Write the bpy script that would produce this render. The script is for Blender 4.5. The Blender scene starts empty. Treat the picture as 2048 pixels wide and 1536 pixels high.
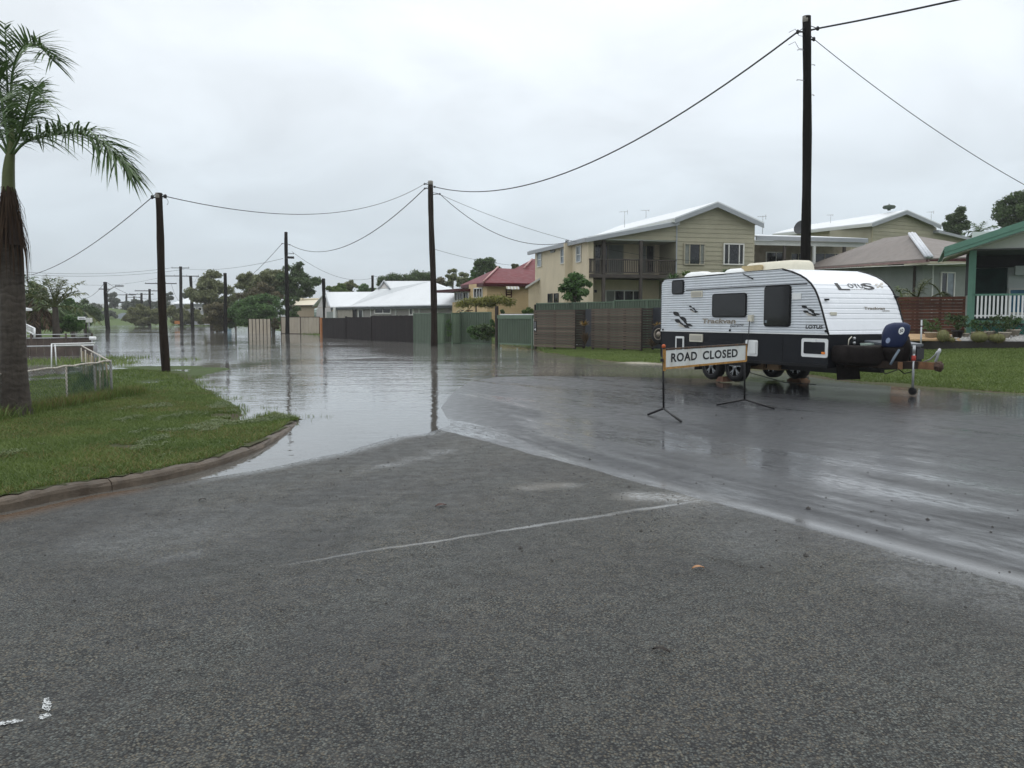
import bpy, bmesh, math, random
import numpy as np
from mathutils import Vector, Matrix

random.seed(7)
rng = np.random.default_rng(11)
scene = bpy.context.scene
COL = scene.collection

# ------------------------------------------------------------------ camera, sky, sun, exposure
CAM_H, FPX, V_HOR = 1.65, 1720.0, 636.0
PITCH = math.atan((768 - V_HOR) / FPX)
cam_data = bpy.data.cameras.new('camera')
cam = bpy.data.objects.new('camera', cam_data)
COL.objects.link(cam)
cam.location = (0, 0, CAM_H)
cam.rotation_euler = (math.pi / 2 - PITCH, 0, 0)
cam_data.sensor_width = 36
cam_data.lens = 36 * FPX / 2048
cam_data.clip_start = 0.05
cam_data.clip_end = 3000
scene.camera = cam

SUN_EL, SUN_AZ = math.radians(62), math.radians(35)      # high sun behind thick cloud
world = bpy.data.worlds.new('World')
scene.world = world
world.use_nodes = True
wt = world.node_tree
wt.nodes.clear()
def wn(t, **k):
    n = wt.nodes.new(t)
    for a, b in k.items(): setattr(n, a, b)
    return n
w_out = wn('ShaderNodeOutputWorld')
w_sky = wn('ShaderNodeTexSky', sky_type='NISHITA', sun_disc=False, sun_elevation=SUN_EL, sun_rotation=SUN_AZ)
w_bg1 = wn('ShaderNodeBackground'); w_bg1.inputs['Strength'].default_value = 0.08
wt.links.new(w_sky.outputs[0], w_bg1.inputs[0])
w_tc = wn('ShaderNodeTexCoord')
w_sep = wn('ShaderNodeSeparateXYZ'); wt.links.new(w_tc.outputs['Generated'], w_sep.inputs[0])
w_ramp = wn('ShaderNodeValToRGB')                        # overcast deck: about three times brighter overhead than at the horizon
wt.links.new(w_sep.outputs['Z'], w_ramp.inputs[0])
er = w_ramp.color_ramp
er.elements[0].position = 0.0; er.elements[0].color = (.525, .625, .700, 1)
er.elements[1].position = 1.0; er.elements[1].color = (1.62, 1.66, 1.70, 1)
e = er.elements.new(0.10); e.color = (.665, .755, .825, 1)
e = er.elements.new(0.22); e.color = (.835, .90, .958, 1)
e = er.elements.new(0.36); e.color = (1.0, 1.055, 1.10, 1)
w_add = wn('ShaderNodeMath', operation='ADD'); w_add.inputs[1].default_value = 0.30
wt.links.new(w_sep.outputs['Z'], w_add.inputs[0])
w_abs = wn('ShaderNodeMath', operation='MAXIMUM'); w_abs.inputs[1].default_value = 0.05
wt.links.new(w_add.outputs[0], w_abs.inputs[0])
w_comb = wn('ShaderNodeCombineXYZ')
for i in range(3): wt.links.new(w_abs.outputs[0], w_comb.inputs[i])
w_div = wn('ShaderNodeVectorMath', operation='DIVIDE')
wt.links.new(w_tc.outputs['Generated'], w_div.inputs[0]); wt.links.new(w_comb.outputs[0], w_div.inputs[1])
w_no = wn('ShaderNodeTexNoise'); w_no.inputs['Scale'].default_value = 2.3; w_no.inputs['Detail'].default_value = 7
w_no.inputs['Roughness'].default_value = .52; w_no.inputs['Distortion'].default_value = .5
wt.links.new(w_div.outputs[0], w_no.inputs['Vector'])
w_mr = wn('ShaderNodeMapRange'); w_mr.inputs['From Min'].default_value = .3; w_mr.inputs['From Max'].default_value = .7
w_mr.inputs['To Min'].default_value = .895; w_mr.inputs['To Max'].default_value = 1.10
wt.links.new(w_no.outputs['Fac'], w_mr.inputs['Value'])
w_mul = wn('ShaderNodeVectorMath', operation='SCALE')
wt.links.new(w_ramp.outputs[0], w_mul.inputs[0]); wt.links.new(w_mr.outputs[0], w_mul.inputs['Scale'])
w_bg2 = wn('ShaderNodeBackground'); w_bg2.inputs['Strength'].default_value = 1.0
wt.links.new(w_mul.outputs[0], w_bg2.inputs[0])
w_mix = wn('ShaderNodeMixShader'); w_mix.inputs[0].default_value = 0.94
wt.links.new(w_bg1.outputs[0], w_mix.inputs[1]); wt.links.new(w_bg2.outputs[0], w_mix.inputs[2])
wt.links.new(w_mix.outputs[0], w_out.inputs[0])

sun_data = bpy.data.lights.new('sun', 'SUN')
sun_data.energy = 0.5; sun_data.angle = math.radians(60); sun_data.color = (1, .97, .93)
sun = bpy.data.objects.new('sun', sun_data); COL.objects.link(sun)
sun.rotation_euler = (math.pi / 2 - SUN_EL, 0, math.pi - SUN_AZ)

scene.view_settings.view_transform = 'Standard'
scene.view_settings.look = 'None'
scene.view_settings.gamma = 1
scene.view_settings.exposure = 0.12
scene.view_settings.use_curve_mapping = False
scene.render.engine = 'CYCLES'
scene.cycles.use_denoising = True
scene.cycles.denoising_prefilter = 'ACCURATE'
scene.cycles.max_bounces = 8
scene.cycles.transparent_max_bounces = 12

# ------------------------------------------------------------------ measuring: photo columns and rows into metres
CP, SP_ = math.cos(PITCH), math.sin(PITCH)
def ray(u, v):
    a, b = (u - 1024) / FPX, (768 - v) / FPX
    return (a, CP + b * SP_, -SP_ + b * CP)
def at(u, v, Y):
    d = ray(u, v); k = Y / d[1]
    return Vector((d[0] * k, Y, CAM_H + d[2] * k))
def gz(u, v, z=0.0):
    d = ray(u, v); k = (z - CAM_H) / d[2]
    return Vector((d[0] * k, d[1] * k, z))

# ------------------------------------------------------------------ objects
def wloc(o):
    p = Vector((0, 0, 0))
    while o is not None:
        p += o.location; o = o.parent
    return p
def tag(o, label=None, cat=None, group=None, kind=None):
    if label: o['label'] = label
    if cat: o['category'] = cat
    if group: o['group'] = group
    if kind: o['kind'] = kind
    return o
def thing(name, label, cat, loc, group=None):
    o = bpy.data.objects.new(name, None); COL.objects.link(o)
    o.empty_display_size = .2
    o.location = loc
    return tag(o, label, cat, group)
def dup(o, delta=(0, 0, 0), parent=None):
    c = o.copy(); COL.objects.link(c)
    if parent is not None: c.parent = parent
    c.location = Vector(o.location) + Vector(delta)
    return c
def dup_tree(o, loc, rotz=None):
    r = o.copy(); COL.objects.link(r); r.location = loc
    if rotz is not None: r.rotation_euler = (0, 0, rotz)
    for ch in list(o.children):
        c = ch.copy(); COL.objects.link(c); c.parent = r
        for g in list(ch.children):
            d = g.copy(); COL.objects.link(d); d.parent = c
    return r

class Pl:
    """a vertical plane through two plan points; s runs along it, d outward (to the viewer's side)"""
    def __init__(s, a, b):
        s.a = Vector((a[0], a[1])); b = Vector((b[0], b[1]))
        s.t = (b - s.a).normalized(); s.n = Vector((s.t.y, -s.t.x))
        if s.n.dot(s.a) > 0: s.n = -s.n
    def hit(s, u, v):
        d = ray(u, v)
        k = s.n.dot(s.a) / (s.n.x * d[0] + s.n.y * d[1])
        p = Vector((d[0] * k, d[1] * k))
        return (p - s.a).dot(s.t), CAM_H + d[2] * k
    def s(s, u): return s.hit(u, 636)[0]
    def z(s, u, v): return s.hit(u, v)[1]
    def p(s, ss, z, d=0.0):
        q = s.a + s.t * ss + s.n * d
        return Vector((q.x, q.y, z))
    def off(s, d):
        q = s.a + s.n * d
        r = Pl.__new__(Pl); r.a = q; r.t = s.t.copy(); r.n = s.n.copy(); return r

class MB:
    def __init__(s): s.v = []; s.f = []; s.mi = []; s.cur = 0; s.sm = []; s.smooth = False
    def add(s, vs, fs):
        o = len(s.v); s.v.extend([tuple(q) for q in vs])
        for f in fs: s.f.append([o + i for i in f]); s.mi.append(s.cur); s.sm.append(s.smooth)
        return s
    def quad(s, a, b, c, d): return s.add([a, b, c, d], [(0, 1, 2, 3)])
    def poly(s, pts): return s.add(pts, [tuple(range(len(pts)))])
    def hexa(s, p): return s.add(p, [(0, 3, 2, 1), (4, 5, 6, 7), (0, 1, 5, 4), (1, 2, 6, 5), (2, 3, 7, 6), (3, 0, 4, 7)])
    def box(s, c, sz, rz=0.0):
        c = Vector(c); hx, hy, hz = sz[0] / 2, sz[1] / 2, sz[2] / 2
        ca, sa = math.cos(rz), math.sin(rz)
        P = []
        for z in (-hz, hz):
            for x, y in ((-hx, -hy), (hx, -hy), (hx, hy), (-hx, hy)):
                P.append(c + Vector((x * ca - y * sa, x * sa + y * ca, z)))
        return s.hexa(P)
    def pbox(s, pl, s0, s1, z0, z1, d0, d1):
        if s0 > s1: s0, s1 = s1, s0
        if z0 > z1: z0, z1 = z1, z0
        P = [pl.p(a, z, d) for z in (z0, z1) for a, d in ((s0, d0), (s1, d0), (s1, d1), (s0, d1))]
        return s.hexa(P)
    def pprism(s, pl, pts, d0, d1):
        n = len(pts)
        P = [pl.p(a, z, d1) for a, z in pts] + [pl.p(a, z, d0) for a, z in pts]
        F = [tuple(range(n)), tuple(range(2 * n - 1, n - 1, -1))] + [(i, i + n, (i + 1) % n + n, (i + 1) % n) for i in range(n)]
        return s.add(P, F)
    def slab(s, pts, th, dirv=(0, 0, -1)):
        d = Vector(dirv) * th; n = len(pts)
        P = [Vector(q) for q in pts] + [Vector(q) + d for q in pts]
        return s.add(P, [tuple(range(n)), tuple(range(2 * n - 1, n - 1, -1))] + [(i, i + n, (i + 1) % n + n, (i + 1) % n) for i in range(n)])
    def tube(s, pts, r, n=8, cap=True, ax=None):
        pts = [Vector(q) for q in pts]; m = len(pts)
        rs = r if hasattr(r, '__len__') else [r] * m
        V = []; up = Vector((0, 0, 1)); prev = None
        for i, q in enumerate(pts):
            t = (pts[min(i + 1, m - 1)] - pts[max(i - 1, 0)])
            if t.length < 1e-9: t = Vector((0, 0, 1))
            t.normalize()
            if prev is None:
                a = t.cross(Vector((0, 0, 1)) if abs(t.z) < .9 else Vector((1, 0, 0))).normalized()
            else:
                a = (prev - t * prev.dot(t)).normalized()
            prev = a; b = t.cross(a)
            for k in range(n):
                w = 2 * math.pi * k / n
                V.append(q + (a * math.cos(w) + b * math.sin(w)) * rs[i])
        F = []
        for i in range(m - 1):
            for k in range(n):
                k2 = (k + 1) % n
                F.append((i * n + k, i * n + k2, (i + 1) * n + k2, (i + 1) * n + k))
        if cap:
            F.append(tuple(range(n - 1, -1, -1))); F.append(tuple((m - 1) * n + k for k in range(n)))
        sm = s.smooth; s.smooth = True if n > 4 else False
        s.add(V, F); s.smooth = sm
        return s
    def lathe(s, c, prof, n=16, axis=None, cap=True):
        """profile (r, h) turned about an axis through c"""
        c = Vector(c); ax = Vector(axis or (0, 0, 1)).normalized()
        a = ax.cross(Vector((0, 0, 1)) if abs(ax.z) < .9 else Vector((1, 0, 0))).normalized(); b = ax.cross(a)
        V = []
        for r, h in prof:
            for k in range(n):
                w = 2 * math.pi * k / n
                V.append(c + ax * h + (a * math.cos(w) + b * math.sin(w)) * r)
        F = []
        for i in range(len(prof) - 1):
            for k in range(n):
                k2 = (k + 1) % n
                F.append((i * n + k, i * n + k2, (i + 1) * n + k2, (i + 1) * n + k))
        if cap: F.append(tuple(range(n - 1, -1, -1))); F.append(tuple((len(prof) - 1) * n + k for k in range(n)))
        sm = s.smooth; s.smooth = True
        s.add(V, F); s.smooth = sm
        return s
    def build(s, name, mat, parent=None, origin=None, bevel=0.0):
        me = bpy.data.meshes.new(name)
        V = np.array(s.v, dtype=float)
        if parent is not None: base = np.array(wloc(parent))
        elif origin is not None: base = np.array(origin, dtype=float)
        else:
            mn, mx = V.min(0), V.max(0); base = np.array([(mn[0] + mx[0]) / 2, (mn[1] + mx[1]) / 2, mn[2]])
        me.from_pydata((V - base).tolist(), [], s.f)
        for m in (mat if isinstance(mat, (list, tuple)) else [mat]): me.materials.append(m)
        me.polygons.foreach_set('material_index', s.mi)
        me.polygons.foreach_set('use_smooth', s.sm)
        bm = bmesh.new(); bm.from_mesh(me)
        bmesh.ops.recalc_face_normals(bm, faces=bm.faces)
        if bevel > 0:
            bmesh.ops.remove_doubles(bm, verts=bm.verts, dist=1e-5)
            bmesh.ops.bevel(bm, geom=[e for e in bm.edges if e.is_manifold and e.calc_face_angle(0) > .5], offset=bevel, segments=2, affect='EDGES', profile=.5)
        bm.to_mesh(me); bm.free(); me.update()
        o = bpy.data.objects.new(name, me); COL.objects.link(o)
        if parent is not None: o.parent = parent
        else: o.location = base
        return o

def np_mesh(name, V, F, mat, parent=None, origin=(0, 0, 0), smooth=False, attrs=None):
    """big meshes: V (n,3), F (m,k) arrays"""
    V = np.asarray(V, dtype=np.float64); F = np.asarray(F, dtype=np.int32)
    base = np.array(wloc(parent)) if parent is not None else np.array(origin, dtype=float)
    me = bpy.data.meshes.new(name)
    k = F.shape[1]
    me.vertices.add(len(V)); me.vertices.foreach_set('co', (V - base).astype(np.float32).ravel())
    me.loops.add(F.size); me.loops.foreach_set('vertex_index', F.ravel())
    me.polygons.add(len(F)); me.polygons.foreach_set('loop_start', np.arange(len(F), dtype=np.int32) * k)
    me.polygons.foreach_set('loop_total', np.full(len(F), k, dtype=np.int32))
    if smooth: me.polygons.foreach_set('use_smooth', np.ones(len(F), dtype=bool))
    for an, arr in (attrs or {}).items():
        at_ = me.attributes.new(an, 'FLOAT', 'POINT'); at_.data.foreach_set('value', np.asarray(arr, dtype=np.float32))
    for m in (mat if isinstance(mat, (list, tuple)) else [mat]): me.materials.append(m)
    me.update(calc_edges=True); me.validate()
    o = bpy.data.objects.new(name, me); COL.objects.link(o)
    if parent is not None: o.parent = parent
    else: o.location = base
    return o

# ------------------------------------------------------------------ materials
def lin(h):
    h = h.lstrip('#'); out = []
    for i in (0, 2, 4):
        c = int(h[i:i + 2], 16) / 255
        out.append(c / 12.92 if c <= .04045 else ((c + .055) / 1.055) ** 2.4)
    return tuple(out)
class NT:
    def __init__(s, name):
        s.m = bpy.data.materials.new(name); s.m.use_nodes = True
        s.t = s.m.node_tree; s.t.nodes.clear()
        s.out = s.n('ShaderNodeOutputMaterial')
    def n(s, t, inp=None, **k):
        x = s.t.nodes.new(t)
        for a, b in k.items(): setattr(x, a, b)
        for a, b in (inp or {}).items():
            if hasattr(b, 'is_output') or isinstance(b, bpy.types.NodeSocket): s.t.links.new(b, x.inputs[a])
            else: x.inputs[a].default_value = b
        return x
    def noise(s, vec, scale, detail=3, rough=.55, dist=0):
        return s.n('ShaderNodeTexNoise', {'Vector': vec, 'Scale': scale, 'Detail': detail, 'Roughness': rough, 'Distortion': dist}).outputs['Fac']
    def mr(s, x, a, b, c, d): return s.n('ShaderNodeMapRange', {'Value': x, 'From Min': a, 'From Max': b, 'To Min': c, 'To Max': d}).outputs[0]
    def math(s, op, a, b=0.0): return s.n('ShaderNodeMath', {0: a, 1: b}, operation=op).outputs[0]
    def mixc(s, f, a, b, mode='MIX'):
        x = s.n('ShaderNodeMix', data_type='RGBA', blend_type=mode)
        for k, q in ((0, f), (6, a), (7, b)):
            if isinstance(q, bpy.types.NodeSocket): s.t.links.new(q, x.inputs[k])
            else: x.inputs[k].default_value = (q if k == 0 else (tuple(q) + (1,) if len(q) == 3 else q))
        return x.outputs[2]
    def mapv(s, vec, sc=(1, 1, 1), rz=0.0):
        return s.n('ShaderNodeMapping', {'Vector': vec, 'Scale': sc, 'Rotation': (0, 0, rz)}).outputs[0]
    def attr(s, name): return s.n('ShaderNodeAttribute', attribute_name=name).outputs['Fac']
    def surf(s, sh): s.t.links.new(sh.outputs[0], s.out.inputs[0]); return s.m

def mat(name, col, rough=.6, var=.18, scale=3.0, bump=0.0, bscale=40, metal=0.0, spec=.32, piece=0.0, stain=None, stain_amt=.0, stretch=(1, 1, 1), coat=0.0):
    """plain weathered surface: broad and fine colour drift, optional stains, relief and a per-piece shift"""
    N = NT(name)
    tc = N.n('ShaderNodeTexCoord').outputs['Object']
    v = N.mapv(tc, stretch)
    f1 = N.mr(N.noise(v, scale, 5, .6), .3, .7, 1 - var, 1 + var)
    f2 = N.mr(N.noise(v, scale * 9, 3, .6), .3, .7, 1 - var * .5, 1 + var * .5)
    f = N.math('MULTIPLY', f1, f2)
    if piece:
        r = N.n('ShaderNodeObjectInfo').outputs['Random']
        f = N.math('MULTIPLY', f, N.mr(r, 0, 1, 1 - piece, 1 + piece))
    c = N.n('ShaderNodeVectorMath', {0: tuple(col[:3])}, operation='SCALE')
    N.t.links.new(f, c.inputs['Scale'])
    c = c.outputs[0]
    if stain:
        sf = N.mr(N.noise(N.mapv(tc, (1, 1, .35)), scale * 1.7, 6, .65), .5, .75, 0, stain_amt)
        c = N.mixc(sf, c, stain)
    b = N.n('ShaderNodeBsdfPrincipled', {'Base Color': c, 'Roughness': rough, 'Metallic': metal, 'Specular IOR Level': spec})
    rv = N.mr(N.noise(v, scale * 4, 3), .3, .7, rough * .85, min(1, rough * 1.15)); N.t.links.new(rv, b.inputs['Roughness'])
    if coat: b.inputs['Coat Weight'].default_value = coat; b.inputs['Coat Roughness'].default_value = .12
    if bump:
        bn = N.n('ShaderNodeBump', {'Height': N.noise(v, bscale, 4), 'Strength': bump, 'Distance': .01})
        N.t.links.new(bn.outputs[0], b.inputs['Normal'])
    return N.surf(b)

def leafmat(name, c1, c2, trans=.25, rough=.5, spec=.35):
    N = NT(name)
    r = N.n('ShaderNodeNewGeometry').outputs['Random Per Island']
    tc = N.n('ShaderNodeTexCoord').outputs['Object']
    big = N.mr(N.noise(tc, .9, 3), .35, .65, 0, 1)
    f = N.math('ADD', N.math('MULTIPLY', r, .6), N.math('MULTIPLY', big, .4))
    c = N.mixc(f, c1, c2)
    b = N.n('ShaderNodeBsdfPrincipled', {'Base Color': c, 'Roughness': rough, 'Specular IOR Level': spec})
    t = N.n('ShaderNodeBsdfTranslucent', {'Color': c})
    m = N.n('ShaderNodeMixShader', {0: trans}); N.t.links.new(b.outputs[0], m.inputs[1]); N.t.links.new(t.outputs[0], m.inputs[2])
    return N.surf(m)

def ribbed(name, col, rough=.4, var=.1, pitch=.19):
    return mat(name, col, rough, var, 1.2, coat=.0)

def glassdark(name, col=(.012, .013, .014), rough=.06):
    N = NT(name)
    tc = N.n('ShaderNodeTexCoord').outputs['Object']
    bn = N.n('ShaderNodeBump', {'Height': N.noise(tc, 1.2, 2), 'Strength': .05, 'Distance': .05})
    f = N.mr(N.noise(tc, 1.5, 3), .3, .7, .6, 1.5)
    c = N.n('ShaderNodeVectorMath', {0: col}, operation='SCALE'); N.t.links.new(f, c.inputs['Scale'])
    b = N.n('ShaderNodeBsdfPrincipled', {'Base Color': c.outputs[0], 'Roughness': rough, 'Normal': bn.outputs[0], 'IOR': 1.5})
    return N.surf(b)
# ------------------------------------------------------------------ the lie of the land (z = 0 is the flood level)
ANG = math.radians(28)
DX, DY = -math.sin(ANG), math.cos(ANG)          # along the flooded street, away from the viewer
NX, NY = math.cos(ANG), math.sin(ANG)           # across it
def st(x, y): return x * NX + y * NY, x * DX + y * DY
def xy(s, t): return s * NX + t * DX, s * NY + t * DY

def vnoise(x, y, sc, seed=0):
    """smooth value noise, vectorised"""
    x = np.asarray(x, float) * sc + seed * 17.3; y = np.asarray(y, float) * sc + seed * 9.1
    xi, yi = np.floor(x), np.floor(y); fx, fy = x - xi, y - yi
    fx = fx * fx * (3 - 2 * fx); fy = fy * fy * (3 - 2 * fy)
    def h(a, b):
        q = np.sin(a * 127.1 + b * 311.7 + seed * 74.7) * 43758.5453
        return q - np.floor(q)
    return (h(xi, yi) * (1 - fx) + h(xi + 1, yi) * fx) * (1 - fy) + (h(xi, yi + 1) * (1 - fx) + h(xi + 1, yi + 1) * fx) * fy
def fbm(x, y, sc, o=4, seed=0):
    r, a = 0, .5
    for i in range(o):
        r = r + a * (vnoise(x, y, sc, seed + i) - .5); sc *= 2.03; a *= .5
    return r
def seg_d(x, y, a, b):
    ax, ay = a; bx, by = b
    dx, dy = bx - ax, by - ay
    k = np.clip(((x - ax) * dx + (y - ay) * dy) / (dx * dx + dy * dy + 1e-12), 0, 1)
    return np.hypot(x - ax - k * dx, y - ay - k * dy)
def poly_sd(x, y, P):
    """signed distance, positive inside"""
    x = np.asarray(x, float); y = np.asarray(y, float)
    d = np.full(x.shape, 1e9); ins = np.zeros(x.shape, bool)
    n = len(P)
    for i in range(n):
        a, b = P[i], P[(i + 1) % n]
        d = np.minimum(d, seg_d(x, y, a, b))
        c = ((a[1] > y) != (b[1] > y)) & (x < (b[0] - a[0]) * (y - a[1]) / (b[1] - a[1] + 1e-12) + a[0])
        ins ^= c
    return np.where(ins, d, -d)
def line_d(x, y, P):
    d = np.full(np.shape(x), 1e9)
    for a, b in zip(P[:-1], P[1:]): d = np.minimum(d, seg_d(x, y, a, b))
    return d
def smooth_line(P, n=6):
    """Catmull-Rom"""
    P = [np.array(q, float) for q in P]; out = []
    for i in range(len(P) - 1):
        p0, p1, p2, p3 = P[max(i - 1, 0)], P[i], P[i + 1], P[min(i + 2, len(P) - 1)]
        for k in range(n):
            t = k / n
            out.append(tuple(.5 * ((2 * p1) + (-p0 + p2) * t + (2 * p0 - 5 * p1 + 4 * p2 - p3) * t * t + (-p0 + 3 * p1 - 3 * p2 + p3) * t ** 3)))
    out.append(tuple(P[-1])); return out

def g2(u, v): q = gz(u, v); return (q.x, q.y)
ROAD_DRY = [(-6.6, 2), (-4.75, 7.0), g2(0, 1030), g2(180, 990), g2(350, 965), g2(520, 938), g2(680, 905), g2(790, 874), g2(850, 868), g2(900, 850), g2(880, 815), g2(905, 785), g2(935, 765), g2(990, 754), g2(1100, 752),
            g2(1250, 754), g2(1400, 757), g2(1500, 764), g2(1640, 772), g2(1820, 781), g2(1950, 790), g2(2048, 797), (16.5, 7), (32, -25), (-6.6, -25)]
KERB = smooth_line([(-7.6, 2.2), (-6.0, 4.5), (-4.95, 6.2), g2(0, 1026), g2(120, 1000), g2(240, 978), g2(350, 956), g2(450, 928), g2(520, 900), g2(570, 870), g2(596, 846)], 6)
V_SHORE = smooth_line([g2(600, 838), g2(545, 828), g2(500, 842), g2(468, 838), g2(478, 815), g2(440, 795), g2(405, 775), g2(370, 757), g2(335, 747), g2(270, 741), g2(222, 740)], 4)
VERGE = [(-40, 2.2)] + KERB + V_SHORE + [(-12.5, 27), (-40, 27)]
R_SHORE = [(40, -18), (16.5, 8.2), g2(2048, 788), g2(1980, 784), g2(1900, 780), g2(1760, 768), g2(1660, 760), g2(1560, 744), g2(1440, 735), g2(1322, 729), g2(1270, 727), g2(1228, 724), g2(1158, 714), g2(1086, 706), g2(1062, 698), g2(1000, 690), g2(930, 684), g2(870, 684), (-6.6, 59.5),
           (-16.2, 75.5), g2(640, 671), g2(598, 668), g2(560, 662), g2(500, 659), (-34, 130)]
RIGHT = R_SHORE + [(-60, 205), (260, 205), (260, -18)]
LEFTL = [(-80, 40), (-22, 40), (-24.5, 48), (-38.5, 75), (-61, 120), (-97, 190), (-300, 190), (-300, 40)]
FARL = [(-300, 2838 / 14), g2(215, 650.5), g2(330, 651), g2(425, 652), g2(490, 652), (-52, 165), (40, 160), (300, 190), (900, 700), (900, 2500), (-1500, 2500), (-1500, 300)]

def H_road(x, y):
    sd = poly_sd(x, y, ROAD_DRY)
    h = np.where(sd > 0, .13 * (1 - np.exp(-sd * .085)), np.maximum(sd * .014, -.45))
    return h + .006 * fbm(x, y, .35, 3, 3) * np.clip(np.abs(sd) * .6 + .06, 0, 1.6)
def H_verge(x, y):
    ins = poly_sd(x, y, VERGE) > 0
    d = line_d(x, y, V_SHORE)
    h = np.where(ins, .225 * (1 - np.exp(-d * .085)) + .028 * np.clip(d / .25, 0, 1), -d * .06)
    yard = np.clip((-8.0 - x) / 1.2, 0, 1)
    h = h * (1 - yard) + yard * (.022 - .10 * np.clip((-11.5 - x) / 6, 0, 1))
    return h + (.022 + .05 * yard) * fbm(x, y, .8, 4, 5) + .012 * fbm(x, y, 4, 2, 8)
def H_right(x, y):
    d = poly_sd(x, y, RIGHT)
    h = np.where(d < 7, .045 * d, .315 + .062 * (d - 7))
    return np.minimum(h, 1.05) + .05 * fbm(x, y, .5, 4, 6) + .02 * fbm(x, y, 2.5, 2, 9)
def H_left(x, y): return np.clip(.06 * poly_sd(x, y, LEFTL), -2, .25) + .03 * fbm(x, y, .6, 3, 12)
def H_far(x, y):
    d = poly_sd(x, y, FARL)
    m = np.exp(-(((x + 128) / 17) ** 2 + ((y - 262) / 30) ** 2)) * 4.0
    return np.clip(.03 * d, -2, 1.0) + m * (d > 0) + .02 * fbm(x, y, .15, 3, 13)
def H_ground(x, y):
    return np.maximum.reduce([H_right(x, y), H_left(x, y), H_far(x, y), np.full(np.shape(x), -.65)])
def H(x, y):
    x = np.asarray(x, float); y = np.asarray(y, float)
    s, t = st(x, y)
    r = np.where((s > 2.6) & (s < 17.9) | (s < 5) & (t < 13), H_road(x, y), -9)
    vg = np.where((poly_sd(x, y, VERGE) > 0), H_verge(x, y), -9)
    return np.maximum.reduce([r, vg, H_ground(x, y)])
def hz(x, y): return float(H(np.array([x]), np.array([y]))[0])
def on(u, v, lo=3.0, hi=140.0):
    """the ground point seen at a photo pixel"""
    d = ray(u, v); ys = np.geomspace(lo, hi, 900)
    k = ys / d[1]; z = CAM_H + d[2] * k; g = np.maximum(H(d[0] * k, ys), -.001)
    i = np.argmax(z <= g) if (z <= g).any() else len(ys) - 1
    return Vector((d[0] * k[i], ys[i], max(float(g[i]), 0.0)))

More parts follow.
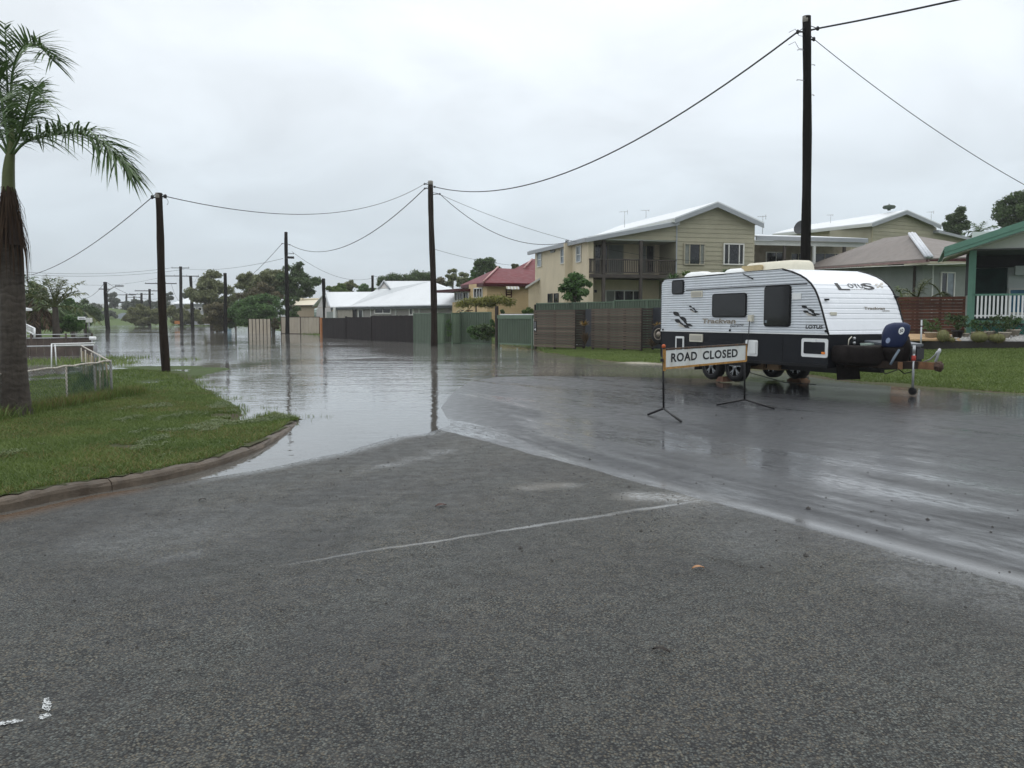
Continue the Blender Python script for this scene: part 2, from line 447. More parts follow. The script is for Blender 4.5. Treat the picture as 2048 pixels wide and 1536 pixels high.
# ------------------------------------------------------------------ ground materials
def road_material(name, chip):
    N = NT(name)
    tc = N.n('ShaderNodeTexCoord').outputs['Object']
    al = N.mapv(tc, (1, 1, 1), -ANG)                                   # x across the street, y along it
    wet = N.attr('wet'); silt_sheen = N.attr('silt_sheen'); under = N.attr('under')
    line = None
    if chip:
        lq1, lq2 = Vector(g2(545, 1144)), Vector(g2(1402, 1012)); lt = (lq2 - lq1).normalized(); ll = (lq2 - lq1).length
        rel = N.n('ShaderNodeVectorMath', {0: tc, 1: (lq1.x, lq1.y, 0)}, operation='SUBTRACT').outputs[0]
        along = N.n('ShaderNodeVectorMath', {0: rel, 1: (lt.x, lt.y, 0)}, operation='DOT_PRODUCT').outputs['Value']
        off = N.math('ABSOLUTE', N.math('ADD', N.n('ShaderNodeVectorMath', {0: rel, 1: (-lt.y, lt.x, 0)}, operation='DOT_PRODUCT').outputs['Value'], N.mr(N.noise(tc, 4, 4), .3, .7, -.022, .022)))
        wd = N.mr(along, 0, ll, .016, .040)
        line = N.math('MULTIPLY', N.mr(N.math('DIVIDE', off, wd), .4, 1.3, 1, 0), N.math('MULTIPLY', N.mr(along, -.1, .7, 0, 1), N.mr(along, ll, ll + .1, 1, 0)))
        vo = N.n('ShaderNodeTexVoronoi', {'Vector': N.mapv(tc, (1.0, .9, 1)), 'Scale': 95.0, 'Randomness': 1.0})
        cell = N.n('ShaderNodeSeparateColor', {0: vo.outputs['Color']})
        dist = vo.outputs['Distance']
        base = N.mixc(N.mr(cell.outputs[0], .0, 1, 0, 1), (.013, .0135, .0135), (.152, .164, .150))
        base = N.mixc(N.mr(cell.outputs[2], .60, .95, 0, .75), base, (.165, .138, .095))
        base = N.mixc(N.mr(cell.outputs[1], .90, .995, 0, .7), base, (.24, .225, .18))
        base = N.mixc(N.mr(dist, .30, .70, 0, .9), base, (.005, .005, .006))
        base = N.mixc(N.mr(N.noise(tc, .5, 6, .62, .6), .40, .66, 0, .45), base, (.020, .019, .021))
        base = N.mixc(N.mr(N.noise(al, 34, 4, .7), .42, .66, 0, .6), base, (.022, .022, .021))
        base = N.mixc(N.mr(N.noise(tc, 11, 4, .7), .5, .75, 0, .35), base, (.12, .115, .10))
        hgt = N.math('MULTIPLY', dist, -1.0)
        bump = N.n('ShaderNodeBump', {'Height': hgt, 'Strength': .9, 'Distance': .006})
        rough = N.mr(N.noise(tc, 6, 4), .3, .7, .32, .55)
        film = N.math('MULTIPLY', N.mr(wet, .35, .8, 0, 1), N.mr(N.noise(tc, 26, 4, .7), .42, .58, .25, 1))
    else:
        vo = N.n('ShaderNodeTexVoronoi', {'Vector': tc, 'Scale': 120.0})
        cell = N.n('ShaderNodeSeparateColor', {0: vo.outputs['Color']})
        base = N.mixc(cell.outputs[0], (.009, .010, .012), (.026, .028, .032))
        stv = N.mapv(al, (1.3, .10, 1))
        trk = N.noise(stv, 1.25, 5, .6, .25)
        base = N.mixc(N.mr(trk, .48, .70, 0, .55), base, (.018, .018, .019))
        base = N.mixc(N.mr(N.noise(tc, .4, 5), .4, .7, 0, .25), base, (.045, .045, .045))
        hgt = N.math('ADD', N.math('MULTIPLY', vo.outputs['Distance'], -.5), N.noise(tc, 240, 2))
        bump = N.n('ShaderNodeBump', {'Height': hgt, 'Strength': .35, 'Distance': .004})
        rough = N.mr(N.noise(al, 5, 4), .3, .7, .30, .48)
        fil = N.mr(N.noise(N.mapv(al, (1.0, .17, 1)), 1.0, 8, .68, .7), .40, .60, 1.0, .04)
        film = N.math('MAXIMUM', N.math('MULTIPLY', fil, N.mr(N.noise(N.mapv(al, (1, .3, 1)), 16, 4, .7), .36, .54, .45, 1)), wet)
    if line is not None: film = N.math('MAXIMUM', film, N.math('MULTIPLY', line, N.mr(N.noise(tc, 3.1, 4), .3, .6, .35, .95))); silt_sheen = N.math('MAXIMUM', silt_sheen, N.math('MULTIPLY', line, N.mr(N.noise(tc, 2.2, 4), .35, .65, .0, .28)))
    base = N.mixc(silt_sheen, base, (.23, .215, .19))  # silty water tone, lightened to paint in the puddles' sky sheen
    base = N.mixc(under, base, (.060, .042, .026))
    base = N.mixc(N.attr('mud'), base, (.105, .058, .028))
    b = N.n('ShaderNodeBsdfPrincipled', {'Base Color': base, 'Roughness': rough, 'Normal': bump.outputs[0], 'Coat Weight': film, 'Coat IOR': 1.52 if not chip else 1.42,
                                         'Coat Roughness': N.mr(film, 0, 1, .30 if chip else .26, .07 if chip else .085), 'Specular IOR Level': .12 if chip else .18})
    lowb = N.n('ShaderNodeBump', {'Height': N.noise(al, 7, 3), 'Strength': .16 if not chip else .3, 'Distance': .01})
    N.t.links.new(lowb.outputs[0], b.inputs['Coat Normal'])
    return N.surf(b)

def water_material():
    N = NT('flood_water')
    tc = N.n('ShaderNodeTexCoord').outputs['Object']
    sp = N.n('ShaderNodeSeparateXYZ', {0: tc})
    big = N.noise(tc, .07, 3, .5, .6)
    amp = N.math('MULTIPLY', N.mr(sp.outputs[1], 11, 30, .34, 1.0), N.mr(big, .38, .60, .12, 1.0))
    dirv = N.mapv(tc, (1.0, 1.6, 1), -ANG)
    w1 = N.noise(dirv, 2.6, 3, .55, .4)
    w2 = N.noise(N.mapv(tc, (1, 1.5, 1), .4), 7.5, 3, .6, .3)
    w0 = N.noise(N.mapv(tc, (.28, 1.0, 1), .15), .75, 4, .6, .5)
    h = N.math('ADD', N.math('MULTIPLY', w0, 1.9), N.math('ADD', N.math('MULTIPLY', w1, .85), N.math('MULTIPLY', w2, .06)))
    rings = N.n('ShaderNodeTexWave', {'Vector': N.n('ShaderNodeVectorMath', {0: tc, 1: (-6.0, -29.2, 0)}, operation='ADD').outputs[0], 'Scale': 1.5, 'Distortion': 1.5, 'Detail': 2}, wave_type='RINGS', rings_direction='Z')
    rd = N.n('ShaderNodeVectorMath', {0: tc, 1: (6.0, 29.2, 0)}, operation='DISTANCE').outputs['Value']
    h = N.math('ADD', N.math('MULTIPLY', h, amp), N.math('MULTIPLY', rings.outputs['Fac'], N.mr(rd, 3, 9, .28, 0)))
    bump = N.n('ShaderNodeBump', {'Height': h, 'Strength': 1.0, 'Distance': .020})
    fr = N.n('ShaderNodeFresnel', {'IOR': 1.52, 'Normal': bump.outputs[0]})
    gl = N.n('ShaderNodeBsdfGlossy', {'Color': (.97, .98, 1, 1), 'Roughness': .025, 'Normal': bump.outputs[0]})
    mudc = N.mixc(N.mr(N.noise(tc, .12, 4), .35, .65, 0, 1), (.175, .168, .150), (.215, .208, .192))
    df = N.n('ShaderNodeBsdfDiffuse', {'Color': mudc})
    tr = N.n('ShaderNodeBsdfTransparent', {'Color': (.80, .74, .62, 1)})
    body = N.n('ShaderNodeMixShader', {0: N.attr('clear')}); N.t.links.new(df.outputs[0], body.inputs[1]); N.t.links.new(tr.outputs[0], body.inputs[2])
    m = N.n('ShaderNodeMixShader', {0: fr.outputs[0]}); N.t.links.new(body.outputs[0], m.inputs[1]); N.t.links.new(gl.outputs[0], m.inputs[2])
    return N.surf(m)

def soil_material(name, green, brown):
    N = NT(name)
    tc = N.n('ShaderNodeTexCoord').outputs['Object']
    f = N.mr(N.noise(tc, 1.3, 6, .65), .38, .66, 0, 1)
    c = N.mixc(f, green, tuple(x * .62 for x in green))
    c = N.mixc(N.mr(N.noise(tc, 9, 4, .7), .5, .7, 0, .55), c, brown)
    c = N.mixc(N.attr('dirt'), c, brown)
    c = N.mixc(N.attr('sand'), c, (.46, .42, .35))
    bn = N.n('ShaderNodeBump', {'Height': N.noise(tc, 45, 4), 'Strength': .8, 'Distance': .03})
    return N.surf(N.n('ShaderNodeBsdfPrincipled', {'Base Color': c, 'Roughness': .85, 'Specular IOR Level': .25, 'Normal': bn.outputs[0]}))

M_CHIP = road_material('chip_seal', True)
M_ASPH = road_material('asphalt', False)
M_WATER = water_material()
M_SOIL = soil_material('verge_soil', (.055, .088, .020), (.050, .034, .020))
M_LAND = soil_material('grass_ground', (.075, .125, .024), (.065, .048, .026))

# ------------------------------------------------------------------ ground sheets
def grid(name, gx, gy, zf, m, keep=None, attrs=None, fxy=None):
    A, B = np.meshgrid(gx, gy)
    X, Y = (A, B) if fxy is None else fxy(A, B)
    Z = zf(X, Y)
    nx, ny = len(gx), len(gy)
    idx = np.arange(nx * ny).reshape(ny, nx)
    F = np.stack([idx[:-1, :-1], idx[:-1, 1:], idx[1:, 1:], idx[1:, :-1]], -1).reshape(-1, 4)
    V = np.stack([X, Y, Z], -1).reshape(-1, 3)
    if keep is not None:
        k = keep(X, Y).ravel(); F = F[k[F].all(1)]
        used = np.unique(F); re = np.full(len(V), -1); re[used] = np.arange(len(used)); F = re[F]; V = V[used]
    at_ = {a: f(V[:, 0], V[:, 1]) for a, f in (attrs or {}).items()}
    o = np_mesh(name, V, F, m, smooth=True, attrs=at_)
    o['kind'] = 'structure'
    return o

gx = np.unique(np.concatenate([np.arange(-46, 24, .4), np.arange(24, 60, 2), np.arange(60, 260, 12), np.linspace(260, 1500, 16), -np.linspace(46, 130, 40), -np.linspace(130, 400, 26), -np.linspace(400, 1500, 14)]))
gy = np.unique(np.concatenate([[-40, -25, -12, 0, 5], np.arange(8, 62, .4), np.arange(62, 110, 1.2), np.arange(110, 320, 4), np.linspace(320, 2400, 26)]))
def a_dirt(x, y):
    e = np.clip(1 - poly_sd(x, y, RIGHT) / .9, 0, 1) * (y < 62)
    return np.clip(e * .8 + (fbm(x, y, .9, 4, 21) > .17) * .35, 0, 1)
def a_sand(x, y):
    p = seg_d(x, y, g2(1262, 727), g2(1345, 734)); p2 = seg_d(x, y, g2(1880, 782), g2(2048, 790))
    return np.clip(1.2 - p / .9, 0, 1) * .9 + np.clip(.75 - p2 / .35, 0, 1) * np.clip(fbm(x, y, 2, 3, 4) * 5, 0, 1)
grid('ground', gx, gy, H_ground, M_LAND, attrs={'dirt': a_dirt, 'sand': a_sand})

# main road: strip in street coordinates
ss = np.unique(np.concatenate([np.arange(2.5, 18.0, .22)])); tt = np.unique(np.concatenate([np.arange(-34, -6, 1.0), np.arange(-6, 26, .22), np.arange(26, 60, .8), np.arange(60, 236, 4)]))
def m_wet(x, y):
    s, t = st(x, y)
    band = np.clip(1 - np.abs(s - 5.17 - .18 * fbm(x, y, 1.3, 5, 30)) / (.09 + .10 * np.clip(1 - (t + 1) / 8, 0, 1)), 0, 1) * 2.2 * np.clip(1.10 - (t - 1) / 8, .06, 1)
    side = np.clip((s - 11.6) / 2.6, 0, 1) * np.clip(.95 + 1.2 * fbm(x, y, .5, 4, 34), .2, 1)
    band = np.maximum(band, side)
    return np.clip(np.maximum(band, np.clip(.55 - .4 * np.abs(poly_sd(x, y, ROAD_DRY)), 0, .8)), 0, 1)
def m_silt_sheen(x, y):
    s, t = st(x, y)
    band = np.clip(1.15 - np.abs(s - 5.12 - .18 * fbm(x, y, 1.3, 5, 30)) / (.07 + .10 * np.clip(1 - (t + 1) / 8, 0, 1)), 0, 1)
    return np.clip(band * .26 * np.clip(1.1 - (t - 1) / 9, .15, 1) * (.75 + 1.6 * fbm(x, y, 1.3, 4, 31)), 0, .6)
def m_under(x, y): return np.clip(-poly_sd(x, y, ROAD_DRY) / 2.5, 0, 1)
grid('main_road', ss, tt, H_road, M_ASPH, attrs={'wet': m_wet, 'silt_sheen': m_silt_sheen, 'under': m_under}, fxy=lambda s, t: xy(s, t))

# side street: chip seal laid over the main road's edge, 6 mm proud
q1, q2 = g2(545, 1144), g2(1402, 1012)
def c_line(x, y):
    w = .020 + .018 * (x - q1[0]) / (q2[0] - q1[0])
    return np.clip(1.4 - (seg_d(x, y, q1, q2) + .02 * fbm(x, y, 3, 3, 41)) / w, 0, 1)
def blob(x, y, a, b, r): return np.clip(1 - seg_d(x, y, a, b) / r, 0, 1)
def c_wet(x, y):
    s, t = st(x, y)
    p = np.maximum.reduce([blob(x, y, g2(1040, 985), g2(1140, 978), .36) * 1.0, blob(x, y, g2(330, 1125), g2(470, 1098), .34) * .7, blob(x, y, g2(1250, 1000), g2(1390, 1010), .34) * 1.1,
                           blob(x, y, g2(700, 950), g2(900, 905), .55) * .65, np.clip(1 - (5 - s) / .35, 0, 1) * .9 * np.clip(1.15 - (t - 1) / 8, .25, 1), blob(x, y, g2(850, 1020), g2(1000, 1000), .4) * .6])
    edge = np.clip(1 - poly_sd(x, y, ROAD_DRY) / .5, 0, 1)
    g = np.clip(.26 + 1.3 * fbm(x, y, .45, 4, 44), 0, .8)
    p = p * np.clip(.8 + 2.2 * fbm(x, y, 2.2, 4, 47), .15, 1.3)
    return np.clip(np.maximum.reduce([p, edge, g]), 0, 1)
def c_silt_sheen(x, y):
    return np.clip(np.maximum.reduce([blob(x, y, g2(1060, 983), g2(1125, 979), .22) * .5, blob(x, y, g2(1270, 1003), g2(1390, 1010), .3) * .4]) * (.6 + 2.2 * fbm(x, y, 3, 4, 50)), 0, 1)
gs = np.unique(np.concatenate([np.arange(5.0, -7, -.10), np.arange(-7, -20, -1)])); gt = np.unique(np.concatenate([np.arange(-24, -8, 1.0), np.arange(-8, 14.01, .10)]))
def side_keep(x, y):
    vd = poly_sd(x, y, VERGE); return vd < .35
def side_xy(s, t):
    x, y = xy(s, t); e = np.clip(1 - (5 - s) / .3, 0, 1)
    j = .12 * fbm(x, y, 1.7, 3, 55) * e; return x + j * NX, y + j * NY
grid('side_road', gs, gt, lambda x, y: H_road(x, y) + .007 * np.clip(poly_sd(x, y, ROAD_DRY) / .35 - .15, -.3, 1), M_CHIP, keep=side_keep, attrs={'wet': c_wet, 'silt_sheen': c_silt_sheen, 'under': m_under, 'mud': lambda x, y: np.clip(1.15 - line_d(x, y, KERB[:30]) / (.22 + .25 * vnoise(x, y, 1.5, 3)), 0, .85)}, fxy=side_xy)

# grass verge and the flooded yard behind the wire fence
def v_dirt(x, y):
    kd = line_d(x, y, KERB)
    spots = [(on_, r) for on_, r in ((g2(250, 905), .55), (g2(470, 838), .8), (g2(180, 955), .4), (g2(420, 905), .3))]
    d = np.clip(1 - kd / .35, 0, 1) * .9 + np.clip(.8 - line_d(x, y, V_SHORE) / .6, 0, 1)
    for c, r in spots: d = d + np.clip(1 - np.hypot(x - c[0], (y - c[1]) * .6) / r, 0, 1)
    return np.clip(d * (.6 + 1.6 * fbm(x, y, 3, 3, 60)), 0, 1)
grid('grass_verge', np.unique(np.concatenate([np.arange(-32, -16, .6), np.arange(-16, -2.6, .10)])), np.unique(np.concatenate([np.arange(2, 20, .10), np.arange(20, 29.5, .25)])), H_verge, M_SOIL,
     keep=lambda x, y: (poly_sd(x, y, VERGE) > .03) | ((line_d(x, y, V_SHORE) < 2.5) & (line_d(x, y, KERB) > .35) & (poly_sd(x, y, ROAD_DRY) < -.2)), attrs={'dirt': v_dirt, 'sand': lambda x, y: x * 0})

# water
wx = np.unique(np.concatenate([np.arange(-40, 24, .5), -np.linspace(40, 330, 40)])); wy = np.unique(np.concatenate([np.arange(5.5, 50, .5), np.linspace(50, 225, 60)]))
def w_clear(x, y):
    depth = -H(x, y)
    return np.clip(.50 - depth / .08, .10, .50)
grid('flood_water', wx, wy, lambda x, y: x * 0, M_WATER, attrs={'clear': w_clear})

# kerb: separate concrete lengths with open joints, fading into the water
M_KERB = mat('kerb_concrete', (.085, .066, .048), .6, .35, 2.5, .5, 60, stain=(.045, .030, .019), stain_amt=.9)
kl = [np.array(q) for q in KERB]
cum = np.concatenate([[0], np.cumsum([np.linalg.norm(b - a) for a, b in zip(kl[:-1], kl[1:])])])
def k_at(d):
    i = int(np.clip(np.searchsorted(cum, d) - 1, 0, len(kl) - 2)); f = (d - cum[i]) / (cum[i + 1] - cum[i])
    p = kl[i] + (kl[i + 1] - kl[i]) * f; t = (kl[i + 1] - kl[i]) / np.linalg.norm(kl[i + 1] - kl[i])
    return p, np.array([-t[1], t[0]])                     # n points into the verge
kerb = thing('kerb', None, None, (float(kl[0][0]), float(kl[0][1]), 0)); kerb['kind'] = 'structure'
L = float(cum[-1]); joint = 2.35; d0 = 0.0
while d0 < L - .2:
    d1 = min(d0 + joint, L); m = MB(); rows = []
    for d in np.linspace(d0 + .006, d1 - .006, 17):
        p, n = k_at(d)
        i = p + n * .30
        top = max(.255 * (1 - math.exp(-float(line_d(np.array([p[0]]), np.array([p[1]]), V_SHORE)[0]) * .085)) + .012, .008) + .006 * math.sin(d * 5)
        prof = [(0.0, -.25), (0.0, top - .05), (.012, top - .022), (.035, top - .004), (.05, top), (.115, top + .002), (.128, top - .012), (.128, -.25)]
        rows.append([Vector((p[0] + n[0] * (a + random.uniform(-.006, .006)), p[1] + n[1] * (a + random.uniform(-.006, .006)), z + random.uniform(-.005, .003))) for a, z in prof])
    k = len(rows[0]); V = [q for r in rows for q in r]
    F = [(a * k + b, a * k + b + 1, (a + 1) * k + b + 1, (a + 1) * k + b) for a in range(len(rows) - 1) for b in range(k - 1)]
    F += [tuple(range(k)), tuple((len(rows) - 1) * k + b for b in range(k - 1, -1, -1))]
    m.add(V, F); m.build('kerb_stone', M_KERB, kerb)
    d0 += joint
# ------------------------------------------------------------------ shared materials
M_POLE = mat('weathered_pole_timber', (.021, .015, .0115), .85, .45, 2.0, .8, 30, stretch=(6, 6, .5), spec=.08)
M_POLE2 = mat('dark_pole_timber', (.011, .010, .009), .85, .4, 2.0, .8, 30, stretch=(6, 6, .5), spec=.08)
M_STEEL = mat('galvanised_steel', (.42, .43, .44), .45, .2, 6, metal=.6)
M_CAP = mat('pole_cap_metal', (.27, .25, .22), .5, .25, 6)
M_BLK = mat('black_fittings', (.012, .012, .013), .5, .2, 8)
M_WIRE = mat('cable_black', (.012, .012, .014), .6, .1, 8)
M_GREENCB = mat('green_sheet_steel', (.074, .102, .070), .5, .10, 1.2, stain=(.05, .06, .04), stain_amt=.4)
M_GREENLT = mat('pale_green_sheet_steel', (.150, .200, .138), .42, .08, 1.2, stain=(.09, .11, .08), stain_amt=.3)
M_GREENRAIL = mat('green_rail_steel', (.10, .145, .098), .45, .08, 2)
M_SLAT = mat('weathered_slat_timber', (.098, .074, .056), .75, .35, 2.2, .5, 60, piece=.30, stretch=(1, 1, 8))
M_SLATD = mat('dark_slat_timber', (.034, .025, .020), .75, .35, 2.2, .5, 60, piece=.25, stretch=(1, 1, 8))
M_REDF = mat('red_stained_slat', (.105, .036, .020), .7, .4, 2.2, .5, 60, piece=.30, stain=(.025, .014, .010), stain_amt=.7, stretch=(1, 1, 6))
M_BLACKF = mat('black_brown_fence_board', (.012, .008, .008), .7, .3, 2.2, .3, 40, piece=.25, stretch=(4, 4, .6), spec=.2)
M_BEIGEF = mat('beige_sheet_steel', (.37, .32, .25), .45, .08, 1.2, stain=(.20, .16, .11), stain_amt=.35)
M_ORANGE = mat('orange_brown_paint', (.30, .115, .035), .6, .2, 3)
M_WHITE = mat('white_paint', (.74, .75, .75), .45, .08, 2, stain=(.45, .43, .38), stain_amt=.4)
M_BROWNW = mat('brown_yard_fence_board', (.085, .065, .055), .75, .3, 2, .3, 40, piece=.15)
M_RUSTW = mat('rusty_white_pipe', (.42, .39, .34), .6, .3, 8, stain=(.16, .085, .04), stain_amt=.9)
M_MESHW = mat('grey_chain_wire', (.055, .060, .052), .6, .2, 5, spec=.2)
M_PIPE = mat('weathered_grey_pipe', (.19, .19, .18), .6, .25, 6, stain=(.10, .07, .045), stain_amt=.6); N_ = NT('green_shade_cloth'); _d = N_.n('ShaderNodeBsdfDiffuse', {'Color': N_.mixc(N_.noise(N_.n('ShaderNodeTexCoord').outputs['Object'], 9, 4), (.010, .045, .030), (.022, .075, .042))}); _t = N_.n('ShaderNodeBsdfTransparent'); _m = N_.n('ShaderNodeMixShader', {0: N_.mr(N_.noise(N_.n('ShaderNodeTexCoord').outputs['Object'], 3.5, 5), .35, .65, .15, .75)}); N_.t.links.new(_d.outputs[0], _m.inputs[1]); N_.t.links.new(_t.outputs[0], _m.inputs[2]); M_SHADE = N_.surf(_m)
M_GREY = mat('grey_plastic', (.25, .26, .27), .5, .1, 3)

# ------------------------------------------------------------------ power poles
POLES = 'wooden power poles along the flooded street'
def pole(u, v_top, u_b, Y, r0, r1, label, m=M_POLE, wob=.03, cap=True, name='power_pole', zb=-.5, steps=0, group=POLES):
    top = at(u, v_top, Y); b = at(u_b, 700, Y); b.z = zb
    t = thing(name, label, 'power pole', (b.x, b.y, max(hz(b.x, b.y), 0)), group)
    n = 14; pts = []; rs = []
    for i in range(n):
        k = i / (n - 1); q = b.lerp(top, k)
        q.x += wob * (math.sin(k * 5 + u) - k * math.sin(5 + u) - (1 - k) * math.sin(u)); q.y += wob * .6 * math.cos(k * 4 + u)
        pts.append(q); rs.append((r0 + (r1 - r0) * k) * (1 + .05 * math.sin(k * 23 + u)))
    pts[0].y = b.y
    g = MB(); g.tube(pts, rs, 12); g.build('post', m, t)
    tp = pts[-1]
    if cap:
        c = MB(); c.lathe(tp - Vector((0, 0, .18 * r1 / .12)), [(r1 * 1.02, 0), (r1 * 1.03, .17 * r1 / .12), (r1 * .97, .185 * r1 / .12), (.01, .19 * r1 / .12)], 12); c.build('cap', M_CAP, t)
    for k in range(steps):
        s_ = MB(); sd = -1 if k % 2 == 0 else 1; zz = tp.z - .95 - .42 * k
        s_.tube([Vector((tp.x, tp.y - .02, zz)), Vector((tp.x + sd * (r1 + .12), tp.y - .05, zz + .02))], .011, 6)
        s_.lathe(Vector((tp.x + sd * (r1 + .13), tp.y - .05, zz - .012)), [(.004, 0), (.02, .008), (.02, .022), (.004, .03)], 8); s_.build('climbing_step', M_STEEL, t)
    return t, tp
def crossarm(t, tp, dz, half, yaw=0.0, ins=4, th=.05, name='crossarm'):
    a = MB(); c = Vector((tp.x, tp.y - .12, tp.z - dz)); ca, sa = math.cos(yaw), math.sin(yaw)
    a.box(c, (2 * half, th * 1.6, th * 2), yaw); o = a.build(name, M_POLE2, t)
    for i in range(ins):
        f = -half + .12 + (2 * half - .24) * i / max(ins - 1, 1)
        q = MB(); q.lathe(c + Vector((f * ca, f * sa, th)), [(.02, 0), (.02, .05), (.05, .06), (.055, .12), (.03, .17), (.01, .19)], 8); q.build('insulator', M_GREY, o)
def bracket(t, p, dirx, diry=0.0, ln=.22):
    b = MB(); p = Vector(p); e_ = p + Vector((dirx * ln, diry * ln, .02))
    b.tube([p, e_], .025, 6); b.lathe(e_ - Vector((0, 0, .06)), [(.02, 0), (.045, .02), (.045, .09), (.02, .12)], 8)
    b.tube([p + Vector((0, 0, .12)), e_], .012, 6); b.build('cable_bracket', M_BLK, t)
    return e_

pA, tA = pole(1613, 33, 1610, 25.2, .155, .115, 'tall black power pole rising behind the white caravan', M_POLE2, .035, steps=4)
pB, tB = pole(861, 362, 868, 50.7, .205, .145, 'leaning power pole standing in the water before the green sheet fence', M_POLE, .05)
pC, tC = pole(572, 464, 575, 88, .22, .17, 'dark power pole in the water beside the beige fence', M_POLE2, .04, cap=False)
pD, tD = pole(317, 386, 333, 26.0, .135, .098, 'brown power pole in the water at the tip of the grass verge', M_POLE, .03)
pE, tE = pole(210, 564, 218, 122, .33, .24, 'thin pole with a street lamp arm in the flooded street', M_POLE2, .04, cap=False)
pF, tF = pole(450, 546, 452, 95, .22, .17, 'bare black pole in front of the brown bush and gum tree', M_POLE2, .04, cap=False)
pG, tG = pole(381, 553, 387, 130, .28, .21, 'bare pole without arms beside the far white roofed house', M_POLE2, .04, cap=False)
pH, tH = pole(361, 533, 365, 150, .30, .24, 'far double arm power pole on the grass bank', M_POLE2, .04, cap=False)
pI, tI = pole(299, 578, 301, 185, .32, .24, 'distant single arm power pole left of the brown street pole, before olive bushes', M_POLE2, .03, cap=False)
pJ, tJ = pole(283, 586, 285, 215, .34, .26, 'distant cross arm pole standing nearest the bushes by the shore', M_POLE2, .03, cap=False)
pK, tK = pole(253, 588, 254, 300, .36, .3, 'farthest cross arm pole on the green hill', M_POLE2, .02, cap=False, zb=0)
pK2, tK2 = pole(268, 593, 269, 330, .36, .3, 'small far cross arm pole beside the lone dark hill tree', M_POLE2, .02, cap=False, zb=0)
pN, tN = pole(322, 564, 326, 170, .30, .24, 'far power pole mostly hidden behind the brown pole', M_POLE2, .02, cap=False)
pL, tL = pole(647, 557, 650, 86, .20, .17, 'short black pole behind the dark fence at the garage gable', M_POLE2, .03, cap=False)
pM, tM = pole(745, 551, 745, 118, .20, .17, 'slim far pole rising behind the white roof', M_POLE2, .02, cap=False)
crossarm(pH, tH, .25, 1.5, .1, 2); crossarm(pH, tH, 1.65, 3.1, .1, 4, .07); crossarm(pI, tI, .4, 3.0, .1, 4, .08); crossarm(pJ, tJ, .3, 2.9, .1, 4, .08)
crossarm(pK, tK, .3, 3.2, .1, 2, .1); crossarm(pK2, tK2, .3, 3.2, .1, 2, .1); crossarm(pN, tN, .3, 3.0, .1, 4, .08)
crossarm(pE, tE, 1.0, .8, .6, 0, .06)
a = MB(); q0 = tE - Vector((0, 0, 1.6)); q1_ = at(233, 572, 121); a.tube([q0, q0.lerp(q1_, .5) + Vector((0, 0, .15)), q1_], .07, 6); lampo = a.build('lamp_arm', M_STEEL, pE)
a = MB(); a.box(q1_ + Vector((.4, 0, 0)), (1.1, .4, .22)); a.build('lamp_head', M_GREY, lampo)
cC = MB(); cC.box(at(580, 515, 87.6), (.8, .22, .22), .3); cC.build('lamp_head', M_BLK, pC)
bA1 = bracket(pA, tA + Vector((-.08, -.1, -.46)), -.8, .3); bA2 = bracket(pA, tA + Vector((.1, -.05, -.40)), .8, -.4); bA3 = bracket(pA, tA + Vector((.08, -.1, -.68)), .9, 0, .12)
bB1 = bracket(pB, tB + Vector((-.1, -.1, -.45)), -.8, .4, .3); bB2 = bracket(pB, tB + Vector((.1, -.1, -.38)), .8, -.3, .2); bB3 = bracket(pB, tB + Vector((.1, -.1, -.78)), 1, 0, .45); bB4 = bracket(pB, tB + Vector((-.1, 0, -.20)), -.8, -.2, .3)
bC1 = bracket(pC, tC + Vector((-.1, -.1, -1.2)), -1, 0, .3); bC2 = bracket(pC, tC + Vector((.1, -.1, -1.3)), 1, 0, .3); bC3 = bracket(pC, tC + Vector((.12, -.1, -2.2)), 1, 0, .6)
bD1 = bracket(pD, tD + Vector((-.05, -.05, -.14)), -1, .2, .14); bD2 = bracket(pD, tD + Vector((.05, -.05, -.12)), 1, .1, .16)
for k, dz in enumerate((-.6, -.95)):
    lp = MB(); s0 = tA + Vector((-.1, -.13, dz)); lp.tube([s0, s0 + Vector((-.16, -.03, .02)), s0 + Vector((-.26, -.02, .2)), s0 + Vector((-.42, .05, .13))], .007, 5); lp.build('jumper_lead', M_WIRE, pA)
lp = MB(); c0 = tD + Vector((.08, -.06, -.15)); lp.tube([c0 + Vector((.12 * math.sin(a_) + .1, 0, -.12 + .12 * math.cos(a_))) for a_ in np.linspace(-2.4, 2.4, 10)], .006, 5); lp.build('jumper_lead', M_WIRE, pD)

def wire(a, b, sag, r, label, n=28, name='power_line'):
    a, b = Vector(a), Vector(b)
    pts = []
    for i in range(n + 1):
        k = i / n; q = a.lerp(b, k); q.z -= 4 * sag * k * (1 - k); pts.append(q)
    m = MB(); m.tube(pts, r * .82, 6); o = m.build(name, M_WIRE)
    return tag(o, label, 'power line', 'overhead lines')
wire(bA1, bB2, 1.75, .030, 'thick cable sagging between the black caravan pole and the green fence pole')
nxt = Vector((8.6 + 18.5, 25.2 - 35.5, 9.6))
wire(bA2, nxt, 1.45, .030, 'thick cable running from the tallest pole up out of the top edge')
wire(bA3, Vector((19.0, 29.0, 5.1)), .35, .013, 'thin service wire dropping from the tallest pole to the green house')
wire(bB4, bD2, 1.05, .016, 'sagging wire between the green fence pole and the verge pole')
wire(bB1, bC2, 1.9, .030, 'thick cable sagging from the green fence pole to the beige fence pole')
wire(bB3, at(1137, 484, 52.2), 1.1, .022, 'lower service wire from the green fence pole to the cream side wall')
wire(bB2 + Vector((.1, 0, -.35)), at(1482, 525, 51), 1.0, .014, 'upper service wire from the green fence pole across the grey gable')
wire(at(868, 498, 50.5), at(1066, 532, 66), .25, .012, 'faint low wire from the green fence pole towards the red roof')
wire(bD1, at(62, 550, 46), .35, .016, 'wire from the verge pole down to the palms on the left')
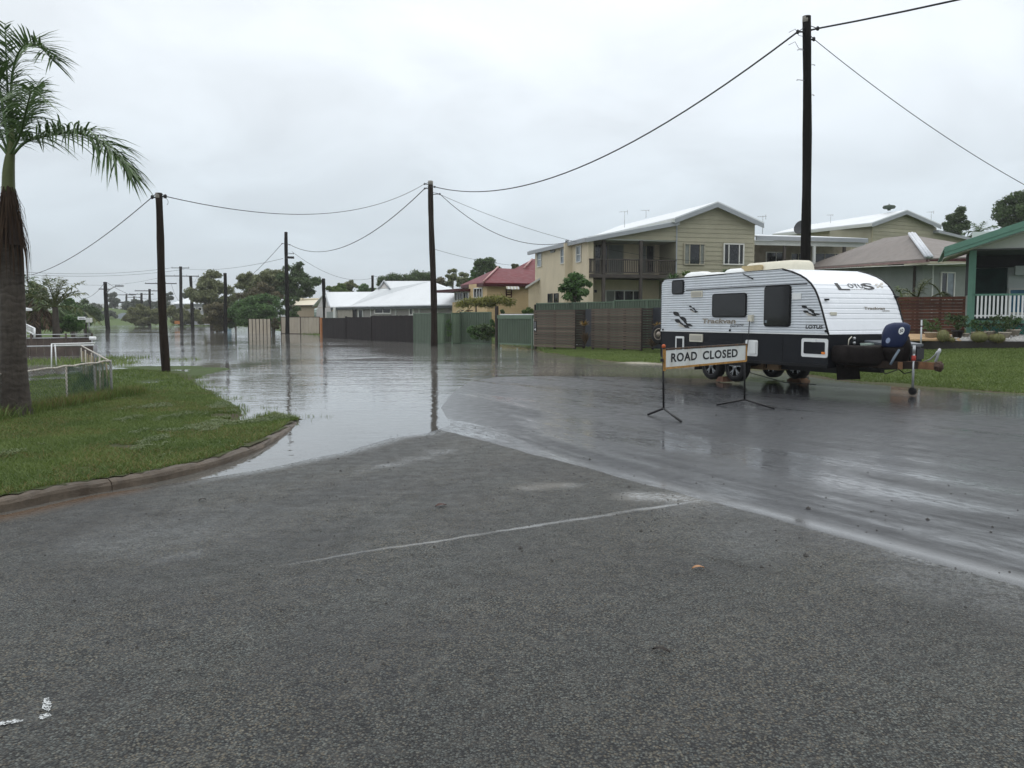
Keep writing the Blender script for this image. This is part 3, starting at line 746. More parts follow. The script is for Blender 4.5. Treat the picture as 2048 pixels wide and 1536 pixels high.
wire(bC1, at(420, 590, 165), 1.5, .030, 'cable from the beige fence pole down behind the gum trees')
wire(tH + Vector((-.6, 0, -.2)), at(566, 517, 88), .7, .022, 'upper line from the double arm pole to the beige fence pole')
wire(tH + Vector((-1.4, 0, -.2)), at(-60, 534, 120), 1.0, .030, 'upper of two parallel lines passing left behind the royal palm')
wire(tH + Vector((.6, 0, -.5)), at(-60, 540, 118), 1.0, .030, 'lower of two parallel lines passing left behind the royal palm')
wire(tH + Vector((-2.6, 0, -1.6)), at(90, 560, 140), 1.2, .022, 'faint line from the lower arm of the double arm pole to the left palms')
wire(tE, at(160, 596, 150), .8, .03, 'line from the lamp pole down to the left trees')
wire(tE + Vector((.3, 0, -.1)), at(322, 596, 170), 1.0, .03, 'line from the lamp pole across to the hidden far pole')
wire(tN + Vector((2, 0, -.3)), tH + Vector((0, 0, -6)), 1.0, .03, 'low line between the hidden far pole and the double arm pole')
wire(tG + Vector((0, 0, -.3)), tH + Vector((2.8, 0, -1.6)), .8, .022, 'line between the bare pole and the double arm pole')
wire(bC2 + Vector((.2, 0, -.7)), at(745, 556, 118), 1.2, .02, 'thin line from the beige fence pole to the slim far pole')
wire(tM, at(800, 553, 125), .3, .025, 'short line right of the slim far pole into the trees')

# ------------------------------------------------------------------ fences
def rib_sheet(m, pl, s0, s1, z0, z1, d=0.0, pitch=.19, dep=.03):
    """trapezoid ribbed steel"""
    n = max(2, int(round((s1 - s0) / pitch))); p = (s1 - s0) / n; pr = []
    for i in range(n): pr += [(s0 + p * (i + a), d + b) for a, b in ((0, 0), (.36, 0), (.46, dep), (.9, dep))]
    pr.append((s1, d))
    V = [pl.p(a, z0, b) for a, b in pr] + [pl.p(a, z1, b) for a, b in pr] + [pl.p(a, z1, b - .012) for a, b in pr] + [pl.p(a, z0, b - .012) for a, b in pr]; k = len(pr)
    F = []
    for j in range(4):
        j2 = (j + 1) % 4
        F += [(j * k + i, j * k + i + 1, j2 * k + i + 1, j2 * k + i) for i in range(k - 1)]
    m.add(V, F)
def sheet_fence(name, label, pl, bounds, z0, z1, m=None, mr_=None, group=None, cat='fence', rails=True, pitch=.19, loc=None):
    """bounds: plane coordinates of the posts; one panel between each pair"""
    c = pl.p((bounds[0] + bounds[-1]) / 2, z0)
    t = thing(name, label, cat, c, group)
    for a, b in zip(bounds[:-1], bounds[1:]):
        g = MB(); rib_sheet(g, pl, a + .03, b - .03, z0, z1 - .03, 0, pitch); g.build('panel', m or M_GREENCB, t)
        if rails:
            g = MB(); g.pbox(pl, a + .032, b - .032, z1 - .06, z1, -.03, .045); g.build('rail', mr_ or M_GREENRAIL, t)
            g = MB(); g.pbox(pl, a + .032, b - .032, z0 - .05, z0 + .03, -.03, .045); g.build('rail', mr_ or M_GREENRAIL, t)
    for a in bounds:
        g = MB(); g.pbox(pl, a - .03, a + .03, z0 - .3, z1 + .004, -.035, .05); g.build('post', mr_ or M_GREENRAIL, t)
    return t
def slat_fence(name, label, pl, s0, s1, z0, z1, n, m, group=None, posts=2, gap=.18, d=0.0, cat='fence'):
    t = thing(name, label, cat, pl.p((s0 + s1) / 2, z0), group)
    h = (z1 - z0) / n; rr = random.Random(name + label)
    g = MB(); g.pbox(pl, s0, s1, z0, z0 + h * (1 - gap), d, d + .022); first = g.build('slat', m, t)
    for i in range(1, n):
        o = dup(first, (0, 0, h * i + rr.uniform(-.004, .004))); o.location += Vector((pl.n.x, pl.n.y, 0)) * rr.uniform(-.004, .004); o.rotation_euler = (0, rr.uniform(-.0012, .0012), 0)
    for i in range(posts):
        a = s0 + .06 + (s1 - s0 - .12) * i / max(posts - 1, 1)
        g = MB(); g.pbox(pl, a - .045, a + .045, z0 - .3, z1 - .02, d - .10, d - .004); g.build('post', M_SLATD, t)
    return t
def board_fence(name, label, pl, s0, s1, z0, z1, n, m, group=None, cat='fence'):
    t = thing(name, label, cat, pl.p((s0 + s1) / 2, z0), group); w = (s1 - s0) / n; rr = random.Random(label)
    for i in range(n):
        g = MB(); g.pbox(pl, s0 + w * i + .004, s0 + w * (i + 1) - .004, z0, z1 + rr.uniform(-.012, .012), 0, .02 + rr.uniform(0, .006)); g.build('board', m, t)
    for zz in (z0 + .25, z1 - .3):
        g = MB(); g.pbox(pl, s0, s1, zz, zz + .09, -.05, -.003); g.build('rail', m, t)
    return t
def plY(u0, Y0, u1, Y1): return Pl(((u0 - 1024) / FPX * Y0, Y0), ((u1 - 1024) / FPX * Y1, Y1))

# black fence and gates
FB = plY(645, 73, 828, 58); L_ = FB.s(828)
zt = 1.70; zb = -.25
s1 = FB.s(691); s2 = FB.s(743); s3 = FB.s(773)
board_fence('board_gate', 'near black board gate leaf next to the orange post', FB, .12, s1 - .06, zb, zt - .04, 34, M_BLACKF, 'black board fence sections', 'gate')
board_fence('board_fence', 'black board fence section behind the letterbox stake', FB, s1 + .06, s2 - .05, zb, zt + .02, 30, M_BLACKF, 'black board fence sections')
board_fence('board_fence', 'black board fence section ending at the green sheet fence', FB, s2 + .05, L_ - .05, zb, zt + .12, 34, M_BLACKF, 'black board fence sections')
for u_, lab in ((692, 'black post between the gate leaf and the long board fence'), (743, 'black post in the middle of the long board fence')):
    g = MB(); ss_ = FB.s(u_); g.pbox(FB, ss_ - .05, ss_ + .05, zb, zt + .08, -.06, .06); tag(g.build('fence_post', M_BLACKF), lab, 'post')
g = MB(); ss_ = FB.s(641); g.pbox(FB, ss_ - .05, ss_ + .33, -.3, 1.68, -.25, .06); tag(g.build('gate_post', M_ORANGE), 'orange brown post at the end of the black gate', 'post')

# green steel fences by the water
GA = plY(828, 58, 866, 55.2); GB = plY(866, 55.2, 901, 55.8); GC = plY(905, 55.2, 921, 56); GD = plY(921, 56, 992, 53.5)
za = lambda pl, u, v: pl.z(u, v)
sheet_fence('steel_fence', 'green ribbed steel fence panel left of the leaning pole', GA, [GA.s(828), GA.s(866)], -.15, za(GA, 830, 626.5), pitch=.25)
sheet_fence('steel_gate', 'pale green steel gate panel right of the leaning pole', GB, [GB.s(866), GB.s(889.5)], .04, za(GB, 870, 626), M_GREENLT, pitch=.4, cat='gate')
sheet_fence('steel_fence', 'recessed green steel panel behind the vine in the narrow gap', GB.off(-1.2), [GB.off(-1.2).s(886), GB.off(-1.2).s(908)], .04, za(GB, 895, 626.3), M_GREENCB, pitch=.25)
sheet_fence('steel_gate', 'pale green steel gate panel beside the vine gap', GC, [GC.s(904), GC.s(921)], .03, za(GC, 906, 625.5), M_GREENLT, pitch=.4, cat='gate')
sheet_fence('steel_fence', 'green steel fence stretch behind the leafy shrubs', GD, [GD.s(921), GD.s(982)], .05, za(GD, 950, 624), pitch=.22)
GG = plY(994, 47.8, 1066, 45.5)
sheet_fence('sliding_gate', 'wide green ribbed sliding gate next to the slat wall', GG, [GG.s(998), GG.s(1065)], GG.z(1010, 687), GG.z(1010, 636), pitch=.14, cat='gate')
g = MB(); g.pbox(GG, GG.s(996), GG.s(1066), GG.z(1020, 637), GG.z(1020, 630), -.06, .07); tag(g.build('gate_beam', M_GREENRAIL), 'green beam along the top of the sliding gate', 'beam')
g = MB(); s_ = GG.s(993.5); g.pbox(GG, s_ - .07, s_ + .07, -.2, GG.z(994, 612), -.07, .07); tag(g.build('gate_post', M_SLATD), 'tall dark timber post at the sliding gate', 'post')
lat = Pl(tuple(GG.p(GG.s(1002), 0, -2.0).xy), tuple(GG.p(GG.s(1066), 0, -2.0).xy))
sheet_fence('steel_fence', 'white topped fence line behind the sliding gate', lat, [lat.s(1002), lat.s(1035), lat.s(1066)], .4, lat.z(1020, 628), M_GREENLT, M_WHITE, pitch=.4)

# weathered slat wall with two planted niches
S1 = plY(1068, 45, 1150, 42.6); S2 = plY(1183, 41.6, 1283, 38.5)
def zz_(pl, u, v): return pl.z(u, v)
slat_fence('slat_fence', 'weathered grey brown slat panel carrying the house number plate', S1, S1.s(1068), S1.s(1150), zz_(S1, 1110, 694.5), zz_(S1, 1110, 619), 15, M_SLAT, 'weathered slat panels', 3)
R1 = Pl(tuple(S1.p(S1.s(1147), 0, 0).xy), tuple((S1.p(S1.s(1147), 0) + Vector((1.15, .62, 0))).xy))
slat_fence('slat_fence', 'dark slat return with the bird statue in front', R1, R1.s(1147.5), R1.s(1171), zz_(S1, 1150, 694), zz_(S1, 1150, 618.5), 15, M_SLATD, 'dark slat returns', 2)
g = MB(); g.pbox(S2.off(-.05), S2.s(1170), S2.s(1183.5), zz_(S2, 1180, 693), zz_(S2, 1180, 618), -.06, .02); tag(g.build('panel_post', mat('charcoal_paint', (.018, .020, .026), .5, .2, 3)), 'charcoal blue upright panel beside the orange tufted niche plant', 'panel')
slat_fence('slat_fence', 'longest weathered slat panel nearest the caravan', S2, S2.s(1183), S2.s(1283), zz_(S2, 1230, 697), zz_(S2, 1230, 616), 16, M_SLAT, 'weathered slat panels', 4)
R2 = Pl(tuple(S2.p(S2.s(1281), 0).xy), tuple((S2.p(S2.s(1281), 0) + Vector((1.35, .75, 0))).xy))
slat_fence('slat_fence', 'dark gappy slat return showing light beside the old wheel', R2, R2.s(1282), R2.s(1310), zz_(S2, 1283, 697), zz_(S2, 1283, 615), 16, M_SLATD, 'dark slat returns', 2, .28)
S3 = plY(1306, 38.6, 1440, 34.5)
g = MB(); g.pbox(S3, S3.s(1307), S3.s(1326), zz_(S3, 1310, 697), zz_(S3, 1310, 615), -.06, .02); tag(g.build('panel_post', bpy.data.materials['charcoal_paint']), 'charcoal blue upright panel at the caravan rear corner', 'panel')
slat_fence('slat_fence', 'slat panel hidden behind the caravan body', S3, S3.s(1328), S3.s(1440), .3, 2.2, 15, M_SLAT, 'weathered slat panels', 3)
# higher green fence behind the slats
GU = plY(1072, 47.6, 1325, 40.5)
sheet_fence('steel_fence', 'green steel fence rising above the slat wall left of the small tree', GU, [GU.s(1074), GU.s(1111), GU.s(1150), GU.s(1176)], .3, GU.z(1110, 605.5), pitch=.13)
sheet_fence('steel_fence', 'green steel fence above the slat wall between small tree and step', GU.off(.01), [GU.s(1177), GU.s(1229)], .3, GU.z(1200, 603.5), M_GREENCB, pitch=.2)
sheet_fence('steel_fence', 'stepped up green steel fence nearest the caravan roof', GU.off(.02), [GU.s(1230), GU.s(1296), GU.s(1340)], .3, GU.z(1280, 599), M_GREENCB, pitch=.16)
g = MB(); g.pbox(GU, GU.s(1071), GU.s(1074) - .05, .3, GU.z(1073, 609), -.1, .1); tag(g.build('corner_post', M_BLK), 'black corner post above the number plate', 'post')

# beige fences by the far driveway
BF1 = plY(497, 92, 540, 90.5)
BF1b = thing('steel_fence', 'curved beige steel fence with dark seams standing in the water', 'fence', BF1.p(BF1.s(520), 0))
edges = np.linspace(BF1.s(497), BF1.s(541), 7)
for a, b in zip(edges[:-1], edges[1:]):
    g = MB(); rib_sheet(g, BF1, a + .035, b - .035, -.35, BF1.z(510, 638), 0, .4, .02); g.build('panel', M_BEIGEF, BF1b)
for a in edges:
    g = MB(); g.pbox(BF1, a - .03, a + .03, -.35, BF1.z(510, 638) + .02, -.05, .03); g.build('post', M_POLE2, BF1b)
BF2 = plY(562, 92, 640, 87)
t = sheet_fence('steel_fence', 'beige steel fence on the grass beside the concrete path', BF2, [BF2.s(562), BF2.s(577), BF2.s(601), BF2.s(639)], .02, BF2.z(600, 633.5), M_BEIGEF, mat('brown_fence_post', (.05, .035, .025), .6), pitch=.5)

# red stained slat fence on the right
RF = plY(1788, 36.5, 1936, 35)
slat_fence('slat_fence', 'red brown stained timber fence beside the green house', RF, RF.s(1786), RF.s(1930), hz(RF.p(RF.s(1860), 0).x, RF.p(RF.s(1860), 0).y) + .02, RF.z(1860, 593), 14, M_REDF, None, 4, .10)

# ------------------------------------------------------------------ chain wire fence round the left yard
CW = thing('wire_fence', 'low chain wire fence with rusty white top rail round the yard', 'fence', (-7.6, 14.5, hz(-7.6, 14.5)))
c0 = on(20, 833); c1 = on(128, 812); c2 = on(217, 797)
X0 = (c1.x + c2.x) / 2
FA = Pl((c2.x, c2.y), (c2.x + (c1.x - c2.x) * 3.2, c2.y + (c1.y - c2.y) * 3.2))
sa, sb, sc = FA.s(218), FA.s(128), FA.s(-60)
za_, zb_, zc_ = FA.z(218, 722), FA.z(128, 733), FA.z(-60, 750)
def topz(s): return za_ + (zb_ - za_) * (s - sa) / (sb - sa)
def botz(s): q = FA.p(s, 0); return max(hz(q.x, q.y), 0)
pp = [FA.p(s, topz(s) + .012 * math.sin(s * 9), 0) for s in np.linspace(sa, sc, 16)]
g = MB(); g.tube(pp, .017, 8); g.build('rail', M_RUSTW, CW)
for i, s in enumerate((sa, sb, sb + (sb - sa))):
    g = MB(); q = FA.p(s, 0); g.tube([Vector((q.x, q.y, botz(s) - .25)), Vector((q.x, q.y, topz(s) + .02))], .026 if i == 0 else .017, 8); g.build('post', M_PIPE if i == 0 else M_RUSTW, CW)
g = MB(); q = FA.p(FA.s(185), 0); g.tube([Vector((q.x, q.y, botz(FA.s(185)) - .2)), Vector((q.x, q.y, topz(FA.s(185)) - .05))], .02, 8); g.build('post', M_PIPE, CW)
g = MB(); step = .088
for k in np.arange(-1.2, sc - sa + 1.2, step):
    for sg in (1, -1):
        pts = []
        for f in np.linspace(0, 1, 9):
            s = sa + k + sg * f * .8
            if sa <= s <= sc: pts.append(FA.p(s, botz(s) + .02 + f * (topz(s) - botz(s) - .03), .006 * sg + .028))
        if len(pts) > 1: g.tube([pts[0], pts[-1]], .0026, 3, cap=False)
o = g.build('wire_mesh', M_MESHW, CW); o['kind'] = 'stuff'
FS = plY(219, c2.y + .03, 160, 25.5)
sl = FS.s(160)
g = MB(); g.tube([FS.p(s, za_ + (FS.z(160, 690) - za_) * s / sl) for s in np.linspace(0, sl, 8)], .017, 8); g.build('rail', M_RUSTW, CW)
for f in (.28, .55, .8, 1.0):
    q = FS.p(sl * f, 0); g = MB(); g.tube([Vector((q.x, q.y, -.2)), Vector((q.x, q.y, za_ * .99))], .017, 8); g.build('post', M_RUSTW, CW)
for k, f in enumerate(np.linspace(.12, .96, 9)):
    q = FS.p(sl * f, 0); g = MB(); g.pbox(FS, sl * f - .09, sl * f + .09, -.1, za_ - .10, -.03, -.01); g.build('picket', mat('tan_picket', (.30, .24, .15), .7, .3, 4) if k == 0 else bpy.data.materials['tan_picket'], CW)
g = MB()
SCp = FA.off(-.22)
cols = 26; rows = 8; V = []; s0_, s1_ = SCp.s(210), SCp.s(128)
for j in range(rows + 1):
    for i in range(cols + 1):
        s = s0_ + (s1_ - s0_) * i / cols; f = j / rows
        V.append(SCp.p(s, botz(s) + .03 + f * (topz(s) - botz(s) - (.06 + .05 * math.sin(i * .7))), .03 * math.sin(i * 1.1 + j * .6)))
g.smooth = True; g.add(V, [(j * (cols + 1) + i, j * (cols + 1) + i + 1, (j + 1) * (cols + 1) + i + 1, (j + 1) * (cols + 1) + i) for j in range(rows) for i in range(cols)])
tag(g.build('shade_cloth', M_SHADE), 'dark green shade cloth hung inside the wire fence corner', 'shade cloth')

# white pipe frame and further rails in the flooded yard
def ypipe(m, pts, r): m.tube(pts, r, 8)
PF = thing('pipe_gate', 'white pipe gate frame standing in the flooded yard', 'gate', at(140, 740, 24))
a0, a1, a2, a3 = at(103, 688, 24), at(190, 686, 25.4), at(104, 736, 24), at(112, 728, 24.6)
for nm, p0, p1 in (('rail', a0, a1), ('post', a0, at(103, 742, 24)), ('post', at(110, 689, 24.8), at(113, 730, 24.8)), ('rail', at(110, 691, 24.8), at(188, 690, 26))):
    g = MB(); g.tube([p0, p1], .018, 8); g.build(nm, M_WHITE, PF)
g = MB(); g.tube([at(-40, 694, 24.4), at(192, 691, 25.8)], .017, 8); g.tube([at(-20, 691, 26), at(-20, 730, 26)], .02, 8); tag(g.build('fence_rail', M_STEEL), 'thin grey rail crossing the flooded yard behind the palm trunk', 'rail')
g = MB(); g.tube([at(191, 690, 25.6), at(191, 735, 25.6)], .05, 8); tag(g.build('gate_post', mat('grey_post', (.22, .22, .23), .6)), 'grey post at the end of the pipe gate', 'post')
YF = plY(-40, 36, 180, 38.5)
YT = thing('yard_fence', 'low brown board fence behind the flooded yard grass', 'fence', YF.p(YF.s(110), 0))
w_ = .28; s = YF.s(-20); k = 0
while s < YF.s(181):
    g = MB(); g.pbox(YF, s + .006, s + w_ - .006, -.1, YF.z(120, 674) - (.004 * (k % 3)), 0, .02); g.build('board', M_BROWNW, YT); s += w_; k += 1
for v_, r_ in ((669, .02), (676, .022)):
    g = MB(); g.tube([YF.p(YF.s(-20), YF.z(100, v_), .05), YF.p(YF.s(182), YF.z(100, v_), .05)], r_, 6); g.build('rail', M_STEEL, YT)
for u_ in (60, 130, 182):
    g = MB(); ss_ = YF.s(u_); g.pbox(YF, ss_ - .035, ss_ + .035, -.2, YF.z(100, 667), .02, .08); g.build('post', M_BROWNW, YT)
# ------------------------------------------------------------------ houses
M_WROOF = mat('white_sheet_roof', (.64, .66, .67), .38, .05, .6)
M_CREAM = mat('cream_render', (.57, .49, .355), .8, .06, .8, .15, 60, stain=(.33, .27, .18), stain_amt=.35)
M_BOARD = mat('khaki_weatherboard', (.335, .310, .225), .65, .08, 1.2, piece=.06)
M_KHTRIM = mat('grey_metal_fascia', (.30, .315, .33), .45, .06, 2)
M_DKTIM = mat('dark_deck_timber', (.060, .050, .043), .7, .25, 3, piece=.15)
M_GLASS = glassdark('dark_window_glass')
M_GLASSB = glassdark('pale_window_glass', (.16, .19, .21), .12)
M_CURT = mat('drawn_curtain', (.20, .21, .19), .8, .15, 3)
M_FRW = mat('white_window_frame', (.62, .61, .57), .5, .05, 3)
M_FRK = mat('khaki_window_frame', (.36, .33, .25), .5, .05, 3)
M_FRD = mat('dark_window_frame', (.03, .028, .028), .5, .1, 3)
M_REDR = mat('red_sheet_roof', (.125, .012, .018), .55, .10, .8, stain=(.08, .014, .018), stain_amt=.4, spec=.2)
M_REDB = mat('maroon_barge', (.06, .012, .014), .6, .1, 2, spec=.2)
M_YBOARD = mat('yellow_cream_board', (.60, .44, .245), .65, .06, 1.0)
M_BRROOF = mat('brown_grey_sheet_roof', (.175, .152, .136), .6, .12, 1.0, stain=(.13, .11, .10), stain_amt=.4)
M_GGWALL = mat('grey_green_fibro', (.215, .235, .215), .75, .08, 1.0, stain=(.14, .15, .13), stain_amt=.4)
M_AQUA = mat('aqua_green_paint', (.100, .215, .160), .5, .10, 2, stain=(.06, .15, .11), stain_amt=.4)
M_AQUAD = mat('teal_lattice_paint', (.030, .155, .120), .55, .12, 3)
M_GWALL = mat('white_house_wall', (.58, .60, .58), .7, .06, 1.5)
M_SOFF = mat('off_white_soffit', (.52, .53, .50), .7, .05, 1.5)
M_GREYW = mat('pale_grey_wall', (.44, .42, .40), .7, .06, 1.0)
M_SHAD = mat('shade_and_roof_black', (.03, .03, .032), .8, .2, 1)  # near-black paints interior shade into porch, garage and verandah; also a far roof
M_BEIGEW = mat('beige_shed_wall', (.42, .34, .24), .7, .06, 1)
M_CROOF = mat('cream_sheet_roof', (.66, .60, .47), .45, .06, 1)

def rect(pl, u0, v0, u1, v1):
    a = pl.hit(u0, v0); b = pl.hit(u1, v1); c = pl.hit(u0, v1); d = pl.hit(u1, v0)
    return (a[0] + c[0]) / 2, (b[0] + d[0]) / 2, (b[1] + c[1]) / 2, (a[1] + d[1]) / 2
def window(pl, u0, v0, u1, v1, par, fr=M_FRW, gl=M_GLASS, mull=(), horiz=(), w=.06, name='window', panes=None, dep=.07):
    s0, s1, z0, z1 = rect(pl, u0, v0, u1, v1)
    g = MB(); g.pbox(pl, s0, s0 + w, z0, z1, 0, dep); g.pbox(pl, s1 - w, s1, z0, z1, 0, dep); g.pbox(pl, s0 + w, s1 - w, z0, z0 + w, 0, dep); g.pbox(pl, s0 + w, s1 - w, z1 - w, z1, 0, dep)
    xs = [s0 + w] + [s0 + (s1 - s0) * f for f in mull] + [s1 - w]
    zs = [z0 + w] + [z0 + (z1 - z0) * f for f in horiz] + [z1 - w]
    for f in mull: q = s0 + (s1 - s0) * f; g.pbox(pl, q - w * .4, q + w * .4, z0 + w, z1 - w, 0, dep * .8)
    for f in horiz: q = z0 + (z1 - z0) * f; g.pbox(pl, s0 + w, s1 - w, q - w * .35, q + w * .35, 0, dep * .7)
    o = g.build(name, fr, par); k = 0
    for a, b in zip(xs[:-1], xs[1:]):
        for c, d in zip(zs[:-1], zs[1:]):
            g = MB(); g.pbox(pl, a, b, c, d, .004, .022); g.build('pane', (panes[k % len(panes)] if panes else gl), o); k += 1
    return o
def part(name, m, par, *boxes):
    g = MB()
    for b in boxes: g.pbox(*b)
    return g.build(name, m, par)
def slabpart(name, m, par, pts, th=.08, dirv=(0, 0, -1)):
    g = MB(); g.slab(pts, th, dirv); return g.build(name, m, par)
def boards(pl, s0, s1, z0, z1, pitch, m, par, left=None, right=None, d=0.0, name='weatherboard', joined=False):
    """lapped boards; left/right give the limits at a height"""
    z = z0; g = MB() if joined else None
    while z < z1 - .02:
        zt_ = min(z + pitch, z1); a0 = max(s0, left(z)) if left else s0; a1 = max(s0, left(zt_)) if left else s0
        b0 = min(s1, right(z)) if right else s1; b1 = min(s1, right(zt_)) if right else s1
        if b0 - a0 > .05:
            if b1 - a1 < .02: a1 = b1 = (a1 + b1) / 2
            q = g if joined else MB()
            q.hexa([pl.p(a0, z, d), pl.p(a0, z, d + .045), pl.p(b0, z, d + .045), pl.p(b0, z, d), pl.p(a1, zt_, d), pl.p(a1, zt_, d + .014), pl.p(b1, zt_, d + .014), pl.p(b1, zt_, d)])
            if not joined: q.build(name, m, par)
        z += pitch
    if joined: o = g.build(name, m, par); o['kind'] = 'stuff'
def antenna(p, h, label, parm=M_STEEL):
    t = thing('tv_antenna', label, 'antenna', p, 'roof antennas'); p = Vector(p)
    g = MB(); g.tube([p, p + Vector((0, 0, h))], .017, 6); g.build('mast', M_STEEL, t)
    g = MB(); g.tube([p + Vector((-.34, 0, h * .95)), p + Vector((.20, 0, h * .98))], .012, 6)
    for i in range(6): x = -.32 + i * .10; g.tube([p + Vector((x, -.2, h * .955)), p + Vector((x, .2, h * .955))], .007, 5)
    g.tube([p + Vector((.18, 0, h * .8)), p + Vector((.18, 0, h * 1.08))], .014, 6); g.build('aerial', M_STEEL, t); return t

# --- two storey cream and khaki townhouse
YC = 50.0
c0 = ((1173 - 1024) / FPX * YC, YC); th = math.radians(14)
TF = Pl(c0, (c0[0] + math.cos(th), c0[1] + math.sin(th)))
TSd = (-math.sin(math.radians(17)), math.cos(math.radians(17)))
TS = Pl(c0, (c0[0] + TSd[0], c0[1] + TSd[1]))
T1 = thing('townhouse', 'two storey cream townhouse with khaki boarded gable and corner balcony', 'house', (c0[0], c0[1], .3))
sL = TS.s(1070); zE = TS.z(1070, 492)
s_b = TF.s(1350); z_fl0, z_fl1 = TF.z(1260, 556), TF.z(1260, 549); z_sof = TF.z(1260, 481)
TB = TF.off(-2.4)
part('rear_wall', M_CREAM, T1, (TB, -.6, s_b + .8, .2, z_sof, -.2, 0))
part('corner_wall', M_CREAM, T1, (TF, .0, TF.s(1186), z_fl1, z_sof, -.22, 0), (TF, 0, TF.s(1186), .2, z_fl0, -.22, 0))
part('balcony_floor', M_DKTIM, T1, (TF, TF.s(1178), s_b, z_fl0, z_fl1, -2.38, .12))
part('balcony_soffit', M_SOFF, T1, (TF, TF.s(1176), s_b, z_sof, z_sof + .06, -2.4, -.02))
for u_ in (1206, 1280):
    a = TF.s(u_); part('post', M_DKTIM, T1, (TF, a - .09, a + .09, .2, z_fl0, -.06, .11)); part('post', M_DKTIM, T1, (TF, a - .09, a + .09, z_fl1, z_sof, -.06, .11))
rz0, rz1 = TF.z(1260, 548), TF.z(1260, 518.5)
RL = thing_rail = MB(); RL.pbox(TF, TF.s(1176), s_b, rz1 - .07, rz1, .02, .10); RL.pbox(TF, TF.s(1176), s_b, rz0 + .05, rz0 + .11, .03, .09); RL = RL.build('railing', M_DKTIM, T1)
ub = np.arange(TF.s(1178), s_b - .03, .115); first = None
for a in ub:
    if first is None: g = MB(); g.pbox(TF, a, a + .035, rz0 + .11, rz1 - .07, .04, .08); first = g.build('baluster', M_DKTIM, RL); a_first = a
    else: d_ = TF.t * (a - a_first); dup(first, (d_.x, d_.y, 0))
TSr = TS.off(.02); g = MB(); sr1 = .0
g.pbox(TF, TF.s(1178), TF.s(1178) + .06, rz0 + .05, rz1, -2.35, .09); g.build('railing', M_DKTIM, T1)
# side skillion roof + balcony roof
zr1 = TF.z(1345, 441); zr0 = TF.z(1190, 471)
a0, a1 = TF.s(1180) - .35, s_b
sl_ = (zr1 - zr0) / (a1 - TF.s(1190)); z_at = lambda a: zr1 - (a1 - a) * sl_
part('side_wall', M_CREAM, T1, (TS, 0, sL, .2, z_at(0) - .16, -.2, 0))
def back(p, L): return Vector((p.x + TSd[0] * L, p.y + TSd[1] * L, p.z))
pf0, pf1 = TF.p(a0, z_at(a0), .45), TF.p(a1, z_at(a1), .45)
slabpart('skillion_roof', M_WROOF, T1, [pf0, pf1, back(pf1, sL + 1.2), back(pf0, sL + 1.2)], .07)
g = MB(); g.slab([pf0 - Vector((0, 0, .07)), pf1 - Vector((0, 0, .07)), pf1 - Vector((0, 0, .30)), pf0 - Vector((0, 0, .30))], .05, (TSd[0], TSd[1], 0)); g.build('fascia', M_KHTRIM, T1)
e0 = pf0 - Vector((0, 0, .07)); e1 = back(pf0, sL + 1.2) - Vector((0, 0, .07))
g = MB(); g.slab([e0, e1, e1 - Vector((0, 0, .22)), e0 - Vector((0, 0, .22))], .14, (-TF.t.x, -TF.t.y, 0)); g.build('gutter', M_KHTRIM, T1)
infl = lambda z: a1 - (zr1 - .3 - z) / sl_
boards(TF, TF.s(1196), s_b - .02, z_sof + .06, zr1 - .3, .26, M_BOARD, T1, left=infl)
# gable block
gs0, gs1 = TF.s(1350), TF.s(1503); pk = TF.hit(1427, 409); gl_ = TF.hit(1350, 438); gr_ = TF.hit(1503, 438)
part('gable_core', M_BOARD, T1, (TF, gs0, gs1, .2, gl_[1] - .1, -4.5, -.005))
GL = lambda z: pk[0] - (pk[1] - z) * (pk[0] - gl_[0]) / (pk[1] - gl_[1]); GR = lambda z: pk[0] + (pk[1] - z) * (gr_[0] - pk[0]) / (pk[1] - gr_[1])
boards(TF, gs0, gs1, .6, pk[1], .265, M_BOARD, T1, left=GL, right=GR)
part('corner_trim', M_KHTRIM, T1, (TF, gs0 - .03, gs0 + .05, .6, gl_[1] - .12, .05, .07))
def roofplane(p0, p1, L, name, m, par): slabpart(name, m, par, [p0, p1, back(p1, L), back(p0, L)], .08)
ov = .55; sg = (pk[1] - gl_[1]) / (pk[0] - gl_[0])
eL = (gs0 - .35, pk[1] + .12 - (pk[0] - gs0 + .35) * sg); eR = (gs1 + .4, pk[1] + .12 - (gs1 + .4 - pk[0]) * sg)
PK = TF.p(pk[0], pk[1] + .12, ov); PL_ = TF.p(eL[0], eL[1], ov); PR_ = TF.p(eR[0], eR[1], ov)
roofplane(PL_, PK, 14, 'gable_roof', M_WROOF, T1); roofplane(PK, PR_, 14, 'gable_roof', M_WROOF, T1)
for a_, b_ in ((PL_, PK), (PK, PR_)):
    g = MB(); g.slab([a_ - Vector((0, 0, .08)), b_ - Vector((0, 0, .08)), b_ - Vector((0, 0, .34)), a_ - Vector((0, 0, .34))], .05, (TSd[0], TSd[1], 0)); g.build('barge_board', M_KHTRIM, T1)
g = MB(); b0_ = PL_ - Vector((0, 0, .08)); g.slab([b0_, back(b0_, 14), back(b0_, 14) - Vector((0, 0, .2)), b0_ - Vector((0, 0, .2))], .15, (-TF.t.x, -TF.t.y, 0)); g.build('gutter', M_SOFF, T1)
g = MB(); q0_ = TF.p(gs0 + .02, 0); up0 = zr1 - .2
g.slab([Vector((q0_.x, q0_.y, up0)), Vector((q0_.x, q0_.y, gl_[1])), back(Vector((q0_.x, q0_.y, gl_[1])), 13), back(Vector((q0_.x, q0_.y, up0)), 13)], .05, (TF.t.x, TF.t.y, 0)); g.build('upper_wall', M_BOARD, T1)
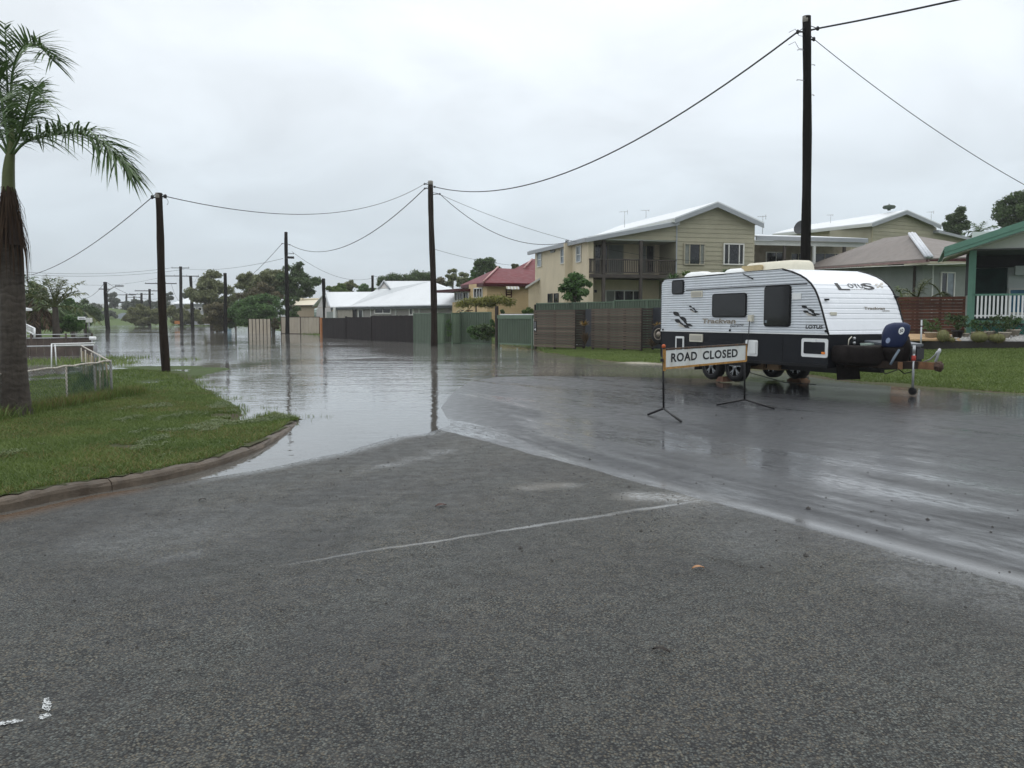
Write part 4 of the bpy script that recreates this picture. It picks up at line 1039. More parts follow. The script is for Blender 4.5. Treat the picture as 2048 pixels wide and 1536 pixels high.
part('end_wall', M_BOARD, T1, (Pl(tuple(TF.p(gs1, 0).xy), tuple((TF.p(gs1, 0) + Vector((TSd[0], TSd[1], 0))).xy)), 0, 13, .2, gr_[1] - .05, -.1, 0))
# openings
for u0, v0, u1, v1 in ((1076, 503, 1083.5, 534), (1123, 496, 1131.5, 527.5), (1154, 491.5, 1162.5, 525)): window(TS, u0, v0, u1, v1, T1, M_FRW, M_GLASSB, (), (.48,), .05)
window(TS, 1103, 498, 1110, 505, T1, M_KHTRIM, M_GREY, (), (), .05, 'vent')
window(TS, 1097.5, 587, 1105, 605, T1, M_FRD, M_GLASS, (), (), .05); window(TS, 1109.5, 586.5, 1117, 605, T1, M_FRD, M_GLASS, (), (), .05)
window(TB, 1188, 488, 1247, 549, T1, M_FRK, M_GLASS, (.22, .46), (), .06, 'sliding_door', [M_GLASS, M_GLASS, M_CURT]); window(TB, 1281, 490, 1308, 549, T1, M_FRK, M_GLASS, (.4,), (), .06, 'sliding_door', [M_CURT, M_GLASS])
window(TB, 1210, 580, 1280, 612, T1, M_FRW, M_GLASS, (.27, .54, .8), (), .07, panes=[M_CURT, M_GLASS, M_GLASS, M_GLASS])
window(TF.off(.04), 1367, 487, 1409, 530, T1, M_FRK, M_GLASS, (.27, .77), (), .06, panes=[M_CURT, M_GLASS, M_CURT], dep=.1); window(TF.off(.04), 1446, 487, 1487, 530, T1, M_FRW, M_GLASS, (.26, .77), (), .07, dep=.1)
part('downpipe', M_CREAM, T1, (TF, .0, .09, .3, zr0 - .25, .002, .09))
g = MB(); g.box(at(1191, 582.5, 51.5), (.16, .16, .16)); g.build('wall_light', M_BLK, T1)
g = MB(); g.box(at(1134, 486, TS.p(TS.s(1134), 0).y - .1), (.2, .2, .3)); g.build('service_bracket', M_BLK, T1)
antenna(at(1249, 455, 55), 55 * 32 / FPX, 'aerial at the left of the khaki gable roof'); antenna(at(1292, 436, 56), .5, 'small aerial stub midway up the white gable roof')
antenna(at(1525, 468, 53), 1.1, 'aerial mast standing between the two gabled townhouses')

# wing to the right with the shaded verandah
WG = TF.off(-1.2); w0, w1 = WG.s(1504), WG.s(1725)
T2 = thing('verandah_wing', 'flat roofed townhouse wing with dark shaded verandah', 'house', WG.p((w0 + w1) / 2, .3))
zf0, zf1 = WG.z(1560, 482), WG.z(1560, 474)
slabpart('flat_roof', M_WROOF, T2, [WG.p(w0, zf1 + .03, .3), WG.p(w1, zf1 + .03, .3), WG.p(w1, zf1 + .75, -6), WG.p(w0, zf1 + .75, -6)], .08)
part('fascia', M_KHTRIM, T2, (WG, w0, w1, zf0, zf1, .22, .34)); part('beam', M_SOFF, T2, (WG, w0, w1, zf0 - .28, zf0 - .002, -.05, .1))
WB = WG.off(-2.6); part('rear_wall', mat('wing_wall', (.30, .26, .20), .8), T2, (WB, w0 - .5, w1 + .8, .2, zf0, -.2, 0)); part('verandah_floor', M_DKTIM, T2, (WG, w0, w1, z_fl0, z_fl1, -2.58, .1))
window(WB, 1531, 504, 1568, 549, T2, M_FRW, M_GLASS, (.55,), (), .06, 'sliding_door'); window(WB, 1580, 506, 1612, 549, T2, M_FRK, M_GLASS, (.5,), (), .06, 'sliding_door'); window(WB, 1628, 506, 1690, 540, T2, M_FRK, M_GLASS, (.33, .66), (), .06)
for u_ in (1565, 1624, 1684): a = WG.s(u_); part('post', M_DKTIM if u_ != 1624 else M_SOFF, T2, (WG, a - .08, a + .08, .2, zf0 - .28, -.05, .1))
rl = part('railing', M_DKTIM, T2, (WG, w0, w1, rz1 - .07, rz1, .0, .08), (WG, w0, w1, rz0 + .05, rz0 + .1, .0, .08)); first = None
for a in np.arange(w0 + .05, w1, .13):
    if first is None: g = MB(); g.pbox(WG, a, a + .035, rz0 + .1, rz1 - .07, .02, .06); first = g.build('baluster', M_DKTIM, rl); af = a
    else: d_ = WG.t * (a - af); dup(first, (d_.x, d_.y, 0))
dsh = thing('satellite_dish', 'grey satellite dish on the verandah roof behind the pole', 'satellite dish', at(1606, 471, 51.5))
g = MB(); g.lathe(at(1603, 456, 51.3), [(.02, .0), (.18, .02), (.33, .07), (.42, .13), (.425, .14), (.40, .135), (.2, .05), (.01, .02)], 18, (-.75, -.6, .3)); g.build('dish', mat('dark_dish', (.06, .062, .066), .6), dsh)
g = MB(); g.tube([at(1606, 472, 51.5), at(1604, 456, 51.5)], .03, 6); g.build('mast', M_STEEL, dsh)

# --- second townhouse behind
U1 = plY(1738, 66, 1868, 69.5); UD = (-.30, .954)
def back2(p, L): return Vector((p.x - .93 * L, p.y + .37 * L, p.z))
T3 = thing('townhouse', 'rear khaki townhouse with long white roof behind the brown roof', 'house', U1.p(U1.s(1803), .3))
pk = U1.hit(1803, 424); gl_ = U1.hit(1737, 448); gr_ = U1.hit(1866, 451)
part('gable_core', M_BOARD, T3, (U1, U1.s(1737), U1.s(1866), 1.0, gl_[1] - .15, -4, -.006))
GL3 = lambda z: pk[0] - (pk[1] - z) * (pk[0] - gl_[0]) / (pk[1] - gl_[1]); GR3 = lambda z: pk[0] + (pk[1] - z) * (gr_[0] - pk[0]) / (pk[1] - gr_[1])
boards(U1, U1.s(1737), U1.s(1866), 5.4, pk[1], .285, M_BOARD, T3, left=GL3, right=GR3)
sgl = (pk[1] - gl_[1]) / (pk[0] - gl_[0]); sgr = (pk[1] - gr_[1]) / (gr_[0] - pk[0])
PK = U1.p(pk[0], pk[1] + .13, .5); PLf = U1.p(gl_[0] - .2, pk[1] + .13 - (pk[0] - gl_[0] + .2) * sgl, .5); PRf = U1.p(gr_[0] + .35, pk[1] + .13 - (gr_[0] + .35 - pk[0]) * sgr, .5)
bk = at(1545, 467, 77); bkr = at(1600, 452, 81)
slabpart('gable_roof', M_WROOF, T3, [PLf, PK, bkr, bk], .08); slabpart('gable_roof', M_WROOF, T3, [PK, PRf, bkr + (PRf - PK) * 1.0, bkr], .08)
for a_, b_ in ((PLf, PK), (PK, PRf)):
    g = MB(); g.slab([a_ - Vector((0, 0, .08)), b_ - Vector((0, 0, .08)), b_ - Vector((0, 0, .36)), a_ - Vector((0, 0, .36))], .06, (0, 1, 0)); g.build('barge_board', M_KHTRIM, T3)
sw = [PLf - Vector((-.3, -.6, .2)), bk - Vector((-.3, -.6, .1)), bk - Vector((-.3, -.6, 3.2)), PLf - Vector((-.3, -.6, 3.6))]
g = MB(); g.slab(sw, .1, (.5, .8, 0)); g.build('side_wall', mat('cream_wall_far', (.44, .39, .27), .8, .06), T3)
ga = MB(); ga.slab([PLf - Vector((0, 0, .08)), bk - Vector((0, 0, .08)), bk - Vector((0, 0, .3)), PLf - Vector((0, 0, .3))], .14, (-.3, -.8, 0)); ga.build('gutter', M_SOFF, T3)
e1_, e2_ = U1.hit(1866, 461), U1.hit(1945, 480)
slabpart('lower_roof', M_KHTRIM, T3, [U1.p(e1_[0], e1_[1], .5), U1.p(e2_[0], e2_[1], .5), U1.p(e2_[0], e2_[1], -6), U1.p(e1_[0], e1_[1], -6)], .22)
boards(U1, e1_[0], e2_[0], 4.0, e1_[1] - .2, .285, M_BOARD, T3, right=lambda z: e1_[0] + (e1_[1] - .2 - z) / (e1_[1] - e2_[1]) * (e2_[0] - e1_[0]))
antenna(at(1862, 446, 69), .9, 'aerial at the right end of the rear townhouse roof'); antenna(at(1661, 446, 74), .7, 'short aerial on the rear townhouse long roof')
av = thing('roof_ventilator', 'dark whirling roof vent with spike on the rear townhouse ridge', 'roof vent', at(1778, 421, 69))
g = MB(); g.lathe(at(1778, 421, 69), [(.12, 0), (.14, .1), (.42, .14), (.5, .26), (.42, .38), (.1, .44), (.02, .5)], 12); g.build('dome', mat('dark_vent', (.05, .07, .05), .6), av)
g = MB(); g.tube([at(1778, 418, 69), at(1778, 406, 69)], .015, 5); g.build('spike', M_STEEL, av)

# --- brown hip roofed house
BH = thing('bungalow', 'grey green house with brown hip roof and white ridge cap', 'house', at(1800, 660, 44))
YB = 43.0
e_c = at(1856, 516.5, YB); e_l = at(1600, 536, YB + 13); apx = at(1822, 470, YB + 5.5); apl = at(1768, 476, YB + 8.5); e_r = at(1965, 513, YB + 1.6); apr = at(1960, 493, YB + 6)
slabpart('hip_roof', M_BRROOF, BH, [e_l, e_c, apx, apl], .06); slabpart('hip_roof', M_BRROOF, BH, [e_c, e_r, apr, apx], .06)
slabpart('hip_roof', M_BRROOF, BH, [apl, apx, apx + Vector((3, 8, -2.4)), apl + Vector((4, 8, -2.4))], .06)
g = MB(); d_ = (e_c - apx).normalized(); sd = Vector((1, .15, 0)) * .22; up_ = Vector((0, 0, .07))
for k in (-1, 0, 1):
    g.tube([apx + up_ + sd * k * .75 + Vector((0, -.1, 0)), e_c + up_ + sd * k * .75 + Vector((0, -.1, 0))], .10 if k == 0 else .075, 8)
g.build('ridge_cap', mat('white_ridge_metal', (.52, .54, .57), .45, .12, 5), BH)
wc = at(1845, 560, YB + 1.2); BW = Pl((wc.x, wc.y), (e_r.x, wc.y + 1.4)); zsof = e_c.z - .22
BWL = Pl((wc.x, wc.y), (wc.x - 10.5, wc.y + 12.2))
part('front_wall', M_GGWALL, BH, (BW, 0, 5, .4, zsof, -.15, 0)); part('side_wall', M_GGWALL, BH, (BWL, .0, 15, .4, zsof, -.15, 0))
for a_, b_ in ((e_l, e_c), (e_c, e_r)):
    g = MB(); fh = .20 if a_ is e_l else .24; nn = Vector((-(b_ - a_).y, (b_ - a_).x, 0)).normalized(); g.slab([a_ - Vector((0, 0, .06)), b_ - Vector((0, 0, .06)), b_ - Vector((0, 0, fh)), a_ - Vector((0, 0, fh * .6))], .1, nn); g.build('fascia', M_REDB if a_ is e_c else mat('pinkish_gutter', (.20, .13, .12), .5), BH)
slabpart('soffit', M_SOFF, BH, [e_l - Vector((0, 0, .3)), e_c - Vector((0, 0, .3)), wc + Vector((0, 0, zsof + .0 - wc.z)), BWL.p(15, zsof)], .03)
slabpart('soffit', M_SOFF, BH, [e_c - Vector((0, 0, .31)), e_r - Vector((0, 0, .31)), BW.p(5, zsof), BW.p(0, zsof)], .03)
window(BW, 1880, 544, 1908, 600, BH, M_FRW, M_GLASS, (.45,), (), .06, panes=[M_GLASS, M_GLASSB])
part('cover_strip', M_SOFF, BH, (BW, BW.s(1861), BW.s(1863.5), .5, zsof, .002, .03)); part('downpipe', M_SLATD, BH, (BWL, .35, .45, .4, zsof, .002, .1))

# --- red roofed house
YR = 64.0
RC = at(974, 600, YR); RR = plY(974, YR, 1064, 66.0); RLf = Pl((RC.x, RC.y), (RC.x - .47, RC.y + .883))
R0 = thing('cottage', 'cream boarded cottage with red hip roof and window awning', 'house', (RC.x, RC.y, .5))
zev = RR.z(1010, 567)
part('front_wall', M_YBOARD, R0, (RR, 0, RR.s(1068), .4, zev, -.2, -.006)); boards(RR, 0, RR.s(1068), .8, zev, .20, M_YBOARD, R0, joined=True)
sl_ = RLf.s(906); part('side_wall', M_YBOARD, R0, (RLf, .0, RLf.s(938), .4, zev, -.2, 0))
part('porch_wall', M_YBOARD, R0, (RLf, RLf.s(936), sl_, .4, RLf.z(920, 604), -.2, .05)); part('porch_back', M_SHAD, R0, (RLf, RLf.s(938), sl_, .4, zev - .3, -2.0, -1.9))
rl_, rc_, ap_, rr_ = at(921, 570, 71.5), at(967, 565, 63.3), at(996, 536, 68.5), at(1085, 567, 66)
rg_ = at(1085, 541, 70); slabpart('hip_roof', M_REDR, R0, [rl_, rc_, ap_], .07); slabpart('hip_roof', M_REDR, R0, [rc_, rr_, rg_, ap_], .07)
u_a, u_b, u_c, u_d = at(1026, 539, 70), at(1066, 518, 74), at(1090, 518, 74), at(1090, 560, 68.8)
slabpart('upper_roof', M_REDR, R0, [u_a, at(1048, 546, 69.6), u_d, u_c, u_b], .07)
for a_, b_ in ((rc_, ap_), (at(1048, 538, 70.2), at(1064, 520, 73.6))):
    g = MB(); g.tube([a_ + Vector((0, -.05, .08)), b_ + Vector((0, -.05, .08))], .07, 6); g.build('ridge_cap', mat('pink_ridge_cap', (.42, .24, .22), .5), R0)
for a_, b_ in ((rl_, rc_), (rc_, rr_)):
    g = MB(); nn = Vector((-(b_ - a_).y, (b_ - a_).x, 0)).normalized(); g.slab([a_ - Vector((0, 0, .07)), b_ - Vector((0, 0, .07)), b_ - Vector((0, 0, .27)), a_ - Vector((0, 0, .27))], .1, nn); g.build('gutter', M_REDB, R0)
window(RLf, 949, 575.5, 965, 596, R0, M_FRW, M_GLASS, (.34, .67), (), .08); window(RR, 1011, 578, 1023, 600, R0, M_REDB, M_GLASS, (), (.5,), .08)
window(RLf.off(.06), 911, 583, 927, 603, R0, M_FRW, M_GLASS, (.33, .66), (), .09); window(RLf.off(.02), 928, 583, 938, 604, R0, M_FRW, M_GLASS, (.5,), (), .09, 'door')
pz = RLf.z(920, 579)
slabpart('porch_roof', M_REDB, R0, [RLf.p(RLf.s(892), pz, 1.0), RLf.p(RLf.s(941), pz, 1.0), RLf.p(RLf.s(941), pz, -2), RLf.p(RLf.s(892), pz, -2)], .2)
aw0, aw1 = RR.s(1005.5), RR.s(1031); azt, azb = RR.z(1015, 570.5), RR.z(1015, 578.5)
aw = thing('window_awning', 'striped white canopy awning over the cottage window', 'awning', RR.p((aw0 + aw1) / 2, azb, .3))
for i in range(8):
    a, b = aw0 + (aw1 - aw0) * i / 8, aw0 + (aw1 - aw0) * (i + 1) / 8; g = MB(); prof = [(0.02, azt), (.3, azt - .03), (.5, azt - .12), (.58, azb)]
    for (d0, z0), (d1, z1) in zip(prof[:-1], prof[1:]): g.hexa([RR.p(a, z0 - .02, d0), RR.p(b, z0 - .02, d0), RR.p(b, z1 - .02, d1), RR.p(a, z1 - .02, d1), RR.p(a, z0, d0), RR.p(b, z0, d0), RR.p(b, z1, d1), RR.p(a, z1, d1)])
    g.build('slat', M_WHITE if i % 2 else mat('pale_yellow_awning', (.55, .52, .40), .5), aw)
st_ = [RLf.p(RLf.s(916) , RLf.z(916, 623), 1.2), RLf.p(RLf.s(934), RLf.z(934, 609), 1.2)]
g = MB(); g.tube([at(913, 624, 65), at(936, 607, 64.6)], .06, 6); g.tube([at(913, 633, 65), at(936, 617, 64.6)], .05, 6)
for f in (.1, .5, .9): p_ = at(913 + 23 * f, 624 - 17 * f, 65); g.tube([p_, p_ - Vector((0, 0, .9))], .04, 6)
g.build('stair_rail', mat('pale_yellow_rail', (.58, .50, .30), .6), R0)
g = MB()
for i in range(6): p_ = at(914 + 4 * i, 636 - 3 * i, 65.3); g.box(p_, (.5, 1.0, .06), -.4)
g.build('stair', M_DKTIM, R0)
# annex roof edge by the townhouse
sa_ = [at(1052, 571, 58), at(1073, 556, 57), at(1073, 560, 62), at(1052, 575, 62)]
AX = thing('annex', 'small cream annex with white sloping eave between cottage and townhouse', 'house', at(1062, 630, 59))
slabpart('roof', M_SOFF, AX, [at(1051, 573, 58), at(1085, 552, 58), at(1085, 553, 62), at(1051, 574, 62)], .14); g = MB(); g.slab([at(1057, 573, 58.3), at(1085, 556, 58.3), at(1085, 640, 58.3), at(1057, 640, 58.3)], .2, (0, 1, 0)); g.build('wall', M_CREAM, AX)

# --- white roofed low house
WF = plY(663, 82, 908, 70); W0 = thing('low_house', 'low pale house with broad white hip roof behind black fence', 'house', WF.p(WF.s(800), .2)); W0e = 2.75
part('front_wall', M_GREYW, W0, (WF, .3, WF.s(925), .1, W0e - .1, -.2, -.25 + .05))
eaL, eaV, eaR = at(661, 613.5, 82), at(699, 612.5, 80), at(955, 607.5, 67.5)
gA, gF = at(650, 584, 87), at(631, 617, 93); rE = at(745, 583.5, 82)
slabpart('garage_roof', M_WROOF, W0, [eaL, eaV, rE, gA], .08)
slabpart('garage_roof', M_WROOF, W0, [gA, rE, at(735, 600, 92), at(625, 612, 94)], .08)
p_l, p_r = at(768, 562, 80.5), at(862, 562, 76.5)
slabpart('main_roof', M_WROOF, W0, [eaV, eaR, p_r, p_l, at(779, 577, 78.6), at(757, 577.5, 79.5), rE], .08)
slabpart('main_roof', M_WROOF, W0, [eaR, at(985, 607, 76), p_r], .08); slabpart('main_roof', M_WROOF, W0, [p_l, p_r, at(890, 590, 88), at(740, 590, 90)], .08)
g = MB(); g.slab([at(759, 577, 79.6), at(778, 576.5, 78.8), at(768, 563.5, 80.3)], .1, (0, 1, 0)); g.build('gablet', M_GREYW, W0)
g = MB()
for a_, b_ in ((at(779, 577, 78.4), at(768, 561.5, 80.2)), (at(757, 577.5, 79.3), at(768, 561.5, 80.2))): g.tube([a_, b_], .09, 5)
g.build('gablet_barge', M_KHTRIM, W0)
g = MB(); g.slab([at(634, 616, 92), at(662, 613, 82.4), at(650, 586, 86.6)], .12, (.7, .7, 0)); g.build('gable_end', M_GREYW, W0)
g = MB(); g.slab([at(664, 613, 82.3), at(651, 585, 86.7), at(651, 590, 86.7), at(660, 613, 82.3)], .15, (-.6, -.6, 0)); g.build('barge_board', M_KHTRIM, W0)
g = MB(); g.slab([eaL - Vector((0, 0, .08)), eaR - Vector((0, 0, .08)), eaR - Vector((0, 0, .3)), eaL - Vector((0, 0, .3))], .12, (.5, .85, 0)); g.build('gutter', mat('dark_gutter', (.05, .06, .06), .5), W0)
g = MB(); g.slab([at(633, 617, 91), at(662, 614, 82.5), at(662, 645, 82.5), at(633, 642, 91)], .15, (.7, .7, 0)); g.build('garage_wall', M_GREYW, W0)
part('garage_recess_shade', M_SHAD, W0, (WF, WF.s(673), WF.s(710), .1, W0e - .3, -.19, -.1)); part('pillar', M_SOFF, W0, (WF, WF.s(668), WF.s(672.5), .1, W0e - .1, -.3, .1)); part('garage_door', M_GGWALL, W0, (WF, WF.s(653), WF.s(667), .1, W0e - .5, -.1, -.02)); part('side_panel', mat('taupe_panel', (.26, .24, .20), .7), W0, (WF, WF.s(674), WF.s(704), .1, W0e - .32, -.1, -.06))  # the near-black sheet before the wall paints in the garage opening's shade
WF2 = WF.off(-.19); window(WF2, 717, 618, 727, 640, W0, M_SOFF, M_GLASS, (), (), .1, 'door'); window(WF2, 750, 615.5, 783, 628, W0, M_FRW, M_GLASS, (.5,), (), .1); window(WF2, 819, 615.5, 829, 631, W0, M_FRW, M_GLASS, (.65,), (), .1)
for u_ in (739, 789, 836, 872): part('cover_strip', M_SOFF, W0, (WF2, WF.s(u_) - .06, WF.s(u_) + .06, .1, W0e - .12, .01, .05))

# --- beige shed house behind the driveway
SF = plY(590, 104, 640, 100); S0 = thing('shed', 'beige shed with cream roof and pipe rack behind the beige fence', 'shed', SF.p(SF.s(612), .2))
part('front_wall', M_BEIGEW, S0, (SF, SF.s(588), SF.s(638), .1, SF.z(610, 610.5), -5, 0)); g = MB(); g.slab([at(577, 611, 108), at(589, 611, 104.1), at(589, 640, 104.1), at(577, 640, 108)], .2, (.4, .9, 0)); g.build('side_wall', M_BEIGEW, S0)
slabpart('roof', M_CROOF, S0, [at(588, 610, 103.6), at(640, 610.5, 99.6), at(642, 598.5, 104), at(592, 599, 108)], .1); slabpart('roof', M_CROOF, S0, [at(577, 608, 109), at(588, 610, 103.6), at(592, 599, 108), at(585, 601, 110)], .1)
part('gutter', mat('brown_gutter', (.04, .03, .025), .5), S0, (SF, SF.s(588), SF.s(640), SF.z(610, 612), SF.z(610, 610.3), .15, .4)); window(SF.off(.02), 578.5, 617, 588, 640, S0, M_FRD, M_GLASS, (), (), .1, 'door')
g = MB()
for u0_, u1_ in ((600, 604), (626, 630)): g.box(at((u0_ + u1_) / 2, 600, 106), (.28, .3, .5))
g.tube([at(593, 599, 107), at(640, 597.5, 104)], .12, 6); g.build('pipe_rack', M_CROOF, S0)
TK = thing('water_tank', 'small pale green water tank beside the beige shed', 'water tank', at(635, 632, 97))
g = MB(); g.lathe(at(635, 634, 97), [(.36, 0), (.36, .9), (.30, .95), (.1, 1.0)], 12); g.build('tank_body', mat('pale_tank', (.45, .52, .48), .5), TK)
for i in range(3):
    g = MB(); g.lathe(at(635, 634, 97) + Vector((0, 0, .12 + .3 * i)), [(.365, 0), (.385, .03), (.365, .06)], 12); g.build('band', mat('tank_band', (.2, .26, .24), .5) if i == 0 else bpy.data.materials['tank_band'], TK)

# --- far white roofed house, hill building
FF = plY(345, 172, 412, 168); F0 = thing('far_house', 'far white roofed house behind bushes on the bank', 'house', FF.p(FF.s(378), .5))
part('front_wall', mat('far_wall', (.36, .37, .38), .7), F0, (FF, FF.s(349), FF.s(410), .3, FF.z(380, 608), -6, 0))
slabpart('roof', M_WROOF, F0, [FF.p(FF.s(346), FF.z(380, 607), .6), FF.p(FF.s(413), FF.z(380, 607), .6), FF.p(FF.s(398), FF.z(380, 593), -5), FF.p(FF.s(342), FF.z(380, 593), -5)], .15); slabpart('roof', M_WROOF, F0, [FF.p(FF.s(346), FF.z(380, 593), -5), FF.p(FF.s(398), FF.z(380, 593), -5), FF.p(FF.s(413), FF.z(380, 607), -10), FF.p(FF.s(346), FF.z(380, 607), -10)], .15)
for u0_, u1_ in ((385, 392), (396, 404)): window(FF.off(.02), u0_, 614, u1_, 622, F0, M_FRW, M_GLASS, (), (), .15)
for u0_, u1_ in ((388, 396), (400, 408)): window(FF.off(.02), u0_, 628, u1_, 638, F0, M_FRW, M_GLASS, (), (), .15)
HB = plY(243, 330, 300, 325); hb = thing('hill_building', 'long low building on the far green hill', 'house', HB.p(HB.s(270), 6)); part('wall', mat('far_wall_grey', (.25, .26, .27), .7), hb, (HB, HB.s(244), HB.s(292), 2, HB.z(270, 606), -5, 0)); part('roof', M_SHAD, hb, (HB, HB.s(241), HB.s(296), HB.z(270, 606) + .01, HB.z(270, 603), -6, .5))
hw = thing('hill_building', 'small white roof among the hill trees', 'house', at(290, 612, 300)); slabpart('roof', M_WROOF, hw, [at(281, 612, 300), at(297, 612, 300), at(295, 606, 306), at(283, 606, 306)], .3); g = MB(); g.box(at(289, 616, 304), (2.2, 6, 2.0)); g.build('wall', M_GREYW, hw)

# --- left house with verandah stair
LF = plY(-60, 47, 56, 49); LH = thing('stilt_house', 'white trimmed house with verandah stair behind the palm trunk', 'house', LF.p(LF.s(20), .2))
part('wall', mat('lh_wall', (.30, .31, .30), .7), LH, (LF, LF.s(-60), LF.s(47), .8, LF.z(20, 614), -5, -1.5)); slabpart('roof', M_WROOF, LH, [LF.p(LF.s(-60), LF.z(0, 617), .5), LF.p(LF.s(60), LF.z(0, 617), .5), LF.p(LF.s(48), LF.z(0, 605), -4), LF.p(LF.s(-60), LF.z(0, 605), -4)], .12)
part('post', M_WHITE, LH, (LF, LF.s(50), LF.s(52), .2, LF.z(0, 617), -.1, .0)); part('floor', M_WHITE, LH, (LF, LF.s(-60), LF.s(53), LF.z(0, 664), LF.z(0, 661), -1.5, .1))
sr = MB(); h0, h1 = at(52, 649, 48), at(69, 657, 46.5); l0, l1 = at(52, 661, 48), at(69, 669, 46.5)
sr.tube([h0, h1], .05, 6); sr.tube([l0, l1], .05, 6); sr.tube([h1, at(69, 676, 46.5)], .05, 6); sr = sr.build('stair_rail', M_WHITE, LH)
for f in np.linspace(.12, .9, 6): g = MB(); g.tube([h0.lerp(h1, f), l0.lerp(l1, f)], .025, 5); g.build('baluster', M_WHITE, sr)

# --- green trimmed house at the right
YG = 33.0
GP = plY(1937, YG, 2300, 30.6); G0 = thing('queenslander', 'white house with aqua trim, verandah and lattice base', 'house', GP.p(GP.s(2000), .5))
zfl = GP.z(1990, 641); zfl0 = GP.z(1990, 647); z_s = GP.z(1990, 500)
s0 = GP.s(1937); s1 = GP.s(2300); GBk = GP.off(-3.4)
part('verandah_floor', M_AQUA, G0, (GP, s0, s1, zfl0, zfl, -3.4, .05))
part('post', M_AQUA, G0, (GP, s0 - .06, s0 + .10, .4, z_s, -.1, .08)); part('post', M_AQUA, G0, (GP, GP.s(1943), GP.s(1948), zfl, z_s, -.05, .06))
part('rear_wall', M_GWALL, G0, (GBk, s0 + .2, s1, .5, z_s + 1.0, -.2, 0)); part('ceiling', mat('dark_ceiling', (.10, .10, .10), .8), G0, (GP, s0, s1, z_s, z_s + .05, -3.4, .02))
boards(GBk, GBk.s(2013), s1, zfl, z_s, .21, M_GWALL, G0, d=.003)
part('shade_screen', mat('dark_green_screen', (.010, .030, .026), .7, .3, 3), G0, (GBk, s0 + .3, GBk.s(2011), zfl, GBk.z(1990, 536), .02, .05)); part('verandah_shade_panel', M_SHAD, G0, (GBk, s0 + .3, s1, GBk.z(1990, 536) + .01, z_s, .06, .09))  # near-black upper panel puts the verandah's interior shade into colour
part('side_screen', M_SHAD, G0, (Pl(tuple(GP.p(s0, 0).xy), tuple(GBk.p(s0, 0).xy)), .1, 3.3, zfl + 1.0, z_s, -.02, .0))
window(GBk.off(.09), 2016, 576, 2120, 628, G0, M_FRW, mat('blue_panel_glass', (.03, .13, .22), .3), (.45,), (), .07)
ac = thing('air_conditioner', 'grey wall air conditioner with hanging cables on the verandah', 'air conditioner', at(2030, 555, YG + 2.8)); a0 = at(2022, 534, YG + 2.7)
g = MB(); g.pbox(GBk, GBk.s(2024), GBk.s(2080), GBk.z(2030, 551), GBk.z(2030, 533), .12, .5); g.build('casing', M_GWALL, ac)
g = MB(); g.tube([at(2019, 537, YG + 2.6), at(2018, 548, YG + 2.5), at(2027, 559, YG + 2.5), at(2050, 559, YG + 2.5)], .018, 6); g.tube([at(2022, 541, YG + 2.6), at(2024, 553, YG + 2.5), at(2060, 556, YG + 2.5)], .014, 6); g.build('cable', M_BLK, ac)
rz1, rz0 = GP.z(1990, 588), GP.z(1990, 634)
rl = part('railing', M_AQUA, G0, (GP, s0 + .1, s1, rz1 - .06, rz1 + .01, -.04, .06)); part('bottom_rail', M_WHITE, rl, (GP, s0 + .1, s1, rz0 + .02, rz0 + .08, -.02, .03))
us = np.arange(GP.s(1946), s1, GP.s(1959) - GP.s(1951)); first = None; rr = random.Random(3)
for i, a in enumerate(us):
    if first is None: g = MB(); g.pbox(GP, a - .032, a + .032, rz0 - .04, rz1 - .06, .03, .055); first = g.build('baluster', M_WHITE, rl); af = a
    else: d_ = GP.t * (a - af); dup(first, (d_.x, d_.y, rr.uniform(-.015, .015)))
part('verandah_skirt', M_BROWNW, G0, (GP, s0 + .1, s1, zfl0 - .03, zfl0 - .002, -.1, .06))
LT = thing('lattice_dummy', None, None, (0, 0, 0)); bpy.data.objects.remove(LT)
g = MB(); ztl, zbl = zfl0 - .06, .55
for k in np.arange(-1.2, s1 - s0, .15):
    for sg in (1, -1):
        h_ = ztl - zbl; a_, b_ = s0 + k, s0 + k + h_
        za0, za1 = (zbl, ztl) if sg > 0 else (ztl, zbl)
        lo = max(a_, s0 + .1); hi = min(b_, s1)
        if hi - lo < .02: continue
        f0, f1 = (lo - a_) / h_, (hi - a_) / h_; w_ = .024; d_ = .012 if sg > 0 else -.004
        pa, pb = (lo, za0 + (za1 - za0) * f0), (hi, za0 + (za1 - za0) * f1)
        g.hexa([GP.p(pa[0], pa[1] - w_, d_), GP.p(pa[0], pa[1] - w_, d_ + .012), GP.p(pb[0], pb[1] - w_, d_ + .012), GP.p(pb[0], pb[1] - w_, d_), GP.p(pa[0], pa[1] + w_, d_), GP.p(pa[0], pa[1] + w_, d_ + .012), GP.p(pb[0], pb[1] + w_, d_ + .012), GP.p(pb[0], pb[1] + w_, d_)])
o = g.build('lattice', M_AQUAD, G0); o['kind'] = 'stuff'
